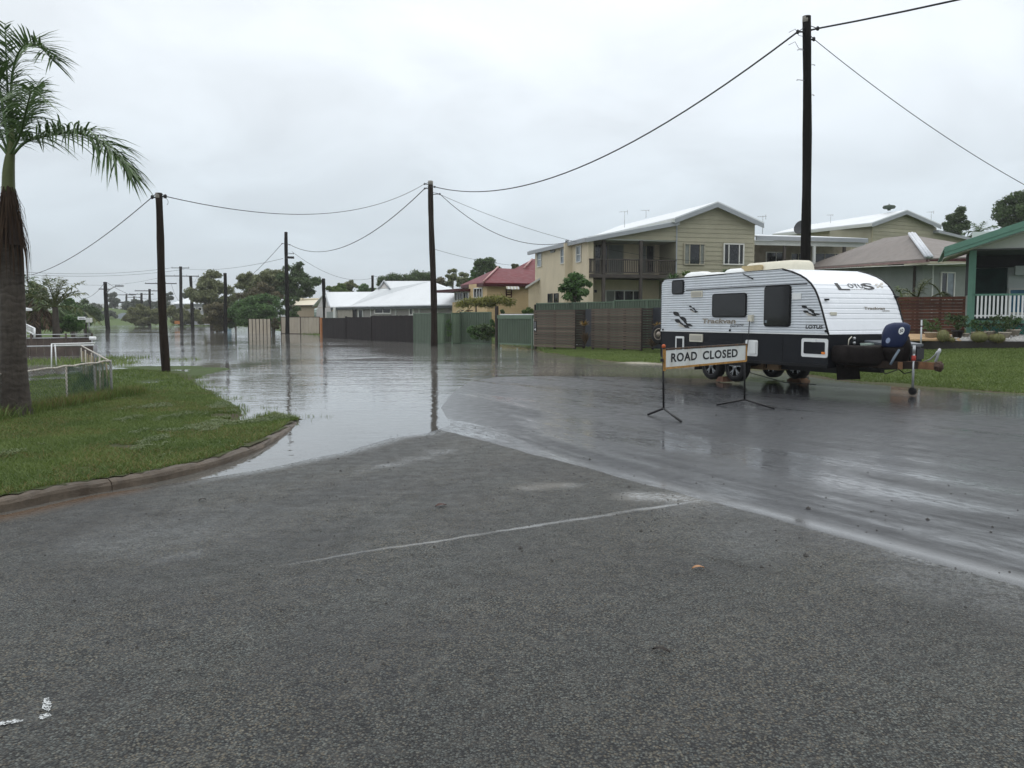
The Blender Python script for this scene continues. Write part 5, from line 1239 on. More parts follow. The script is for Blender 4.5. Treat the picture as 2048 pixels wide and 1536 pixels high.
# gable roof end: barge rising to the right
Gf = GP.off(1.0); b0 = Gf.hit(1889, 494); b1 = Gf.hit(2300, 358)
A0, A1 = Gf.p(b0[0], b0[1]), Gf.p(b1[0], b1[1]); bkv = Vector((-GP.n.x, -GP.n.y, 0))
slabpart('roof', M_AQUA, G0, [A0, A1, A1 + bkv * 9, A0 + bkv * 9], .06)
g = MB(); dn = Vector((0, 0, 1)); g.slab([A0 - dn * .06, A1 - dn * .06, A1 - dn * .22, A0 - dn * .22], .05, bkv); g.slab([A0 - dn * .225 + bkv * .02, A1 - dn * .225 + bkv * .02, A1 - dn * .36 + bkv * .02, A0 - dn * .36 + bkv * .02], .05, bkv); g.build('barge_board', M_AQUA, G0)
g = MB(); g.slab([A0 - dn * .37 + bkv * .2, A1 - dn * .37 + bkv * .2, A1 - dn * .37 + bkv * 3, A0 - dn * .37 + bkv * 3], .03); g.build('soffit', M_SOFF, G0)
gz0 = z_s + .05; gp = GP.hit(1960, 497)
q = [GP.p(s0 - .05, z_s + .06, -.03), GP.p(s1, z_s + .06, -.03), GP.p(s1, z_s + .06 + (s1 - s0) * (b1[1] - b0[1]) / (b1[0] - b0[0]) * .97, -.03)]
g = MB(); g.slab(q, .06, bkv); g.build('gable_infill', M_SOFF, G0)
# ------------------------------------------------------------------ caravan
M_CVW = mat('caravan_white_aluminium', (.60, .63, .66), .32, .05, 1.0, stain=(.44, .45, .44), stain_amt=.35)
M_CVF = mat('caravan_white_front', (.74, .76, .79), .25, .04, 1.0)
M_CVB = mat('caravan_black_checker', (.007, .008, .011), .45, .2, 3, .2, 120, spec=.18)
M_CVTR = mat('black_edge_trim', (.006, .006, .007), .45, .1, 4, spec=.2)
M_CVG = glassdark('caravan_window', (.008, .008, .009), .08)
M_CRM = mat('cream_plastic', (.60, .57, .47), .45, .06, 4)
M_WPL = mat('white_plastic', (.70, .71, .70), .4, .05, 4)
M_TYRE = mat('tyre_rubber', (.010, .010, .011), .7, .2, 8, spec=.2)
M_ALLOY = mat('machined_alloy', (.34, .35, .36), .3, .08, 8, metal=.8)
M_RUST = mat('rusty_hitch_steel', (.17, .085, .042), .75, .4, 6, .3, 60, stain=(.05, .03, .02), stain_amt=.7)
M_CANV = mat('black_canvas', (.010, .0075, .007), .8, .35, 5, .7, 25, spec=.15)
M_INK = mat('black_lettering', (.012, .012, .014), .45, .05, 5)
M_GINK = mat('grey_lettering', (.20, .18, .15), .45, .05, 5)
M_PINK = mat('faded_grey_decal', (.50, .47, .42), .5, .05, 5)
M_BLUE = mat('blue_motor_cover', (.006, .014, .052), .6, .12, 3, .35, 9, spec=.3)
M_TAN = mat('tan_plastic_tank', (.28, .185, .105), .7, .2, 4)

ca_, cb_ = Vector((4.19, 24.2)), Vector((6.87, 18.7))
CVP = Pl(tuple(ca_), tuple(cb_)); CT = CVP.t; CN = CVP.n            # CT towards the hitch, CN towards the street
WID = 2.42
CV = thing('caravan', 'white over black caravan parked on the wet road edge', 'caravan', (ca_.x + CT.x * 3 - CN.x * 1.2, ca_.y + CT.y * 3 - CN.y * 1.2, .04))
px = lambda u, v: CVP.hit(u, v)
zbelt = (px(1322, 663)[1] + px(1655, 667)[1]) / 2
sF = px(1657, 667)[0]
top = [px(*q) for q in ((1322.5, 590), (1322.5, 575), (1324, 567), (1328, 561), (1335, 558.5), (1400, 552.5), (1480, 545.5), (1565, 538), (1583, 543), (1600, 550), (1612, 557.5), (1622, 567), (1630, 579), (1636, 593), (1642, 612), (1648, 635))]
prof = [(0.0, zbelt)] + [(max(a, 0.0), z) for a, z in top] + [(sF, zbelt)]
prof_z = prof
itop = max(range(len(prof)), key=lambda i: prof[i][1])
def xmin(z):
    for (a, b), (c, d) in zip(prof[:itop], prof[1:itop + 1]):
        if b <= z <= d and d > b: return a + (c - a) * (z - b) / (d - b)
    return prof[itop][0]
def xmax(z):
    for (a, b), (c, d) in zip(prof[itop:-1], prof[itop + 1:]):
        if d <= z <= b and b > d: return a + (c - a) * (b - z) / (b - d)
    return prof[itop][0]
# ribbed side skin: horizontal pressed ribs
def side_skin(dbase, sgn):
    g = MB(); z = zbelt; zt_ = prof[itop][1]; rib = .062; rows = []
    pat = [(0, 0.0), (.30, .0), (.42, .011), (.62, .014), (.82, .011), (.94, 0.0)]
    while z < zt_ - .004:
        for f, o_ in pat:
            zz = z + f * rib
            if zz < zt_ - .002: rows.append((zz, o_))
        z += rib
    rows.append((zt_ - .001, 0))
    V = []
    for zz, o_ in rows: V += [CVP.p(xmin(zz), zz, dbase + sgn * o_), CVP.p(max(xmax(zz), xmin(zz) + .001), zz, dbase + sgn * o_)]
    g.add(V, [(2 * i, 2 * i + 1, 2 * i + 3, 2 * i + 2) for i in range(len(rows) - 1)]); return g
side_skin(0, 1).build('side_panel', M_CVW, CV); side_skin(-WID, -1).build('side_panel', M_CVW, CV)
# roof and nose skin, nose with pressed lines
def arcpts(pts, step):
    out = [pts[0]]
    for (a, b), (c, d) in zip(pts[:-1], pts[1:]):
        n = max(1, int(math.hypot(c - a, d - b) / step))
        out += [(a + (c - a) * i / n, b + (d - b) * i / n) for i in range(1, n + 1)]
    return out
ir = max(i for i, q in enumerate(prof) if q[1] > px(1560, 541)[1] - .01)
def strip(pts, name, m, ribs=False):
    g = MB(); P = arcpts(pts, .02 if ribs else .2); V = []; L_ = 0; k = len(P)
    for i, (a, z) in enumerate(P):
        t = Vector((P[min(i + 1, k - 1)][0] - P[max(i - 1, 0)][0], P[min(i + 1, k - 1)][1] - P[max(i - 1, 0)][1])).normalized()
        if i: L_ += math.hypot(a - P[i - 1][0], z - P[i - 1][1])
        o_ = 0.0
        if ribs and L_ > 1.0: o_ = -.010 if (L_ % .125) < .02 else 0.0
        a2, z2 = a - t.y * -1 * o_ * -1, z + t.x * o_
        V += [CVP.p(a2, z2, 0), CVP.p(a2, z2, -WID)]
    g.smooth = not ribs; g.add(V, [(2 * i, 2 * i + 1, 2 * i + 3, 2 * i + 2) for i in range(k - 1)]); return g.build(name, m, CV)
strip(prof[:itop + 1], 'roof', M_CVW)
nose = prof[itop:]
strip(nose, 'nose_panel', M_CVF, True)
# lower black body
zs0, zs1 = px(1326, 718)[1], px(1660, 722)[1]; zsk = (zs0 + zs1) / 2
part('skirt', M_CVB, CV, (CVP, .0, sF + .012, zsk, zbelt - .002, -WID, .004))
for a in (1.62, 3.35, 4.75): part('skirt_seam', M_CVTR, CV, (CVP, a - .006, a + .006, zsk + .02, zbelt - .02, .003, .010))
part('belt_trim', M_WPL, CV, (CVP, -.005, sF, zbelt - .012, zbelt + .012, .0, .02)); part('bottom_rail', M_CVTR, CV, (CVP, .02, sF, zsk - .05, zsk + .015, -.06, .022)); 
part('chassis_rail', M_CVTR, CV, (CVP, .15, sF, zsk - .20, zsk - .052, -.75, -.62), (CVP, .15, sF, zsk - .20, zsk - .052, -1.75, -1.62)); part('under_floor', M_CVB, CV, (CVP, .1, sF - .05, zsk - .05, zsk - .004, -WID + .05, -.07))
def trim(pts, r=.018, d=.0):
    g = MB(); g.tube([CVP.p(a, z, d) for a, z in pts], r, 6); return g.build('edge_trim', M_CVTR, CV)
trim(arcpts(prof[1:itop + 1], .3), .015); trim(arcpts(nose, .08), .022); trim(arcpts(nose, .08), .022, -WID); trim([(0, zsk), (0, zbelt), prof[1]], .014)
al = [px(1373, 580.5), px(1615, 567.5)]; g = MB(); g.tube([CVP.p(a, z, .016) for a, z in al], .011, 6); g.build('awning_rail', M_CVTR, CV)
g = MB(); g.tube([CVP.p(*px(1488, 548), .03), CVP.p(*px(1508, 558), .03)], .012, 6); g.build('roof_strut', M_CVTR, CV)

def rrect(s0, s1, z0, z1, r, n=5):
    P = []
    for cx, cz, a0 in ((s1 - r, z1 - r, 0), (s0 + r, z1 - r, 90), (s0 + r, z0 + r, 180), (s1 - r, z0 + r, 270)):
        for i in range(n + 1): w = math.radians(a0 + 90 * i / n); P.append((cx + r * math.cos(w), cz + r * math.sin(w)))
    return P
def cvwin(u0, v0, u1, v1, name='window', r=.09):
    s0, s1, z0, z1 = rect(CVP, u0, v0, u1, v1)
    g = MB(); g.pprism(CVP, rrect(s0, s1, z0, z1, r), 0, .034); o = g.build(name, M_CVTR, CV)
    g = MB(); g.pprism(CVP, rrect(s0 + .03, s1 - .03, z0 + .03, z1 - .03, r * .8), .034, .042); g.build('pane', M_CVG, o); return o, (s0, s1, z0, z1)
cvwin(1345.5, 560, 1369, 588.5, r=.08); cvwin(1426, 586.5, 1494.5, 634.5); o, q = cvwin(1530, 571, 1583, 653.5, 'door_window')
g = MB(); g.pbox(CVP, q[0] + .05, q[0] + .12, q[2] + .09, q[2] + .15, .043, .046); g.build('sticker', M_GLASSB, o)
def hatch(u0, v0, u1, v1, fm, im, w=.05, r=.03, name='hatch', d=.022):
    s0, s1, z0, z1 = rect(CVP, u0, v0, u1, v1)
    g = MB(); g.pprism(CVP, rrect(s0, s1, z0, z1, r), .004, d); o = g.build(name, fm, CV)
    if im: g = MB(); g.pprism(CVP, rrect(s0 + w, s1 - w, z0 + w, z1 - w, r * .6), d, d + .006); g.build('hatch_lid', im, o)
    return o
hatch(1383.5, 582, 1406, 594.5, M_CRM, mat('vent_grey', (.38, .36, .31), .6, .06), .03, .02, 'fridge_vent', .03); hatch(1352, 672.5, 1368.5, 711, M_WPL, M_CVB, .055, .03, 'service_hatch'); hatch(1380.5, 668, 1406.5, 683.5, M_CRM, bpy.data.materials['vent_grey'], .035, .02, 'fridge_vent', .03)
o = hatch(1492, 680, 1516, 712, M_WPL, None, .05, .04, 'water_heater_hatch'); s0, s1, z0, z1 = rect(CVP, 1501, 682.5, 1514, 707); g = MB(); g.pprism(CVP, rrect(s0, s1, z0, z1, .02), .022, .05); g.build('hatch_lid', M_WPL, o)
o = hatch(1604, 677, 1656.5, 714.5, M_WPL, M_CVB, .075, .05, 'tunnel_boot_hatch')
s0, s1, z0, z1 = rect(CVP, 1626, 678, 1634, 684); g = MB(); g.pbox(CVP, s0, s1, z0, z1, .023, .05); g.build('latch', M_WPL, o)
s0, s1, z0, z1 = rect(CVP, 1645, 704, 1652, 708.5); part('side_reflector', mat('orange_reflector', (.75, .22, .03), .4), CV, (CVP, s0, s1, z0, z1, .03, .036))
for u_, v_ in ((1327, 660), (1461, 661.5), (1653, 663)):
    s_, z_ = px(u_, v_); g = MB(); g.lathe(CVP.p(s_, z_ + .01, .012), [(.03, 0), (.03, .02), (.01, .03)], 10, (CN.x, CN.y, 0)); g.build('marker_light', M_CVTR, CV)
s0, s1, z0, z1 = rect(CVP, 1586, 586.5, 1604, 599); part('entry_light', M_WPL, CV, (CVP, s0, s1, z0, z1, .014, .028))
s_, z_ = px(1505, 636.5); g = MB(); g.pbox(CVP, s_ - .07, s_ + .07, z_ - .08, z_ + .08, .012, .09); po = g.build('power_inlet', M_CRM, CV)
g = MB(); g.tube([CVP.p(s_, z_ - .06, .09), CVP.p(s_ - .02, z_ - .5, .10), CVP.p(s_ - .1, zsk, .09), CVP.p(s_ - .14, zsk - .3, -.1), CVP.p(s_ + .5, .10, -.6), CVP.p(s_ + .9, .06, -1.2)], .011, 6); g.build('power_lead', M_WIRE, po)

# roof gear
def roof_z(s):
    for (a, b), (c, d) in zip(prof[3:itop], prof[4:itop + 1]):
        if a <= s <= c: return b + (d - b) * (s - a) / (c - a + 1e-9)
    return prof[itop][1]
def dome(u0, u1, vt, m, name, d0, dep, taper=.12):
    """moulded box on the roof, base following the roof, top at row vt"""
    pl = CVP.off(-d0); sA, sB = pl.s(u0), pl.s(u1); zt_ = pl.hit((u0 + u1) / 2, vt)[1]; rows = []; 
    for f, ins in ((0, 0.0), (.55, .02), (.85, taper * .5), (1.0, taper)):
        R = []
        for (a, b) in rrect(0, 1, 0, 1, .16, 3):
            s = sA + ins + (sB - sA - 2 * ins) * a; d = ins + (dep - 2 * ins) * b; zb_ = roof_z(s) - .02; R.append(pl.p(s, zb_ + (zt_ - zb_) * f, -d))
        rows.append(R)
    g = MB(); k = len(rows[0]); V = [p for r in rows for p in r]
    g.smooth = True; g.add(V, [(i * k + j, i * k + (j + 1) % k, (i + 1) * k + (j + 1) % k, (i + 1) * k + j) for i in range(3) for j in range(k)]); g.smooth = False
    g.add(rows[-1], [tuple(range(k))]); return g.build(name, m, CV)
dome(1363, 1401, 543.5, M_WPL, 'roof_hatch', .5, .55, .16); dome(1408, 1432, 544.8, M_WPL, 'roof_hatch', .7, .5, .1); dome(1441, 1482, 537, M_WPL, 'roof_hatch', .6, .6, .14)
dome(1481, 1584, 523.5, mat('cream_aircon_case', (.68, .64, .52), .5, .05), 'roof_air_conditioner', .75, .8, .10)
pl = CVP.off(-.74); s0, s1, z0, z1 = rect(pl, 1485, 531, 1526, 541); g = MB(); g.pprism(pl, rrect(s0, s1, z0, z1, .03), 0, .03); g.build('aircon_grille', mat('tan_grille', (.42, .33, .18), .6), CV)

# wheels
def wheel(u, v, r, far=False):
    pl = CVP.off(-WID + .3) if far else CVP.off(-.06)
    s_, z_ = pl.hit(u, v); c = pl.p(s_, z_, 0); ax = Vector((CN.x, CN.y, 0))
    w = bpy.data.objects.new('wheel', None); COL.objects.link(w); w.parent = CV; w.location = c - wloc(CV)
    g = MB(); g.lathe(c - ax * .22, [(r * .66, 0), (r * .93, .0), (r, .035), (r, .19), (r * .95, .222), (r * .70, .23), (r * .64, .20), (r * .66, 0)], 28, ax, False); g.build('tyre', M_TYRE, w)
    g = MB(); g.lathe(c - ax * .18, [(r * .67, 0), (r * .67, .17), (r * .60, .17), (r * .57, .08), (r * .1, .07), (.01, .07)], 24, ax); g.build('rim', mat('black_rim', (.006, .006, .006), .7, .1, 4, spec=.05) if 'black_rim' not in bpy.data.materials else bpy.data.materials['black_rim'], w)
    g = MB(); a_ = Vector((CT.x, CT.y, 0)); b_ = Vector((0, 0, 1))
    for k in range(5):
        w0 = 2 * math.pi * k / 5 + .3
        for dlt in (-.20, .20):
            P = []
            for rr_, hw, off in ((.12, .030, .0), (.40, .036, dlt * .6), (.60, .045, dlt)):
                dv = a_ * math.cos(w0 + off) + b_ * math.sin(w0 + off); pv = -a_ * math.sin(w0 + off) + b_ * math.cos(w0 + off); P.append((c + dv * r * rr_ - ax * .035, pv * hw * r * .95))
            for (p0, e0_), (p1, e1_) in zip(P[:-1], P[1:]): g.hexa([p0 - e0_, p1 - e1_, p1 + e1_, p0 + e0_, p0 - e0_ + ax * .025, p1 - e1_ + ax * .02, p1 + e1_ + ax * .02, p0 + e0_ + ax * .025])
    g.lathe(c - ax * .03, [(.07 * r / .36, 0), (.07 * r / .36, .03), (.01, .035)], 12, ax); g.build('spokes', M_ALLOY, w)
    g = MB(); g.lathe(c - ax * .02, [(r * .645, 0), (r * .675, .012), (r * .645, .016), (r * .645, 0)], 28, ax, False); g.build('rim_lip', mat('dark_rim_lip', (.10, .10, .105), .4, .1, 8, metal=.5) if 'dark_rim_lip' not in bpy.data.materials else bpy.data.materials['dark_rim_lip'], w)
    return c, r
zc = .04
pl_ = CVP.off(-.06)
for u_ in (1421, 1468.5):
    s_ = pl_.s(u_); v_ = 741
    c, r = wheel(u_, 636 + (CAM_H - (.05 + .375)) * FPX / pl_.p(s_, 0).y, .375)
plf = CVP.off(-WID + .3)
for u_ in (1541, 1590): wheel(u_, 636 + (CAM_H - .41) * FPX / plf.p(plf.s(u_), 0).y, .375, True)
sw0 = pl_.s(1421); sw1 = pl_.s(1468.5)
part('axle', M_CVTR, CV, (CVP, sw0 - .04, sw0 + .04, .38, .46, -WID + .3, -.2), (CVP, sw1 - .04, sw1 + .04, .38, .46, -WID + .3, -.2), (CVP, sw0 - .5, sw1 + .5, .5, .56, -.5, -.4))
part('mud_flap', M_CVTR, CV, (CVP, sw0 - .62, sw0 - .60, .28, zsk, -.35, -.05))
part('wheel_arch', M_CVTR, CV, (CVP, sw0 - .5, sw1 + .5, zsk - .14, zsk - .05, -.4, -.02))
plm = CVP.off(-.55)
for u0, v0, u1, v1 in ((1500, 722, 1527, 738.5), (1534, 723, 1558, 740)):
    s0, s1, z0, z1 = rect(plm, u0, v0, u1, v1); part('tank_guard', M_TAN, CV, (plm, s0, s1, z0, z1, -.3, 0))
ck = thing('wheel_chock', 'red brown timber chock against the front near caravan wheel', 'chock', CVP.p(sw1 - .42, .04, -.1)); g = MB(); cc = CVP.p(sw1 - .42, .04, -.12)
g.hexa([CVP.p(sw1 - .60, .03, -.30), CVP.p(sw1 - .30, .03, -.30), CVP.p(sw1 - .30, .03, .0), CVP.p(sw1 - .60, .03, .0), CVP.p(sw1 - .5, .15, -.30), CVP.p(sw1 - .32, .17, -.30), CVP.p(sw1 - .32, .17, .0), CVP.p(sw1 - .5, .15, .0)]); g.build('block', mat('red_brown_timber', (.11, .055, .033), .7, .3, 6), ck)
ck2 = thing('wheel_chock', 'orange timber planks beneath the far caravan wheels', 'chock', plf.p(plf.s(1590), .02)); g = MB(); sq = plf.s(1592); g.pbox(plf, sq - .25, sq + .25, .0, .04, -.3, .02); g.pbox(plf, sq - .2, sq + .18, .041, .08, -.28, .0); g.build('plank', mat('orange_plank', (.15, .08, .038), .7, .25, 5), ck2)

# front: A-frame, jockey wheel, boxes
FRc = CVP.p(sF, 0, -WID / 2); T3v = Vector((CT.x, CT.y, 0)); N3v = Vector((CN.x, CN.y, 0))
def fp(a, b, z): return Vector((FRc.x, FRc.y, 0)) + T3v * a + N3v * b + Vector((0, 0, z))       # a ahead of the nose, b towards the street
def bar(m, p0, p1, w, h):
    d = (p1 - p0).normalized(); sd = d.cross(Vector((0, 0, 1))).normalized() * w / 2; up = Vector((0, 0, h / 2))
    m.hexa([p0 - sd - up, p1 - sd - up, p1 + sd - up, p0 + sd - up, p0 - sd + up, p1 - sd + up, p1 + sd + up, p0 + sd + up])
zt = at(1830, 731, 18.0).z
AFo = []
for b in (.95, -.95): g = MB(); bar(g, fp(-.3, b, zt), fp(1.35, .05 * (1 if b > 0 else -1), zt), .06, .155); g.build('drawbar', mat('dark_drawbar', (.022, .014, .010), .8, .4, 6, spec=.2) if b > 0 else bpy.data.materials['dark_drawbar'], CV)
g = MB(); bar(g, fp(.82, 0, zt + .003), fp(1.74, 0, zt + .003), .10, .15); db = g.build('drawbar', M_RUST, CV)
g = MB(); bar(g, fp(.55, -.55, zt - .1), fp(.55, .55, zt - .1), .08, .06); bar(g, fp(.0, -.9, zt - .11), fp(.0, .9, zt - .11), .08, .06); g.build('cross_member', M_CVTR, CV)
g = MB(); bar(g, fp(.98, .16, zt - .01), fp(1.12, .30, zt - .01), .09, .15); g.build('hitch_plate', M_RUST, CV)
tip = fp(1.76, 0, zt)
g = MB(); g.lathe(tip - T3v * .02, [(.045, 0), (.10, .02), (.10, .10), (.05, .14), (.02, .16)], 12, T3v)
for k in range(7): w = 2 * math.pi * k / 7; g.lathe(tip + T3v * .03 + N3v * .085 * math.cos(w) + Vector((0, 0, .085 * math.sin(w))), [(.01, -.02), (.028, 0), (.028, .05), (.01, .07)], 6, T3v)
g.build('coupling', mat('dark_rust', (.06, .035, .025), .8, .4, 10), CV)
g = MB(); g.tube([fp(1.45, .0, zt + .08), fp(1.62, .03, zt + .14), fp(1.72, .02, zt + .23), fp(1.78, .03, zt + .31)], .016, 6); g.lathe(fp(1.72, 0, zt + .08), [(.01, 0), (.03, .02), (.03, .2), (.045, .24), (.02, .30)], 8, (.3, 0, 1)); g.build('brake_lever', M_STEEL, CV)
jw = fp(1.28, .10, 0); jz = max(hz(jw.x, jw.y), 0)
g = MB(); g.tube([Vector((jw.x, jw.y, jz + .16)), Vector((jw.x, jw.y, zt + .25))], .027, 8); g.tube([Vector((jw.x, jw.y, zt + .25)), Vector((jw.x, jw.y, zt + .42))], .034, 8); jo = g.build('jockey_stand', M_STEEL, CV)
g = MB(); g.lathe(Vector((jw.x, jw.y, jz + .10)) - N3v * .04, [(.03, 0), (.078, .005), (.082, .02), (.082, .06), (.078, .075), (.03, .08)], 16, N3v); g.build('jockey_wheel', M_TYRE, jo)
g = MB(); g.lathe(Vector((jw.x, jw.y, zt + .10)), [(.04, 0), (.045, .01), (.045, .10), (.03, .11)], 10); g.build('jockey_clamp', mat('red_clamp', (.30, .03, .02), .5), jo)
g = MB(); bz = Vector((jw.x + .12, jw.y + .1, zt + .24)); g.box(bz, (.20, .16, .22), .4); g.lathe(bz + Vector((.02, 0, .11)), [(.05, 0), (.05, .05), (.01, .06)], 8); g.build('winch_box', mat('winch_black', (.03, .03, .035), .5), CV)
# cover over the stone guard box in front (soft canvas)
def soft(pts0, pts1, dz, name, m, n=12, k=7, sag=.04):
    """closed lumpy roll between two end outlines"""
    V = []; P0 = [Vector(p) for p in pts0]; P1 = [Vector(p) for p in pts1]; q = len(P0)
    for i in range(n + 1):
        f = i / n; sc = 1 - .12 * abs(2 * f - 1) ** 8
        cc = sum((a.lerp(b, f) for a, b in zip(P0, P1)), Vector()) / q
        for j in range(q): w = .025 * math.sin(7 * f * 3 + j * 1.7) + .015 * math.sin(17 * f + j); v = a_ = P0[j].lerp(P1[j], f); V.append(cc + (v - cc) * (sc + w) - Vector((0, 0, sag * math.sin(math.pi * f))))
    F = [(i * q + j, i * q + (j + 1) % q, (i + 1) * q + (j + 1) % q, (i + 1) * q + j) for i in range(n) for j in range(q)] + [tuple(range(q)), tuple(n * q + j for j in range(q - 1, -1, -1))]
    g = MB(); g.smooth = True; g.add(V, F); return g.build(name, m, CV)
def ring(a, b, z0, z1, da):
    e_ = lambda x: abs(x) ** .45 * (1 if x > 0 else -1)
    return [fp(a + da * e_(math.cos(w)), b, (z0 + z1) / 2 + (z1 - z0) / 2 * e_(math.sin(w))) for w in np.linspace(0, 2 * math.pi, 17)[:-1]]
soft(ring(.28, 1.16, .66, 1.09, .26), ring(.62, -.15, .66, 1.10, .30), 0, 'canvas_cover', M_CANV)
g = MB(); a0 = [fp(.05, .98, .30), fp(.07, .30, .30), fp(.05, .36, .70), fp(.05, 1.02, .70)]; g.slab(a0, .02, T3v); g.build('stone_flap', M_CANV, CV, bevel=.004)
g = MB(); g.slab([fp(.12, .25, 1.16), fp(.75, .18, 1.08), fp(.75, -.85, 1.08), fp(.12, -.85, 1.16)], .05); g.build('toolbox_lid', mat('grey_toolbox_lid', (.085, .095, .11), .4), CV)
g = MB(); g.hexa([fp(.06, -.85, .68), fp(.72, -.85, .68), fp(.72, .15, .68), fp(.06, .15, .68), fp(.06, -.85, 1.08), fp(.72, -.85, 1.03), fp(.72, .15, 1.03), fp(.06, .15, 1.08)]); g.build('toolbox', M_CVB, CV)
g = MB(); g.tube([fp(.03, .55, 1.24), fp(.06, .66, 1.18), fp(.06, .68, 1.05), fp(.1, .55, .99), fp(.12, .4, 1.0)], .012, 6); g.build('gas_hose', M_CRM, CV)
for dz in (.0, .10): g = MB(); g.lathe(fp(.03, .47, 1.10 + dz), [(.01, -.03), (.035, -.02), (.035, .02), (.01, .03)], 8, T3v); g.build('gas_fitting', M_STEEL, CV)
g = MB(); g.hexa([fp(.22, .20, 1.0), fp(.34, .20, 1.0), fp(.34, .46, 1.0), fp(.22, .46, 1.0), fp(.20, .18, 1.10), fp(.36, .18, 1.10), fp(.36, .48, 1.10), fp(.20, .48, 1.10)]); g.build('plastic_tub', mat('pale_green_tub', (.50, .60, .53), .5), CV)
g = MB(); g.tube([fp(.9, .12, zt - .08), fp(1.1, .15, zt - .18), fp(1.3, .1, zt - .12)], .012, 6); g.tube([fp(.6, .4, zt - .05), fp(.8, .36, zt - .2), fp(1.05, .3, zt - .1)], .012, 6); g.build('brake_cable', M_WIRE, CV)
# steel stand for the motor
g = MB()
for b in (.16, -.22): g.tube([fp(.92, b, zt + .06), fp(.88, b, zt + .42)], .022, 6)
g.build('motor_bracket', M_CVTR, CV)

# outboard motor carried on the drawbar
oc = at(1791, 668, 18.35)
OM = thing('outboard_motor', 'blue covered outboard motor clamped on the caravan drawbar', 'outboard motor', oc - Vector((0, 0, .55)))
def blob_rings(c, rings, n=20, tilt=.0):
    V = []
    for z, rx, ry, ox in rings:
        for k in range(n):
            w = 2 * math.pi * k / n; cx, cy = math.cos(w), math.sin(w); e_ = 2 / 2.7
            x = rx * abs(cx) ** e_ * (1 if cx >= 0 else -1); y = ry * abs(cy) ** e_ * (1 if cy >= 0 else -1)
            V.append(c + Vector((x + ox + tilt * z, y, z)))
    F = [(i * n + k, i * n + (k + 1) % n, (i + 1) * n + (k + 1) % n, (i + 1) * n + k) for i in range(len(rings) - 1) for k in range(n)] + [tuple(range(n - 1, -1, -1)), tuple((len(rings) - 1) * n + k for k in range(n))]
    return V, F
V, F = blob_rings(oc, [(-.28, .18, .16, -.03), (-.25, .215, .18, -.03), (-.12, .25, .19, -.01), (.02, .268, .19, .0), (.12, .26, .185, .02), (.18, .24, .17, .03), (.22, .18, .13, .04), (.245, .10, .07, .05)], 24, .10)
g = MB(); g.smooth = True; g.add(V, F); cow = g.build('cowling_cover', M_BLUE, OM)
V, F = blob_rings(oc, [(-.62, .13, .10, .02), (-.52, .19, .14, .02), (-.40, .215, .17, .01), (-.285, .215, .175, -.02)], 20, .06)
g = MB(); g.smooth = True; g.add(V, F); g.build('lower_cowl', M_CANV, OM)
V, F = blob_rings(oc + Vector((.10, .02, 0)), [(-.60, .17, .12, .03), (-.40, .22, .17, .03), (-.22, .2, .16, .04), (-.05, .12, .12, .07)], 16, .06)
g = MB(); g.smooth = True; g.add(V, F); g.build('black_shroud', M_CANV, OM)
g = MB(); g.tube([at(1798, 700, 18.0), at(1788, 716, 17.85), at(1781, 729, 17.8)], .026, 8); g.build('tiller_strut', mat('blue_grey_strut', (.09, .12, .15), .5), OM)

# ------------------------------------------------------------------ lettering
def text_geo(s, shear=0.0, offset=0.0, spacing=1.0):
    cu = bpy.data.curves.new('t', 'FONT'); cu.body = s; cu.size = 1; cu.shear = shear; cu.offset = offset; cu.space_character = spacing; cu.resolution_u = 3
    o = bpy.data.objects.new('t', cu); COL.objects.link(o); bpy.context.view_layer.update()
    me = bpy.data.meshes.new_from_object(o.evaluated_get(bpy.context.evaluated_depsgraph_get()))
    V = np.array([v.co[:2] for v in me.vertices]); F = [tuple(p.vertices) for p in me.polygons]
    bpy.data.objects.remove(o); bpy.data.curves.remove(cu); bpy.data.meshes.remove(me)
    return V, F
def text_on(fn, s, x0, x1, y0, y1, name, m, par, shear=0.0, offset=.0, slope=0.0, spacing=1.0):
    """letters stretched into the box x0..x1, y0..y1 and laid on a surface by fn(x, y)"""
    V, F = text_geo(s, shear, offset, spacing); mn, mx = V.min(0), V.max(0)
    P = []
    for a, b in V:
        f = (a - mn[0]) / (mx[0] - mn[0]); h = (b - mn[1]) / (mx[1] - mn[1]); P.append(fn(x0 + (x1 - x0) * f, y0 + (y1 - y0) * h + slope * f))
    g = MB(); g.add(P, F); return g.build(name, m, par)
on_side = lambda d: (lambda s, z: CVP.p(s, z, d))
def side_text(t, u0, v0, u1, v1, m, **k):
    s0, s1, z0, z1 = rect(CVP, u0, v0, u1, v1); return text_on(on_side(k.pop('d', .0165)), t, s0, s1, z0, z1, 'lettering', m, CV, **k)
s0, s1, z0, z1 = rect(CVP, 1405.5, 637, 1472, 646.5)
text_on(on_side(.0160), 'Trackvan', s0 + .015, s1 + .015, z0 - .012, z1 - .012, 'lettering', M_PINK, CV, shear=.12, offset=.03)
text_on(on_side(.0166), 'Trackvan', s0, s1, z0, z1, 'lettering', M_GINK, CV, shear=.12, offset=.025)
side_text('Extreme', 1461, 647.5, 1488, 655, M_INK, shear=.45, slope=.03)
side_text('LOTUS', 1612, 650, 1646.5, 657.5, M_INK, offset=.03, shear=.1)
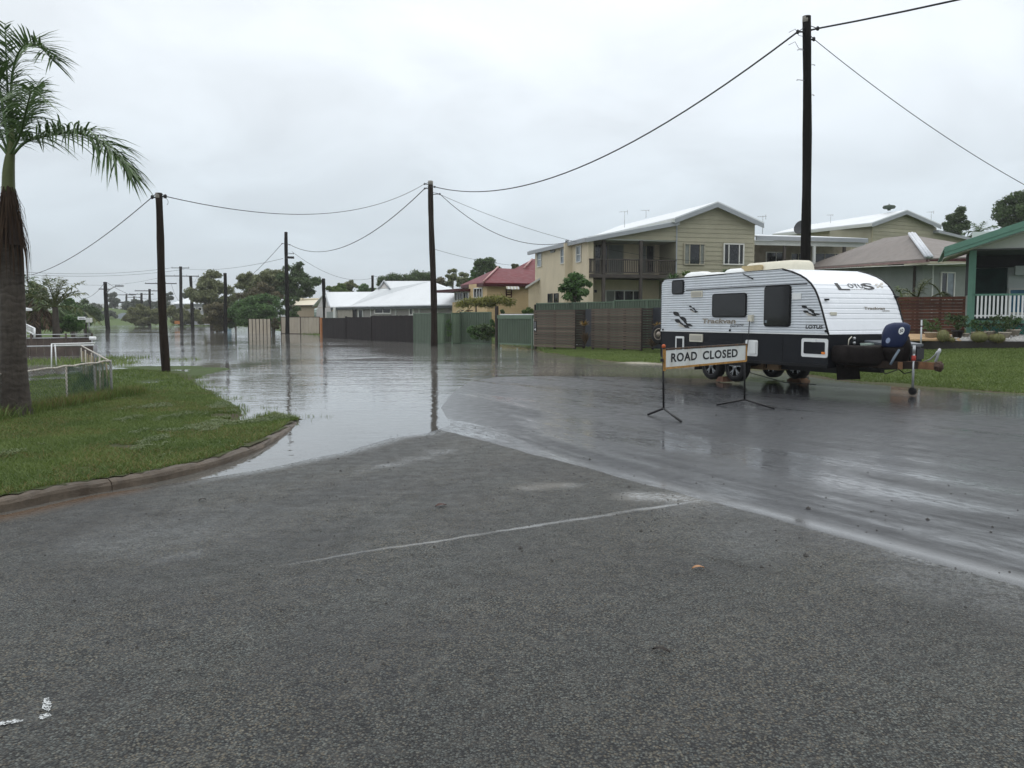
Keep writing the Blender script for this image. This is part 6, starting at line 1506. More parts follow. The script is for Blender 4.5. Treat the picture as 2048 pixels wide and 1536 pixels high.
def flag(u0, v0, u1, v1, scale=1.0):
    """chequered swoosh: leaf shaped black checks over a pale underside"""
    s0, s1, z0, z1 = rect(CVP, u0, v0, u1, v1); W, Hh = s1 - s0, z1 - z0
    m_ = lambda a, b, d: CVP.p(s0 + a * W, z0 + b * Hh, d)
    def leaf(g, ax, ay, bx, by, w, d):
        n = 6; L = []; R = []
        for i in range(n + 1):
            f = i / n; x = ax + (bx - ax) * f; y = ay + (by - ay) * f; ww = w * math.sin(math.pi * min(.08 + f * .92, .97)) ; nx_, ny_ = -(by - ay), (bx - ax); ln = math.hypot(nx_, ny_); L.append((x + nx_ / ln * ww, y + ny_ / ln * ww)); R.append((x - nx_ / ln * ww, y - ny_ / ln * ww))
        pts = L + R[::-1]; g.add([m_(a, b, d) for a, b in pts], [tuple(range(len(pts)))])
    g = MB(); leaf(g, .35, .12, .98, -.02, .06, .0160); leaf(g, .25, .40, .62, .05, .05, .0160); g.build('decal', M_PINK, CV)
    g = MB()
    for a in ((.12, .95, .40, .70, .12), (.40, .70, .60, .42, .045), (.20, .48, .47, .30, .11), (.50, .64, .74, .36, .10), (.60, .40, .82, .18, .05), (.40, .34, .64, .12, .05), (.72, .22, 1.04, .10, .075), (.60, .16, .88, -.02, .085)): leaf(g, *a, .0166)
    for i in range(7): x = -.12 + .04 * i; leaf(g, x, .93 + .05 * (i % 2), x + .07, .90 + .05 * (i % 2), .008, .0166); leaf(g, x + .1, .45 + .05 * (i % 2), x + .17, .43 + .05 * (i % 2), .008, .0166)
    g.build('decal', M_INK, CV)
flag(1343, 622, 1385, 655); flag(1377, 610.5, 1396.5, 625); flag(1600, 610, 1640, 632)
# nose lettering, on the curved panel: x across (0 street side .. WID), y measured down the panel from the roof
NL = arcpts(nose, .03); acc = [0.0]
for (a, b), (c, d) in zip(NL[:-1], NL[1:]): acc.append(acc[-1] + math.hypot(c - a, d - b))
def on_nose(w, y, d=.008):
    i = int(np.clip(np.searchsorted(acc, y) - 1, 0, len(NL) - 2)); f = (y - acc[i]) / (acc[i + 1] - acc[i] + 1e-9)
    a = NL[i][0] + (NL[i + 1][0] - NL[i][0]) * f; z = NL[i][1] + (NL[i + 1][1] - NL[i][1]) * f; t = Vector((NL[i + 1][0] - NL[i][0], NL[i + 1][1] - NL[i][1])).normalized()
    q = CVP.p(a - t.y * d * 1.0, z + t.x * d, -w); return q
def nose_hit(u, v):
    """(across, down) on the nose under a photo pixel"""
    best = None; d = Vector(ray(u, v)); o = Vector((0, 0, CAM_H))
    for i in range(len(NL) - 1):
        p0, p1 = CVP.p(*NL[i], 0), CVP.p(*NL[i + 1], 0); nn = (p1 - p0).cross(Vector((CN.x, CN.y, 0))); den = nn.dot(d)
        if abs(den) < 1e-9: continue
        k = nn.dot(p0 - o) / den; q = o + d * k; f = (q - p0).dot(p1 - p0) / (p1 - p0).length_squared
        if -.001 <= f <= 1.001 and k > 0:
            w = -(q - p0).dot(Vector((CN.x, CN.y, 0)))
            if best is None or k < best[2]: best = (w, acc[i] + (acc[i + 1] - acc[i]) * f, k)
    return best[:2]
def nose_text(t, u0, v0, u1, v1, m, **k):
    w0, y1 = nose_hit(u0, v1 + 0); w1, y1b = nose_hit(u1, v1 - 6 * (u1 - u0) / 150); _, y0 = nose_hit((u0 + u1) / 2, v0)
    yb = (y1 + y1b) / 2; return text_on(lambda x, y: on_nose(x, yb - y, .008), t, w0, w1, 0, yb - y0, 'lettering', m, CV, **k)
nose_text('L', 1678, 567, 1700, 581, M_INK, offset=.02); nose_text('OTU', 1699, 568, 1727.5, 577, M_INK, offset=.008, spacing=1.05); nose_text('S', 1730, 567, 1751, 580, M_INK, offset=.02)
nose_text('CARAVANS', 1700, 578.5, 1730, 581, M_GINK)
nose_text('Trackvan', 1729, 614, 1770, 620.5, M_GINK, shear=.15, offset=.03); nose_text('Extreme', 1765, 619, 1779, 624, M_GINK, shear=.4)
g = MB()
for (u, v, w_, h_) in ((1750, 568, 5, 3), (1757, 570, 5, 3), (1753, 573, 5, 3), (1760, 566, 6, 4), (1762, 573, 4, 3)):
    q = [on_nose(*nose_hit(u + a, v + b)) for a, b in ((0, 0), (w_, -.4), (w_, h_ - .4), (0, h_))]; g.add(q, [(0, 1, 2, 3)])
g.build('decal', M_PINK, CV)
for (u, v) in ((1651, 600), (1790, 595)):
    w, y = nose_hit(u, v); g = MB(); c = on_nose(w, y, .02); g.box(c, (.13, .05, .04), -.9); g.build('marker_light', M_CVTR, CV)
for (u, v) in ((1666, 628),):
    w, y = nose_hit(u, v); g = MB(); c = on_nose(w, y, .012); g.box(c, (.18, .03, .07), .46); g.build('badge', M_CRM, CV)
# badge on the motor
V, F = text_geo('50', .1, .03)
def on_cow(u, v, out=.004):
    return at(u, v, 18.35 - .205 - out)
for (uc, vc, ru, rv, tx) in ((1803, 661.5, 6.0, 7.5, True), (1776, 681, 4.6, 5.6, False)):
    d_ = Vector(ray(uc, vc)); cen = oc
    def hitc(u, v, out):
        d = Vector(ray(u, v)); o = Vector((0, 0, CAM_H)); best = None
        me = cow.data; base = wloc(cow)
        from mathutils.geometry import intersect_ray_tri
        for p in me.polygons:
            vs = [me.vertices[i].co + base for i in p.vertices]
            for k in range(1, len(vs) - 1):
                h = intersect_ray_tri(vs[0], vs[k], vs[k + 1], d, o, True)
                if h and (best is None or h.y < best.y): best = h
        best = best or at(u, v, 18.16)
        return best - d.normalized() * out
    n = 18; g = MB(); c_ = hitc(uc, vc, .006); rim = [hitc(uc + ru * math.cos(w + .25) * (1 if tx else 1), vc + rv * math.sin(w), .006) for w in np.linspace(0, 2 * math.pi, n + 1)[:-1]]
    g.add([c_] + rim, [(0, i + 1, (i + 1) % n + 1) for i in range(n)]); g.build('badge', M_WPL if tx else mat('pale_blue_badge', (.25, .30, .42), .5), OM)
    if tx:
        mn, mx = V.min(0), V.max(0); g = MB()
        g.add([hitc(uc - 3.6 + 7.2 * (a - mn[0]) / (mx[0] - mn[0]), vc + 3.2 - 6.4 * (b - mn[1]) / (mx[1] - mn[1]) - 2.0 * ((a - mn[0]) / (mx[0] - mn[0]) - .5), .010) for a, b in V], F); g.build('lettering', M_INK, OM)

# ------------------------------------------------------------------ road closed sign
M_SIGN = mat('sign_white_face', (.60, .62, .60), .5, .05, 3, stain=(.36, .30, .22), stain_amt=.5)
M_SRUST = mat('yellow_rusty_frame', (.36, .19, .045), .6, .3, 10, stain=(.05, .028, .018), stain_amt=.95)
M_SLEG = mat('dark_steel_leg', (.014, .013, .014), .45, .2, 6)
fl, fr = on(1327, 836), on(1489, 815.5)
SG = Pl((fl.x, fl.y), (fr.x, fr.y)); sl = (Vector(fr.xy) - Vector(fl.xy)).length
RS = thing('road_sign', 'white road closed sign on two black forked legs', 'road sign', (fl + fr) / 2)
zL0, zL1 = SG.z(1327, 737), SG.z(1327, 698.5); zR0, zR1 = SG.z(1489, 722), SG.z(1489, 688.5)
zc_ = lambda s, a, b: a + (b - a) * s / sl
g = MB(); P = [SG.p(.02, zL0 + .02, .012), SG.p(sl - .02, zR0 + .02, .012), SG.p(sl - .02, zR1 - .02, .012), SG.p(.02, zL1 - .02, .012)]; nb = Vector((-SG.n.x, -SG.n.y, 0)); g.slab(P, .008, nb); g.build('sign_face', M_SIGN, RS)
def sbar(a, b, w, m, name):
    g = MB(); (s0_, z0_), (s1_, z1_) = a, b
    if abs(s1_ - s0_) > abs(z1_ - z0_): Q = [(s0_, z0_ - w), (s1_, z1_ - w), (s1_, z1_ + w), (s0_, z0_ + w)]
    else: Q = [(s0_ - w, z0_), (s0_ + w, z0_), (s1_ + w, z1_), (s1_ - w, z1_)]
    g.hexa([SG.p(x, z, -.02) for x, z in Q] + [SG.p(x, z, .022) for x, z in Q]); return g.build(name, m, RS)
sbar((.0, zL0), (sl, zR0), .014, M_SRUST, 'frame_rail'); sbar((.0, zL1), (sl, zR1), .013, mat('dark_rust_frame', (.05, .032, .022), .6, .4, 12, stain=(.28, .14, .04), stain_amt=.8), 'frame_rail'); sbar((0, zL0 - .04), (0, zL1 + .0), .015, M_SRUST, 'frame_stile'); sbar((sl, zR0), (sl, zR1), .015, M_SRUST, 'frame_stile')
x0, x1 = SG.s(1341), SG.s(1476.5); zz0 = zc_(x0, zL0, zR0) ; hgt = SG.z(1342, 706.5) - SG.z(1342, 724.5)
text_on(lambda s, z: SG.p(s, z, .0155), 'ROAD', SG.s(1342), SG.s(1394), SG.z(1342, 724.5), SG.z(1342, 706.5), 'lettering', M_INK, RS, offset=.03, slope=SG.z(1394, 720) - SG.z(1342, 724.5), spacing=1.1)
text_on(lambda s, z: SG.p(s, z, .0155), 'CLOSED', SG.s(1405.5), SG.s(1475.5), SG.z(1406, 719.5), SG.z(1406, 702), 'lettering', M_INK, RS, offset=.03, slope=SG.z(1475, 714) - SG.z(1406, 719.5), spacing=1.1)
for sx, jv, feet, zb_, zt_ in ((0, 818, ((1296, 832), (1362, 846)), zL0, zL1), (sl, 800, ((1433.5, 812), (1549, 820)), zR0, zR1)):
    zj = SG.z(1327 if sx == 0 else 1489, jv); J = SG.p(sx, zj, 0)
    g = MB(); g.tube([J, SG.p(sx, zt_ + .03, -.03)], .017, 8); lg = g.build('leg', M_SLEG, RS)
    for (fu, fv) in feet:
        q = on(fu, fv); g = MB(); g.tube([J + Vector((0, 0, .01)), q + Vector((0, 0, .02))], .019, 8); g.build('foot', M_SLEG, lg)
g = MB(); g.lathe(SG.p(-.02, zL1 + .02, .0), [(.015, 0), (.03, .005), (.03, .04), (.02, .055), (.008, .06)], 10); g.build('orange_cap', mat('orange_cap_plastic', (.42, .09, .025), .5), RS)
g = MB(); g.box(SG.p(-.06, (zL0 + zL1) / 2 - .02, 0), (.05, .04, .05)); g.build('clamp', M_SLEG, RS)
# ------------------------------------------------------------------ trees, palms, shrubs
L_GUM = leafmat('gum_leaves', (0.0789, 0.0966, 0.0421), (0.2194, 0.237, 0.1088))
L_DARK = leafmat('dark_leaves', (0.0292, 0.0551, 0.021), (0.1054, 0.162, 0.0518))
L_MID = leafmat('mid_green_leaves', (0.0316, 0.0805, 0.0215), (0.115, 0.2084, 0.0575))
L_BRIGHT = leafmat('fresh_leaves', (.050, .095, .018), (.14, .20, .045))
L_BROWN = leafmat('brown_green_leaves', (0.0709, 0.0709, 0.0371), (0.1688, 0.1435, 0.0742))
L_OLIVE = leafmat('olive_leaves', (0.0791, 0.0949, 0.0345), (0.1941, 0.2012, 0.0776))
L_PALM = leafmat('royal_palm_leaflets', (.040, .085, .028), (.14, .215, .075), .2, .4)
L_PALMY = leafmat('coconut_leaflets', (.045, .065, .020), (.13, .15, .050), .25, .45)
L_GOLD = leafmat('golden_palm_leaves', (.12, .13, .02), (.26, .25, .06), .25)
L_DRY = leafmat('dry_fronds', (.055, .034, .020), (.13, .085, .050), .15, .7)
L_TUFT = leafmat('orange_tuft_leaves', (.16, .10, .025), (.30, .20, .06), .2)
L_FAR = leafmat('far_dark_leaves', (0.0598, 0.0747, 0.0568), (0.1121, 0.1316, 0.0897), .15)
M_BARK = mat('tree_bark', (.060, .050, .040), .85, .35, 3, .7, 25)
M_STEM = mat('green_stem', (.08, .11, .035), .7, .2, 5)

def leafmesh(name, cs, rs, n, size, m, par, seed=0, flat=.35, origin=None, asp=.45):
    r = np.random.default_rng(seed)
    cs = np.array([list(c) for c in cs]); rs = np.array(rs, float)
    if rs.ndim == 1: rs = np.stack([rs, rs, rs * .8], 1)
    w = rs.prod(1) ** (2 / 3); idx = r.choice(len(cs), n, p=w / w.sum())
    d = r.normal(size=(n, 3)); d /= np.linalg.norm(d, axis=1)[:, None]
    q = r.uniform(.1, 1, n) ** .5 * r.normal(1, .13, n)
    P = cs[idx] + d * rs[idx] * q[:, None]
    nrm = d * .6 + r.normal(size=(n, 3)) * .7 + np.array([0, 0, flat]); nrm /= np.linalg.norm(nrm, axis=1)[:, None]
    a = np.cross(nrm, r.normal(size=(n, 3))); a /= np.linalg.norm(a, axis=1)[:, None]; b = np.cross(nrm, a)
    sz = size * r.uniform(.6, 1.35, n)[:, None]
    V = np.stack([P - a * sz * .5, P + b * sz * asp * .5 + nrm * sz * .06, P + a * sz * .5 - np.array([0, 0, .12]) * sz, P - b * sz * asp * .5 + nrm * sz * .06], 1).reshape(-1, 3)
    F = np.arange(n * 4).reshape(n, 4)
    if par is not None: return np_mesh(name, V, F, m, par)
    return np_mesh(name, V, F, m, None, origin)
def tree(u, vt, vb, w, Y, label, m, n=2600, leaf=.5, clumps=16, trunk=True, vtrunk=None, group=None, seed=1, cat='tree', name='tree', cl=.36, branch_vis=True, sq=1.0):
    """crown between rows vt and vb, w pixels wide, at distance Y"""
    r = random.Random(seed); c = at(u, (vt + vb) / 2, Y); hx = w / 2 * Y / FPX; hzz = (vb - vt) / 2 * Y / FPX
    gzz = max(hz(c.x, Y), -.3) if Y < 200 else max(hz(c.x, Y), 0)
    T = thing(name, label, cat, (c.x, Y, gzz), group)
    clumps = int(clumps * 1.5); cl = cl * .82
    cs, rs = [], []
    for i in range(clumps):
        for _ in range(40):
            x, y, z = (r.uniform(-1, 1) for _ in range(3))
            if .30 < x * x + y * y + z * z < 1: break
        k = r.uniform(.75, 1.2) * cl
        rl = math.sqrt(x * x + y * y + z * z); q_ = max(rl, .45) / rl * (1 if i % 4 else .55); x, y, z = x * q_, y * q_, z * q_
        x, y, z = x * (1.04 - k * .62), y * (1 - k * .62), z * (1.06 - k * .55)
        cs.append(c + Vector((x * hx, y * hx * .8, z * hzz * sq))); rr_ = k * min(hx, hzz * 1.4) * 1.15; rs.append((rr_, rr_, rr_ * .72))
    leafmesh('crown', cs, rs, int(n * 2.3), leaf * .66, m, T, seed)
    if trunk:
        g = MB(); tr = max(.06, hx * .07); b = Vector((c.x, Y, gzz - .3)); mid = Vector((c.x + r.uniform(-.1, .1) * hx, Y, c.z - hzz * .55))
        if mid.z < b.z + .6: mid.z = b.z + .6
        g.tube([b, b.lerp(mid, .5) + Vector((r.uniform(-.05, .05) * hx, 0, 0)), mid], [tr * 1.25, tr, tr * .8], 8)
        for i in r.sample(range(len(cs)), min(len(cs), 9)):
            e_ = Vector(cs[i]); g.tube([mid - Vector((0, 0, r.uniform(0, .3) * hzz)), mid.lerp(e_, .55) + Vector((r.uniform(-.1, .1) * hx, 0, -.05 * hzz)), e_], [tr * .55, tr * .3, tr * .1], 5, cap=False)
        g.build('trunk', M_BARK, T)
    return T
GR = 'trees behind the houses'
# left and far bank
tree(422, 541, 625, 100, 118, 'pale gum tree with airy crown beside the bare black pole', L_GUM, 5200, .55, 26, seed=4, cl=.26)
tree(497, 543, 610, 74, 116, 'smaller gum crown between two taller gums', L_GUM, 3400, .55, 18, seed=5, cl=.28)
tree(545, 532, 600, 90, 112, 'tall spreading gum tree left of the beige fence pole', L_GUM, 4600, .55, 24, seed=6, cl=.28)
tree(596, 526, 602, 82, 110, 'dark gum tree directly behind the beige fence pole', L_DARK, 4200, .5, 22, seed=7, cl=.28)
tree(436, 600, 664, 62, 100, 'brown green bush standing in the water below the pale gum', L_BROWN, 3600, .42, 20, seed=8, cl=.34, cat='bush', name='bush', trunk=False)
tree(520, 588, 658, 128, 98, 'wide dark green bush beside the curved beige fence', L_MID, 7500, .42, 30, seed=9, cl=.32, cat='bush', name='bush')
tree(520, 568, 612, 100, 108, 'reddish brown mid height tree above the wide green bush', L_BROWN, 3400, .45, 18, seed=10, cl=.3)
tree(472, 606, 658, 60, 101, 'dark understorey bush behind the bare black pole', L_DARK, 3000, .42, 16, seed=111, cl=.34, cat='bush', name='bush', trunk=False)
tree(585, 585, 655, 40, 97, 'dark shrub squeezed behind the beige fence pole', L_DARK, 2200, .4, 12, seed=11, cat='bush', name='bush')
tree(553, 633, 660, 26, 93, 'orange flowered low shrub between the two beige fences', L_BROWN, 700, .3, 8, seed=12, cat='bush', name='bush', trunk=False)
tree(296, 611, 652, 104, 165, 'olive bush at the left end of the shore row', L_OLIVE, 4200, .7, 22, seed=13, cat='bush', name='bush', cl=.3, trunk=False)
tree(366, 611, 652, 108, 162, 'olive bush at the right of the shore row below the white roof', L_OLIVE, 4200, .7, 22, seed=14, cat='bush', name='bush', cl=.3, trunk=False)
tree(278, 598, 622, 36, 260, 'small tree on the hill behind the shore bushes', L_FAR, 900, 1.1, 9, seed=15)
tree(276, 588, 616, 14, 300, 'slim dark lone tree between far cross arm poles', L_FAR, 500, 1.1, 6, seed=16)
tree(228, 586, 622, 34, 290, 'rounded dark tree on the hill crest behind the lamp pole', L_FAR, 1600, 1.1, 12, seed=17)
tree(322, 600, 622, 34, 240, 'dark tree left of the far white roof behind the pole', L_FAR, 900, 1.0, 9, seed=18)
tree(340, 580, 610, 22, 240, 'dark tree peeking right of the brown verge pole', L_FAR, 700, 1.0, 7, seed=19)
tree(374, 580, 602, 24, 220, 'tree top behind the far white roof ridge', L_FAR, 700, 1.0, 7, seed=20)
tree(168, 600, 650, 56, 120, 'dark bushy tree at the left shore by the lamp pole', L_DARK, 2800, .6, 16, seed=21)
tree(140, 590, 650, 46, 85, 'bushy tree right of the coconut palm', L_MID, 2600, .45, 16, seed=22, cl=.3)
tree(70, 560, 640, 60, 66, 'dense tree behind the verandah stair', L_OLIVE, 3000, .42, 18, seed=23)
tree(100, 612, 665, 120, 62, 'dark hedge mass under the coconut palm', L_DARK, 5200, .35, 26, seed=24, cat='hedge', name='hedge', trunk=False, cl=.3)
tree(150, 632, 662, 60, 56, 'low garden shrub row behind the sign board', L_MID, 1800, .25, 14, seed=25, cat='bush', name='bush', trunk=False)
tree(185, 616, 652, 40, 140, 'low dark bush at the far left water edge', L_DARK, 1500, .6, 10, seed=26, cat='bush', name='bush', trunk=False)
for i, (u, vt, vb, w, Y, lb) in enumerate(((196, 606, 640, 40, 250, 'far dark tree left of the lamp pole foot'), (210, 620, 642, 60, 235, 'low hedge tree at the foot of the green hill'), (252, 604, 632, 36, 270, 'far round tree right of the hill road'), (296, 600, 630, 34, 255, 'far tree above the olive bushes'),
        (333, 604, 634, 40, 235, 'far tree between the brown pole and the white roof'), (408, 596, 632, 36, 215, 'far tree right of the white roof gable'), (150, 606, 640, 40, 160, 'dark mid distance tree over the left gardens'), (470, 585, 630, 50, 150, 'far tree filling between the two gums'))):
    tree(u, vt, vb, w, Y, lb, L_FAR if Y > 200 else L_DARK, 1100, 1.0 if Y > 200 else .7, 10, seed=130 + i, cl=.36)
# behind the houses
for i, (u, vt, vb, w, Y, lb, m_) in enumerate(((673, 566, 600, 44, 110, 'bright green tree top behind the garage gable', L_BRIGHT), (700, 560, 600, 34, 130, 'bare topped tree between garage roof and slim pole', L_OLIVE), (735, 566, 600, 50, 125, 'low green tree left of the slim pole top', L_MID),
        (790, 540, 585, 70, 120, 'dark rounded tree above the white roof ridge', L_DARK), (845, 538, 585, 66, 118, 'dark tree behind the leaning pole', L_DARK), (880, 552, 600, 50, 112, 'reddish tree between leaning pole and cottage', L_BROWN), (905, 536, 590, 34, 108, 'thin gum with open twigs left of the cottage roof', L_GUM), (925, 545, 590, 40, 116, 'small loose gum by the cottage roof tip', L_GUM),
        (978, 510, 560, 62, 100, 'tall dark mango tree behind the red roof', L_DARK), (955, 530, 570, 40, 102, 'dark shoulder tree beside the tall mango', L_MID), (1030, 526, 545, 14, 104, 'small tree tip between the two red roofs', L_OLIVE))):
    tree(u, vt, vb, w, Y, lb, m_, 2600 if w > 40 else 1500, .45, 15, seed=30 + i, group=GR, cl=.32)
tree(1915, 416, 475, 54, 95, 'dark columnar tree behind the rear townhouse roof end', L_DARK, 3600, .45, 18, seed=50, group=GR, cl=.34)
tree(2035, 380, 470, 88, 80, 'big dark tree above the green trimmed roof', L_DARK, 6500, .4, 26, seed=51, group=GR, cl=.32)
tree(1885, 462, 482, 30, 95, 'low tree top right of the rear townhouse', L_MID, 900, .4, 8, seed=52, group=GR)
# small trees and shrubs among the fences
tree(1152, 543, 606, 64, 45.5, 'small bright leaved tree in front of the cream townhouse', L_MID, 2600, .24, 22, seed=60, cl=.30)
tree(967, 640, 681, 42, 53.2, 'dark leafy shrub before the green fence', L_DARK, 2200, .22, 14, seed=61, cat='bush', name='bush', trunk=False)
tree(945, 648, 681, 34, 53, 'smaller flowering shrub at the water before the green fence', L_MID, 1500, .2, 12, seed=62, cat='bush', name='bush', trunk=False)
tree(985, 630, 676, 22, 53.6, 'tall shrub beside the dark timber gate post', L_MID, 1200, .2, 10, seed=63, cat='bush', name='bush', trunk=False)
tree(897, 632, 676, 12, 55, 'climbing vine filling the gap between green gates', L_MID, 1100, .18, 12, seed=64, cat='vine', name='vine', trunk=False)
tree(1056, 615, 632, 30, 50, 'yellow green shrub behind the sliding gate', L_BRIGHT, 700, .2, 9, seed=65, cat='bush', name='bush', trunk=False)
tree(1004, 619, 628, 12, 51, 'small dark shrub behind the gate beam', L_DARK, 240, .2, 5, seed=66, cat='bush', name='bush', trunk=False)
# spiky and fan shaped plants
def tuft(base, n, ln, m, label, name='spiky_plant', cat='plant', wid=.03, spread=.9, stem=0.0, droop=.35, group=None, seed=3):
    r = random.Random(seed); base = Vector(base); T = thing(name, label, cat, base, group); g = MB(); c = base + Vector((0, 0, stem))
    if stem: q = MB(); q.tube([base - Vector((0, 0, .1)), c], [.05, .035], 6); q.build('stem', M_BARK, T)
    for i in range(n):
        w = r.uniform(0, 2 * math.pi); el = r.uniform(.15, 1) ** .7 * spread; d = Vector((math.cos(w) * math.sin(el), math.sin(w) * math.sin(el), math.cos(el))); L_ = ln * r.uniform(.7, 1.1); sd = Vector((-math.sin(w), math.cos(w), 0)) * wid
        P = [c + d * L_ * f - Vector((0, 0, droop * L_ * f * f)) for f in (0, .35, .7, 1)]
        V = []
        for q_, ww in zip(P, (.5, 1, .7, .05)): V += [q_ - sd * ww, q_ + sd * ww]
        g.add(V, [(0, 1, 3, 2), (2, 3, 5, 4), (4, 5, 7, 6)])
    g.build('leaves', m, T); return T
tuft(at(1168, 652, 41.2), 60, .42, L_TUFT, 'orange spiky tuft in the niche above the bird statue', seed=5, spread=1.4, droop=.15)
tuft(at(1171, 690, 41.0), 40, 1.0, L_DRY, 'reddish strappy plant beside the charcoal niche panel', seed=6, spread=.5, wid=.025)
tuft(at(1316, 655, 37.5), 50, .35, L_TUFT, 'orange spiky tuft at the caravan rear corner', seed=7, spread=1.4, droop=.15)
tuft(at(1305, 694, 37.2), 60, .7, L_DRY, 'reddish bromeliad clump before the old wheel', seed=8, spread=1.0)
for i, (u, v, ln, m_, lb) in enumerate(((1347, 556, .8, L_MID, 'green bushy plant above the caravan rear roof hatch'), (1376, 552, .9, L_BRIGHT, 'pale green bushy plant above the caravan roof'), (1455, 548, .8, L_MID, 'dark green plant behind the middle roof hatches'), (1473, 541, .5, L_BRIGHT, 'small bright sprig left of the roof air conditioner'))):
    tuft(at(u, v, 42) - Vector((0, 0, 1.4)), 110, ln * 1.2, m_, lb, 'tall_shrub', 'plant', .03, .95, 1.2, .5, seed=20 + i)

def frond(g, pts, n, ln, droop, wid=.028, seed=0, up=.35, ragged=.2, rach=.02, side=None, taper=True):
    """feather leaf: rachis through pts, n leaflets a side"""
    r = random.Random(seed); pts = [Vector(q) for q in smooth3(pts, 8)]
    g.tube(pts, [rach * (1 - .8 * i / (len(pts) - 1)) for i in range(len(pts))], 5, cap=False)
    cum_ = [0.0]
    for a, b in zip(pts[:-1], pts[1:]): cum_.append(cum_[-1] + (b - a).length)
    for i in range(n):
        f = .12 + .88 * (i + r.random() * .6) / n; d = f * cum_[-1]; j = max(0, min(len(pts) - 2, int(np.searchsorted(cum_, d)) - 1)); p = pts[j].lerp(pts[j + 1], (d - cum_[j]) / (cum_[j + 1] - cum_[j] + 1e-9)); t = (pts[j + 1] - pts[j]).normalized()
        s_ = t.cross(Vector((0, 0, 1))); s_ = s_.normalized() if s_.length > .05 else Vector((1, 0, 0)); u_ = s_.cross(t).normalized()
        L_ = ln * (math.sin(math.pi * (.12 + .80 * f)) * .75 + .3) * r.uniform(1 - ragged, 1 + ragged * .5)
        for sg in (1, -1):
            dv = (t * r.uniform(.45, .75) + s_ * sg * r.uniform(.6, 1.0) + u_ * r.uniform(-.1, up) * 2).normalized()
            dr = droop * r.uniform(.6, 1.3); P = [p + dv * L_ * k - Vector((0, 0, dr * L_ * k * k)) for k in (0, .33, .66, 1)]
            wv = dv.cross(Vector((r.uniform(-.4, .4), r.uniform(-.4, .4), 1))).normalized() * wid
            V = []
            for q_, ww in zip(P, (.5, 1, .75, .05)): V += [q_ - wv * ww, q_ + wv * ww]
            g.add(V, [(0, 1, 3, 2), (2, 3, 5, 4), (4, 5, 7, 6)])
def smooth3(P, n):
    P = [np.array(q, float) for q in P]; out = []
    for i in range(len(P) - 1):
        p0, p1, p2, p3 = P[max(i - 1, 0)], P[i], P[i + 1], P[min(i + 2, len(P) - 1)]
        for k in range(n):
            t = k / n; out.append(.5 * ((2 * p1) + (-p0 + p2) * t + (2 * p0 - 5 * p1 + 4 * p2 - p3) * t * t + (-p0 + 3 * p1 - 3 * p2 + p3) * t ** 3))
    out.append(P[-1]); return [Vector(q) for q in out]

# the royal palm
pb = on(30, 836); YP = pb.y + .25
RP = thing('royal_palm', 'grey trunked royal palm with hanging dead sheath inside the wire fence', 'palm', (pb.x, YP, pb.z))
tk = [(31, 842, .27), (29, 800, .235), (27, 740, .20), (26, 670, .185), (25, 600, .182), (22, 540, .180), (19, 490, .165), (17, 440, .135), (17, 400, .105), (17, 380, .09)]
pts = smooth3([at(u, v, YP) for u, v, _ in tk], 10); rad = np.interp(np.linspace(0, len(tk) - 1, len(pts)), range(len(tk)), [q[2] for q in tk])
rad = rad * (1 + .018 * np.sin(np.arange(len(pts)) * 2.2)); g = MB(); g.tube(pts, list(rad), 20)
def palm_bark():
    N = NT('royal_palm_bark'); tc = N.n('ShaderNodeTexCoord').outputs['Object']
    z = N.n('ShaderNodeSeparateXYZ', {0: tc}).outputs[2]; w = N.n('ShaderNodeTexWave', {'Vector': tc, 'Scale': 2.6, 'Distortion': 7.0, 'Detail': 5, 'Detail Scale': 2.5}, bands_direction='Z')
    f = N.mr(w.outputs['Fac'], 0, .3, .80, 1); c = N.mixc(N.mr(N.noise(tc, 3, 5), .3, .7, 0, 1), (.038, .030, .024), (.070, .058, .047))
    c = N.mixc(N.mr(N.noise(N.mapv(tc, (8, 8, 1)), 3, 4), .5, .7, 0, .6), c, (.02, .016, .013)); c = N.mixc(f, (.02, .015, .012), c)
    b = N.n('ShaderNodeBump', {'Height': N.math('ADD', w.outputs['Fac'], N.noise(tc, 30, 4)), 'Strength': .3, 'Distance': .02})
    return N.surf(N.n('ShaderNodeBsdfPrincipled', {'Base Color': c, 'Roughness': .8, 'Normal': b.outputs[0], 'Specular IOR Level': .3}))
g.build('trunk', palm_bark(), RP)
g = MB(); g.tube(smooth3([at(17, 384, YP), at(17, 350, YP), at(19, 322, YP), at(22, 300, YP), at(24, 250, YP)], 5), list(np.interp(np.linspace(0, 1, 21), [0, .3, .6, 1], [.098, .088, .07, .03])), 12); g.build('crownshaft', mat('green_crownshaft', (.085, .10, .032), .45, .2, 3), RP)
g = MB(); rr = random.Random(5)
for i in range(230):                                                    # hanging fibres of the old sheaths
    w = rr.uniform(0, 2 * math.pi); f = rr.uniform(0, 1); z0 = at(17, 372 + 95 * f, YP).z; r0 = np.interp(f, [0, .5, 1], [.095, .135, .165]); L_ = rr.uniform(.35, 1.1)
    p = Vector((pts[-1].x, YP, z0)) + Vector((math.cos(w), math.sin(w), 0)) * r0; o_ = Vector((math.cos(w), math.sin(w), 0)) * rr.uniform(.02, .14); P = [p, p + o_ - Vector((0, 0, L_ * .5)), p + o_ * 1.1 - Vector((0, 0, L_))]; s_ = Vector((-math.sin(w), math.cos(w), 0)) * rr.uniform(.004, .016)
    V = []
    for q_, ww in zip(P, (1, .8, .1)): V += [q_ - s_ * ww, q_ + s_ * ww]
    g.add(V, [(0, 1, 3, 2), (2, 3, 5, 4)])
g.build('dead_sheath', leafmat('dark_sheath_fibre', (.022, .014, .010), (.075, .048, .032), .1, .8, .1), RP)
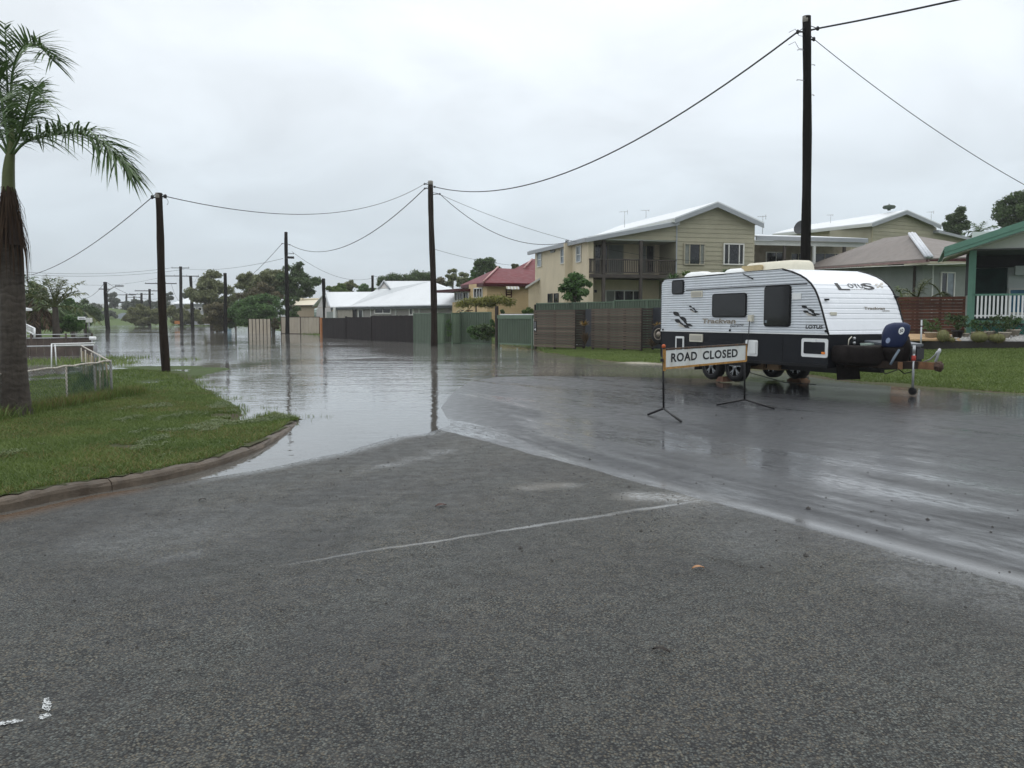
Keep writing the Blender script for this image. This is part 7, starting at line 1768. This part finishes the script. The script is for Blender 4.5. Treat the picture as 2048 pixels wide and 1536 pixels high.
for i in range(5):
    g = MB(); w = [.6, 2.2, 3.4, 4.6, 5.6][i]; o_ = Vector((math.cos(w), math.sin(w), 0)); p = Vector((pts[-1].x, YP, at(17, 388, YP).z)) + o_ * .085
    g.slab([p - o_.cross(Vector((0, 0, 1))) * .05, p + o_.cross(Vector((0, 0, 1))) * .05, p + o_ * .10 - Vector((0, 0, .8)) + o_.cross(Vector((0, 0, 1))) * .09, p + o_ * .10 - Vector((0, 0, .8)) - o_.cross(Vector((0, 0, 1))) * .09], .01, o_); g.build('sheath_flap', mat('brown_sheath', (.032, .021, .016), .8, .35, 4, .5, 30) if i == 0 else bpy.data.materials['brown_sheath'], RP)
FRONDS = [
    ([(24, 312, 0), (52, 284, 0), (98, 271, 0), (150, 266, -.1), (196, 282, -.15), (236, 318, -.2), (266, 352, -.2)], 70, .62, .55, 1),
    ([(22, 300, 0), (21, 220, .05), (26, 140, 0), (44, 96, -.1), (76, 92, -.25), (108, 124, -.35)], 62, .60, .30, 2),
    ([(20, 308, .1), (34, 262, .3), (52, 228, .6), (66, 190, .9), (78, 165, 1.2)], 44, .52, .45, 3),
    ([(14, 308, 0), (-8, 284, 0), (-50, 262, 0), (-110, 272, 0), (-170, 320, .1)], 50, .62, .5, 4),
    ([(18, 300, 0), (8, 230, -.1), (-6, 160, -.2), (-40, 100, -.3), (-90, 90, -.4)], 50, .60, .4, 5),
    ([(20, 296, 0), (16, 200, .2), (12, 110, .3), (10, 46, .35)], 30, .34, .15, 6),
    ([(22, 306, -.05), (40, 270, -.4), (52, 222, -.8), (60, 190, -1.2), (58, 176, -1.6)], 40, .50, .6, 7),
    ([(16, 304, .1), (-10, 240, .5), (-30, 200, .9), (-60, 180, 1.3)], 40, .55, .5, 8)]
for P, n, ln, dr, sd in FRONDS:
    g = MB(); frond(g, [at(u, v, YP + dy) for u, v, dy in P], int(n * 1.9), ln * 1.12, dr, .0150, sd, .5, .3, .026); g.build('frond', L_PALM, RP)

def palm(base, h, n, ln, m, label, seed, tr=.16, leaflet=.9, wid=.07, crown_up=.4, name='coconut_palm', lean=0.0, dead=0, group=None, trunkmat=None):
    r = random.Random(seed); base = Vector(base); T = thing(name, label, 'palm', base, group); top = base + Vector((lean, 0, h))
    g = MB(); g.tube(smooth3([base - Vector((0, 0, .3)), base.lerp(top, .5) + Vector((-lean * .2, 0, 0)), top], 6), list(np.linspace(tr * 1.2, tr * .8, 13)), 8); g.build('trunk', trunkmat or M_BARK, T)
    for i in range(n + dead):
        w = 2 * math.pi * (i + r.random() * .5) / n * 1.618; e_ = r.uniform(crown_up - .3, 1.45) if i < n else -1.0; d = Vector((math.cos(w), math.sin(w), 0)); L_ = ln * r.uniform(.8, 1.1); g = MB()
        P = [top + d * L_ * f * math.cos(e_ * (1 - .3 * f)) * .98 + Vector((0, 0, L_ * (f * math.sin(e_) - .62 * f * f * max(.25, math.cos(e_))))) for f in (0, .25, .5, .75, 1)]
        frond(g, P, 20, leaflet, .55, wid, seed * 31 + i, .3, .25, .05); g.build('frond', m if i < n else L_DRY, T)
    return T
b_ = at(112, 655, 52); b_.z = .1; palm(b_, 2.2, 13, 2.5, L_PALMY, 'yellow green coconut palm leaning over the left garden', 3, .2, .6, .05, .5)
b_ = at(72, 650, 56); b_.z = .1; palm(b_, 3.0, 12, 2.0, L_DARK, 'dark old palm with brown drooping fronds beside the stair', 4, .28, .6, .05, .1, 'old_palm', 0, 6)
b_ = at(146, 640, 75); b_.z = .1; palm(b_, 1.6, 9, 1.8, L_PALM, 'small palm to the right of the coconut palm', 6, .15, .5, .06, .3)
b_ = at(1955, 500, 90); palm(b_, 1.6, 9, 2.0, L_PALM, 'palm crown between the dark columnar tree and the big dark tree', 7, .15, .8, .06, .2, group=GR)
b_ = at(1835, 612, 39); b_.z = hz(b_.x, b_.y); palm(b_, 1.7, 9, 1.25, L_PALMY, 'arching palm behind the red stained fence', 8, .07, .45, .02, .3, 'garden_palm')
b_ = at(1805, 606, 39); b_.z = hz(b_.x, b_.y); palm(b_, 1.6, 8, .9, L_BRIGHT, 'leafy pale palm clump left of the arching palm', 9, .07, .4, .02, .2, 'garden_palm')
b_ = at(1880, 600, 38.6); b_.z = hz(b_.x, b_.y); palm(b_, 1.9, 5, .75, L_PALMY, 'low yellowish palm tips beneath the white framed window', 10, .05, .3, .02, .0, 'garden_palm')
GP_ = 'golden cane palms above the green fence'
for i, (u, v, lb) in enumerate(((952, 606, 'golden clipped palm left of its twin above the green fence'), (991, 602, 'golden palm nearest the dark gate post above the fence'))):
    T = thing('golden_palm', lb, 'palm', at(u, 636, 58), GP_); g = MB(); c = at(u, v, 58); g.tube([at(u, 650, 58), c], .05, 6); g.build('stem', M_BARK, T); r = random.Random(90 + i)
    cs = [c + Vector((k * .45, r.uniform(-.4, .4), -.05 * abs(k) * k * k * .4 + .1)) for k in (-2, -1, 0, 1, 2)]
    leafmesh('crown', cs, [(.50, .45, .28)] * 5, 900, .42, L_GOLD, T, 70 + i, asp=.14)

# ------------------------------------------------------------------ grass
def blades(name, X, Y, Z, h, w, m, label=None, lean=.5, seed=0):
    r = np.random.default_rng(seed); n = len(X); ang = r.uniform(0, 2 * math.pi, n); H_ = h * r.uniform(.5, 1.35, n); ln = r.normal(0, lean, (n, 2)) * H_[:, None]
    P = np.stack([X, Y, Z - .01], 1); s_ = np.stack([np.cos(ang), np.sin(ang), ang * 0], 1) * (w * r.uniform(.6, 1.3, n))[:, None]
    mid = P + np.stack([ln[:, 0] * .4, ln[:, 1] * .4, H_ * .6], 1); tip = P + np.stack([ln[:, 0], ln[:, 1], H_], 1)
    V = np.stack([P - s_, P + s_, mid + s_ * .7, mid - s_ * .7, tip], 1).reshape(-1, 3); i = np.arange(n)[:, None] * 5
    F = np.concatenate([i + np.array([[0, 1, 2]]), i + np.array([[0, 2, 3]]), i + np.array([[3, 2, 4]])], 0)
    o = np_mesh(name, V, F, m, None, (0, 0, 0)); o['kind'] = 'stuff'; return o
G_LAWN = leafmat('lawn_blades', (.080, .125, .024), (.175, .228, .060), .3, .55)
G_VERGE = leafmat('verge_blades', (.055, .098, .017), (.155, .205, .050), .3, .55)
G_CLOVER = leafmat('pale_clover', (.085, .125, .042), (.175, .205, .095), .3, .55)
G_DRY = leafmat('dry_grass_blades', (.14, .11, .04), (.24, .18, .07), .3, .7)
def sample(n, x0, x1, y0, y1, ok, seed):
    r = np.random.default_rng(seed); X = r.uniform(x0, x1, n); Y = r.uniform(y0, y1, n); k = ok(X, Y); return X[k], Y[k]
okv = lambda x, y: (poly_sd(x, y, VERGE) > .015) & (line_d(x, y, KERB) > .13) & (v_dirt(x, y) < .35 + .3 * vnoise(x, y, 9, 77)) & (H_verge(x, y) > .005)
X, Y = sample(330000, -8.2, -2.9, 6.4, 19, okv, 1); blades('grass', X, Y, H_verge(X, Y), .045, .0045, G_VERGE, lean=.8, seed=2)
okf = lambda x, y: okv(x, y) & (x < -7.2) | (poly_sd(x, y, VERGE) > .1) & (y > 19) & (H_verge(x, y) > .004)
X, Y = sample(120000, -26, -5.5, 12, 27, okf, 3); blades('grass', X, Y, H_verge(X, Y), .06, .009, G_VERGE, lean=.6, seed=4)
X, Y = sample(60000, -8.2, -2.9, 6.4, 19, lambda x, y: okv(x, y) & (fbm(x, y, .9, 4, 95) > -.02), 51); blades('dry_grass', X, Y, H_verge(X, Y), .05, .004, G_DRY, lean=.9, seed=52)
X, Y = sample(160000, -8, -3, 6.6, 17, lambda x, y: okv(x, y) & (fbm(x * 1.3, y * .55, 1.2, 5, 90) > .11 + .12 * vnoise(x, y, 7, 8)), 5)
leaf_n = len(X); r_ = np.random.default_rng(6); zz = H_verge(X, Y) + r_.uniform(.02, .05, leaf_n)
a_ = r_.uniform(0, 6.28, leaf_n); sz = r_.uniform(.006, .013, leaf_n); P = np.stack([X, Y, zz], 1); e1_ = np.stack([np.cos(a_), np.sin(a_), r_.uniform(-.4, .4, leaf_n)], 1) * sz[:, None]; e2_ = np.stack([-np.sin(a_), np.cos(a_), r_.uniform(-.4, .4, leaf_n)], 1) * sz[:, None]
o = np_mesh('clover', np.stack([P - e1_, P - e2_, P + e1_, P + e2_], 1).reshape(-1, 3), np.arange(leaf_n * 4).reshape(-1, 4), G_CLOVER); o['kind'] = 'stuff'
X, Y = sample(26000, -8.2, -6.4, 11.5, 18.2, lambda x, y: np.minimum(np.abs(((x - c2.x) * (c1.y - c2.y) - (y - c2.y) * (c1.x - c2.x)) / math.hypot(c1.x - c2.x, c1.y - c2.y)), 9) < .28 * vnoise(x, y, 1.3, 5) + .05, 7); blades('tall_grass', X, Y, np.maximum(H_verge(X, Y), 0), .17, .005, G_DRY, lean=.5, seed=8)
X, Y = sample(9000, -8.2, -6.4, 11.5, 18.2, lambda x, y: np.abs(((x - c2.x) * (c1.y - c2.y) - (y - c2.y) * (c1.x - c2.x)) / math.hypot(c1.x - c2.x, c1.y - c2.y)) < .4, 9); blades('tall_grass', X, Y, np.maximum(H_verge(X, Y), 0), .22, .006, G_VERGE, lean=.4, seed=10)
shore = lambda x, y: line_d(x, y, V_SHORE) < .18 + .5 * (vnoise(x, y, 1.1, 15) > .72)
X, Y = sample(60000, -13, -3, 12.5, 28, lambda x, y: shore(x, y) & (vnoise(x, y, 2.5, 9) > .45), 11); blades('shore_grass', X, Y, np.clip(H_verge(X, Y), -.04, 1), .075, .004, G_VERGE, lean=.3, seed=12)
okr = lambda x, y: (poly_sd(x, y, RIGHT) > .25 + .5 * (vnoise(x, y, 1.2, 33) - .5)) & (a_sand(x, y) < .3)
X, Y = sample(620000, 1.5, 22, 15, 46, okr, 13); k = (np.abs(X / Y) < .66); X, Y = X[k], Y[k]; blades('grass', X, Y, H_right(X, Y), .055, .010, G_LAWN, lean=.7, seed=14)
X, Y = sample(9000, -22, 2, 42, 90, lambda x, y: (poly_sd(x, y, RIGHT) > .05) & (poly_sd(x, y, RIGHT) < 5), 15); blades('grass', X, Y, np.maximum(H_ground(X, Y), 0), .15, .03, G_LAWN, lean=.5, seed=16)
X, Y = sample(60000, -75, -22, 150, 235, lambda x, y: (poly_sd(x, y, FARL) > .5), 17); blades('far_grass', X, Y, H_far(X, Y), .35, .10, G_LAWN, lean=.5, seed=18)
X, Y = sample(4000, -22, -15, 27, 36, lambda x, y: (vnoise(x, y, .5, 3) > .35) & (y > 30), 19); blades('marsh_grass', X, Y, X * 0 - .02, .16, .015, G_VERGE, lean=.4, seed=20)
X, Y = sample(2600, -16.5, -12.2, 30, 36, lambda x, y: (vnoise(x, y, .8, 8) > .55), 21); blades('marsh_grass', X, Y, X * 0 - .02, .14, .012, G_LAWN, lean=.5, seed=22)
# ------------------------------------------------------------------ garden bed, ornaments and small things
M_POTC = mat('cream_pot', (.42, .37, .30), .7, .15, 5, stain=(.2, .16, .12), stain_amt=.6)
M_POTB = mat('black_pot', (.012, .012, .013), .5, .1, 5)
M_CACT = mat('cactus_skin', (.13, .13, .05), .7, .25, 12, .5, 60)
M_STONE = mat('white_bed_stone', (.46, .45, .43), .8, .15, 6)
M_SAND = mat('tan_bed_sand', (.40, .27, .15), .9, .15, 4)
bed = thing('garden_bed', 'raised garden bed of white stones along the verandah', 'garden bed', GP.p(0, .7, 1.5))
BL = GP.off(1.5); bs0, bs1, bsm = BL.s(1786), BL.s(2200), BL.s(1925)
def bz_(f): return .80 + .22 * f
def bedp(s, f, dz=0.0): return BL.p(s, bz_(f) + dz, -1.4 * f)
def bed_on(u, v):
    best = None
    for f in np.linspace(0, 1, 29):
        pl = BL.off(-1.4 * f); s_, z_ = pl.hit(u, v); e_ = abs(z_ - bz_(f))
        if best is None or e_ < best[0]: best = (e_, pl.p(s_, bz_(f)))
    return best[1]
part('edging', mat('dark_edging', (.026, .023, .019), .8, .3, 3), bed, (BL, bs0, bs1, .40, .80, -.07, .05))
for nm, a_, b_, m_ in (('soil', bs0, bsm, M_SAND), ('soil', bsm, bs1, mat('grey_gravel_bed', (.33, .32, .31), .9, .3, 9, .5, 40))):
    g = MB(); g.slab([bedp(a_, .055), bedp(b_, .055), bedp(b_, 1.05), bedp(a_, 1.05)], .3); g.build(nm, m_, bed)
rs_ = np.random.default_rng(4); V = []; F = []
for i in range(800):
    c = bedp(rs_.uniform(bsm - .3, bs1), rs_.uniform(.06, .8)); q = rs_.uniform(.03, .075); k = len(V); a = rs_.uniform(0, 3)
    for x, y, z in ((1, 0, 0), (0, 1, 0), (-1, 0, 0), (0, -1, 0), (0, 0, .8), (0, 0, -.4)): V.append((c.x + q * (x * math.cos(a) - y * math.sin(a)), c.y + q * (x * math.sin(a) + y * math.cos(a)), c.z + q * z))
    for f in ((0, 1, 4), (1, 2, 4), (2, 3, 4), (3, 0, 4), (1, 0, 5), (2, 1, 5), (3, 2, 5), (0, 3, 5)): F.append([k + j for j in f])
o = np_mesh('bed_stones', V, F, M_STONE, bed); o['kind'] = 'stuff'
g = MB(); p = bed_on(1862, 683); g.box(p + Vector((0, 0, .03)), (1.4, .25, .08), -.1); tag(g.build('edging_stone', M_SAND, None, None, .02), 'long tan edging stone at the left end of the bed', 'stone')
def pot(u, v, r, h, m, label, plant=None, ph=.5, pw=.5, seed=1, leaf=.09, n=260, square=False):
    p = bed_on(u, v)
    T = thing('potted_plant', label, 'plant pot', p, 'pots along the garden bed'); g = MB()
    g.lathe(p - Vector((0, 0, .03)), [(r * .72, 0), (r * .95, h * .8), (r * 1.06, h * .82), (r * 1.06, h), (r * .94, h), (r * .9, h * .85)], 18); g.build('pot', m, T)
    if plant:
        rr = random.Random(seed); cs = [p + Vector((rr.uniform(-1, 1) * pw * .7, rr.uniform(-1, 1) * pw * .3, h + ph * rr.uniform(.25, 1))) for _ in range(9)]
        leafmesh('foliage', cs, [(pw * .33, pw * .25, ph * .22)] * 9, n, leaf, plant, T, seed)
        g = MB()
        for c in cs[:6]: g.tube([p + Vector((0, 0, h * .8)), c], [.018, .008], 5)
        g.build('stem', M_STEM, T)
    return T
pot(1862, 674, .24, .22, M_POTC, 'cream bowl pot with leafy plant before the red fence', L_MID, .45, .42, 1)
pot(1914, 675, .20, .30, M_POTB, 'black pot with bushy dark plant at the lattice corner', L_DARK, .60, .5, 2, .12, 420)
pot(1931, 674, .13, .18, M_POTC, 'small cream pot between black pot and barrel cactus')
pot(1957, 674, .25, .22, M_POTC, 'wide cream pot behind the round barrel cactus', L_MID, .42, .4, 3)
pot(1979, 672, .18, .22, M_POTC, 'tan pot with tall sprig near the middle of the bed', L_DARK, .5, .3, 4)
pot(2009, 675, .21, .24, M_POTC, 'cream pot with dark shrub right of the paired cacti', L_DARK, .55, .42, 5, .1, 360)
pot(2026, 671, .24, .26, M_POTC, 'large pale pot under the lattice at the far right', L_MID, .42, .42, 6)
def cactus(u, v, r, label, squash=.85, seed=1):
    p = bed_on(u, v - 3) - Vector((0, 0, .05)); T = thing('barrel_cactus', label, 'cactus', p, 'barrel cacti in the bed'); n, k = 26, 10; V = []; 
    for j in range(k + 1):
        a = math.pi * j / k
        for i in range(n): w = 2 * math.pi * i / n; q = r * math.sin(a) * (1 + (.07 if i % 2 else -.05)); V.append(p + Vector((q * math.cos(w), q * math.sin(w), r * squash * (1 - math.cos(a)) * .96)))
    g = MB(); g.add(V, [(j * n + i, j * n + (i + 1) % n, (j + 1) * n + (i + 1) % n, (j + 1) * n + i) for j in range(k) for i in range(n)]); g.build('body', M_CACT, T)
    rr = random.Random(seed); g = MB()
    for _ in range(260): a = rr.uniform(.3, 2.9); w = 2 * math.pi * (rr.randrange(13) * 2 + 1) / n; c = p + Vector((r * 1.06 * math.sin(a) * math.cos(w), r * 1.06 * math.sin(a) * math.sin(w), r * squash * (1 - math.cos(a)) * .96)); d = (c - p - Vector((0, 0, r * squash))).normalized() * .06; s_ = Vector((rr.uniform(-1, 1), rr.uniform(-1, 1), rr.uniform(-1, 1))) * .02; g.add([c - s_ * .3, c + s_ * .3, c + d + s_], [(0, 1, 2)])
    g.build('spines', G_DRY, T)['kind'] = 'stuff'
cactus(1886, 687, .21, 'tall brownish cactus beside the yellow stone', 1.15, 1); cactus(1958, 686.5, .27, 'round pale barrel cactus at the front of the bed', .8, 2); cactus(1986, 685, .17, 'small cactus behind the front pair', .9, 3); cactus(1996, 690, .22, 'low round cactus at the front right of the bed', .8, 4); cactus(1903, 688, .12, 'small yellow cactus right of the tall brownish one', .8, 5)
# posts and stakes
p = on(1841, 706); T = thing('steel_post', 'thin grey steel post behind the caravan hitch', 'post', p); g = MB(); zt_ = at(1841, 640, p.y).z; g.tube([p - Vector((0, 0, .2)), Vector((p.x, p.y, zt_))], .032, 8); g.build('tube', M_STEEL, T); g = MB(); g.tube([Vector((p.x, p.y, zt_ - .24)), Vector((p.x, p.y, zt_ - .2))], .036, 8); g.build('band', M_BLK, T)
def stake(u, v0, v1, Y, w, m, label, name='marker_stake'):
    g = MB(); a, b = at(u, v0, Y), at(u + .3, v1 + 3, Y); g.box((a + b) / 2, (w, w, (a - b).z), .3); tag(g.build(name, m), label, 'stake')
stake(992, 675, 690, 49, .10, mat('pale_stake', (.52, .48, .38), .7, .15, 5), 'pale marker stake in the water before the sliding gate'); stake(766, 671, 679, 66, .16, bpy.data.materials['pale_stake'], 'short white stake in the water before the black fence')
T = thing('letterbox', 'black letterbox on a pale post standing in the floodwater', 'letterbox', at(730, 680, 66)); g = MB(); g.box(at(730, 672, 66), (.12, .12, 1.0)); g.build('post', bpy.data.materials['pale_stake'], T); g = MB(); g.box(at(730, 659, 66), (.5, .35, .28)); g.build('box', M_BLK, T, None, .02)
T = thing('street_board', 'white name board on a thin post among the left gardens', 'sign', at(172, 680, 50)); g = MB(); g.box(at(164.5, 636.5, 50), (.52, .03, .17)); g.build('board', M_WHITE, T); g = MB(); g.tube([at(172.5, 680, 50), at(172.5, 634, 50)], .035, 6); g.build('post', M_SLATD, T)
g = MB(); g.tube([at(158, 636.6, 49.97), at(169, 636.6, 49.97)], .022, 4); g.build('lettering', M_GREY, T)
T = thing('letterbox', 'cream letterbox beside the white name board', 'letterbox', at(178, 660, 50)); g = MB(); g.box(at(178, 640.5, 50), (.26, .3, .26)); g.build('box', M_SOFF, T, None, .02); g = MB(); g.tube([at(178, 660, 50), at(178, 644, 50)], .03, 6); g.build('post', M_STEEL, T)
T = thing('letterbox', 'long white letterbox at the end of the brown yard fence', 'letterbox', at(186, 690, 37)); g = MB(); g.lathe(at(179, 676.5, 37), [(.02, 0), (.075, .01), (.075, .26), (.02, .27)], 12, (1, 0, 0)); g.build('box', M_WHITE, T); g = MB(); g.tube([at(184, 690, 37), at(184, 678, 37)], .03, 6); g.build('post', M_STEEL, T)
# house number plate and statue
T = thing('number_plate', 'narrow black house number plate on the slat wall', 'number plate', S1.p(S1.s(1071), S1.z(1071, 664), .03)); s0, s1, z0, z1 = rect(S1, 1068.5, 642, 1074, 663); g = MB(); g.pbox(S1, s0, s1, z0, z1, .024, .045); g.build('plate', M_BLK, T)
text_on(lambda x, z: S1.p(x, z, .048), '4', s0 + .03, s1 - .03, z0 + .05, z0 + .17, 'lettering', M_WHITE, T, offset=.02)
g = MB()
for i in range(5): g.pbox(S1, s0 + .05, s1 - .05, z1 - .08 - .06 * i, z1 - .055 - .06 * i, .046, .049)
g.build('lettering', M_GREY, T)
bp = on(1160, 695); bp.y -= .1
T = thing('bird_statue', 'white and grey garden bird statue crouched at the slat wall', 'statue', bp); g = MB()
def bat(a, b, z): return bp + Vector((a, b, z))
prof = smooth3([bat(-.34, 0, .05), bat(-.20, 0, .12), bat(0, 0, .20), bat(.14, 0, .25), bat(.20, 0, .34), bat(.25, 0, .42), bat(.30, 0, .44)], 5); g.tube(prof, list(np.interp(np.linspace(0, 1, len(prof)), [0, .2, .45, .62, .8, .92, 1], [.02, .09, .13, .10, .05, .06, .03])), 12); g.build('body', mat('statue_white', (.52, .54, .56), .6, .1, 6), T)
g = MB(); g.hexa([bat(.30, -.02, .42), bat(.52, -.006, .38), bat(.52, .006, .38), bat(.30, .02, .42), bat(.30, -.02, .455), bat(.52, -.006, .39), bat(.52, .006, .39), bat(.30, .02, .455)]); g.build('beak', mat('statue_bill', (.30, .24, .17), .6), T)
g = MB(); g.hexa([bat(-.30, -.12, .06), bat(.05, -.14, .12), bat(.05, -.12, .12), bat(-.30, -.10, .06), bat(-.24, -.12, .12), bat(.10, -.13, .24), bat(.10, -.11, .24), bat(-.24, -.10, .12)]); g.build('wing', M_BLK, T)
g = MB(); g.tube([bat(0, -.04, .14), bat(-.02, -.04, 0)], .016, 6); g.tube([bat(.03, .04, .14), bat(.02, .04, 0)], .016, 6); g.build('legs', M_GREY, T)
# old wheel at the caravan rear
c = at(1322.5, 669, 36.5); ax = Vector((-.75, -.66, .1)); r = .42
T = thing('wheel_ornament', 'old tyre with pale hub leaning behind the caravan rear', 'ornament', c - Vector((0, 0, r))); g = MB(); g.lathe(c, [(r * .62, 0), (r * .9, 0), (r, .04), (r, .15), (r * .9, .19), (r * .62, .19)], 24, ax); g.build('tyre', M_TYRE, T); g = MB(); g.lathe(c, [(r * .6, .19), (r * .58, .20), (r * .4, .17), (r * .2, .2), (r * .18, .24), (.01, .25)], 20, ax); g.build('hub', mat('pale_hub', (.26, .22, .18), .5, .2, 6), T)
# concrete path by the beige fence
path = MB(); path.slab([at(594, 671, 88), at(606, 671.5, 87), at(640, 662, 90), at(638, 660, 92)], .08); path.build('path', mat('path_concrete', (.36, .34, .31), .8, .1, 2))['kind'] = 'structure'
rd = MB(); rd.slab([at(232, 638, 236), at(256, 638, 236), at(258, 625.5, 246), at(243, 626, 246), at(236, 629, 243)], .1); rd.build('hill_road', mat('wet_hill_road', (.030, .052, .066), .5, .1, .5))['kind'] = 'structure'
# far hills
hl = MB(); prof = [(-1500, 20), (-1150, 26), (-980, 36), (-860, 34), (-760, 26), (-660, 14), (-500, 8), (-300, 6), (-50, 5), (300, 6), (800, 6)]
for (a, ha), (b, hb) in zip(prof[:-1], prof[1:]): hl.add([(a, 1500, -2), (b, 1500, -2), (b, 1560, hb * .7), (a, 1560, ha * .7), (a, 1680, ha), (b, 1680, hb), (a, 1900, -2), (b, 1900, -2)], [(0, 1, 2, 3), (3, 2, 5, 4), (4, 5, 7, 6)])
hl.build('hills', mat('far_hill', (.06, .075, .05), .9, .2, .01))['kind'] = 'structure'
T = thing('plastic_drum', 'pale blue drum at the foot of the far bush', 'drum', at(457, 655, 150)); g = MB(); g.lathe(at(457, 652, 150), [(.45, 0), (.5, .1), (.5, 1.2), (.42, 1.3), (.1, 1.35)], 12); g.build('body', mat('pale_blue_plastic', (.12, .24, .30), .5), T); g = MB(); g.lathe(at(457, 640, 150), [(.4, 0), (.42, .5), (.1, .7)], 10); g.build('lid', M_WHITE, T)
g = MB(); g.box(at(355.5, 645, 158), (1.0, .8, .6), .2); tag(g.build('crate', mat('orange_crate', (.35, .14, .04), .6), None, None, .05), 'small orange crate on the far grass bank', 'crate')
# painted survey marks on the side street
N_ = NT('white_road_paint'); _o = N_.n('ShaderNodeTexCoord').outputs['Object']; _b = N_.n('ShaderNodeBsdfPrincipled', {'Base Color': (.55, .57, .57, 1), 'Roughness': .6}); _t = N_.n('ShaderNodeBsdfTransparent')
_m = N_.n('ShaderNodeMixShader', {0: N_.mr(N_.noise(_o, 75, 3, .7), .44, .58, .95, 0)}); N_.t.links.new(_t.outputs[0], _m.inputs[1]); N_.t.links.new(_b.outputs[0], _m.inputs[2]); M_PAINT = N_.surf(_m)
def mark(pts, label, seed):
    r = random.Random(seed); c = sum((gz(u, v, .09) for u, v in pts), Vector()) / len(pts); Y0 = on(*pts[0]); V = []
    ring_ = []
    n = len(pts)
    for i in range(n):
        a = on(*pts[i]); b = on(*pts[(i + 1) % n])
        for k in range(7): q = a.lerp(b, k / 7); q.x += r.uniform(-.003, .003); q.y += r.uniform(-.005, .005); q.z = float(H_road(np.array([q.x]), np.array([q.y]))[0]) + .013; ring_.append(q)
    g = MB(); g.poly(ring_); return tag(g.build('road_marking', M_PAINT), label, 'paint mark', None, 'structure')
mark([(84, 1424), (88, 1404), (99, 1403), (103, 1418), (98, 1430)], None, 1); mark([(78, 1442), (80, 1436), (98, 1433), (102, 1440), (84, 1446)], None, 2); mark([(-20, 1458), (0, 1450), (28, 1447), (47, 1446), (44, 1451), (10, 1456)], None, 3)
# leaves and stones on the road
def fallen(u, v, ln, wd, m, label, rz):
    p = on(u, v); p.z += .012; g = MB(); ca, sa = math.cos(rz), math.sin(rz); V = []
    for i in range(9):
        f = i / 8; w = wd * math.sin(math.pi * f) ** .8 * .5; x = (f - .5) * ln; zz = .012 * math.sin(f * 3.1)
        V += [p + Vector((x * ca + w * sa, x * sa - w * ca, zz + .006)), p + Vector((x * ca, x * sa, zz)), p + Vector((x * ca - w * sa, x * sa + w * ca, zz + .008))]
    g.add(V, [(3 * i + a, 3 * i + a + 1, 3 * i + a + 4, 3 * i + a + 3) for i in range(8) for a in (0, 1)]); tag(g.build('fallen_leaf', m), label, 'leaf', 'leaves lying on the road')
fallen(1396, 1142, .085, .035, mat('orange_leaf', (.36, .19, .095), .6, .2, 20), 'orange fallen leaf on the grey side street', .2)
fallen(882, 1015, .11, .06, mat('dark_red_leaf', (.05, .018, .012), .6, .2, 20), 'dark red fallen leaf near the water film line', .6)
fallen(405, 1004, .08, .04, mat('black_leaf', (.02, .015, .012), .6, .2, 20), 'black leaf near the left kerb water', 1.0)
fallen(1322, 1190 + 120, .09, .03, bpy.data.materials['black_leaf'], 'thin dark leaf in the wet near foreground', -.5)
rs_ = np.random.default_rng(21); V = []; F = []
def stones(n, fs, size):
    for _ in range(n):
        x, y = fs(); s_, t_ = st(x, y); z = float(H_road(np.array([x]), np.array([y]))[0]) + (.007 if s_ < 5 else 0)
        if z < .004: continue
        q = size * rs_.uniform(.5, 1.5) * (2.0 if rs_.random() < .06 else 1); k = len(V); a = rs_.uniform(0, 3)
        for dx, dy, dz in ((1, 0, .1), (.1, 1, .2), (-1, .1, .1), (0, -1, .2), (.1, .1, .9)): V.append((x + q * (dx * math.cos(a) - dy * math.sin(a)), y + q * (dx * math.sin(a) + dy * math.cos(a)), z + q * dz))
        for f in ((0, 1, 4), (1, 2, 4), (2, 3, 4), (3, 0, 4)): F.append([k + j for j in f])
stones(240, lambda: xy(rs_.uniform(5.3, 15), rs_.uniform(-3, 16)), .009); stones(160, lambda: xy(rs_.uniform(4.0, 6.2), rs_.uniform(-3, 12)), .008); stones(300, lambda: xy(rs_.uniform(1.5, 4.8), rs_.uniform(5, 11.5)), .007); stones(200, lambda: xy(rs_.uniform(13.5, 16.8), rs_.uniform(2, 12)), .011); stones(260, lambda: xy(rs_.uniform(-3, 4.6), rs_.uniform(2, 9)), .007)
o = np_mesh('road_stones', V, F, mat('wet_road_stone', (.016, .014, .012), .55, .4, 30)); o['kind'] = 'stuff'

# rain haze between here and the hills
hx = MB(); hx.box((0, 600, 44), (3400, 3900, 92)); hzo = hx.build('haze', [], None, (0, 0, 0))
hm = bpy.data.materials.new('haze'); hm.use_nodes = True; ht = hm.node_tree; ht.nodes.clear(); ho = ht.nodes.new('ShaderNodeOutputMaterial'); hv = ht.nodes.new('ShaderNodeVolumePrincipled')
hv.inputs['Color'].default_value = (.99, .995, 1.0, 1); hv.inputs['Density'].default_value = .0004; hv.inputs['Anisotropy'].default_value = 0.0; ht.links.new(hv.outputs[0], ho.inputs['Volume'])
hzo.data.materials.append(hm); hzo['kind'] = 'stuff'
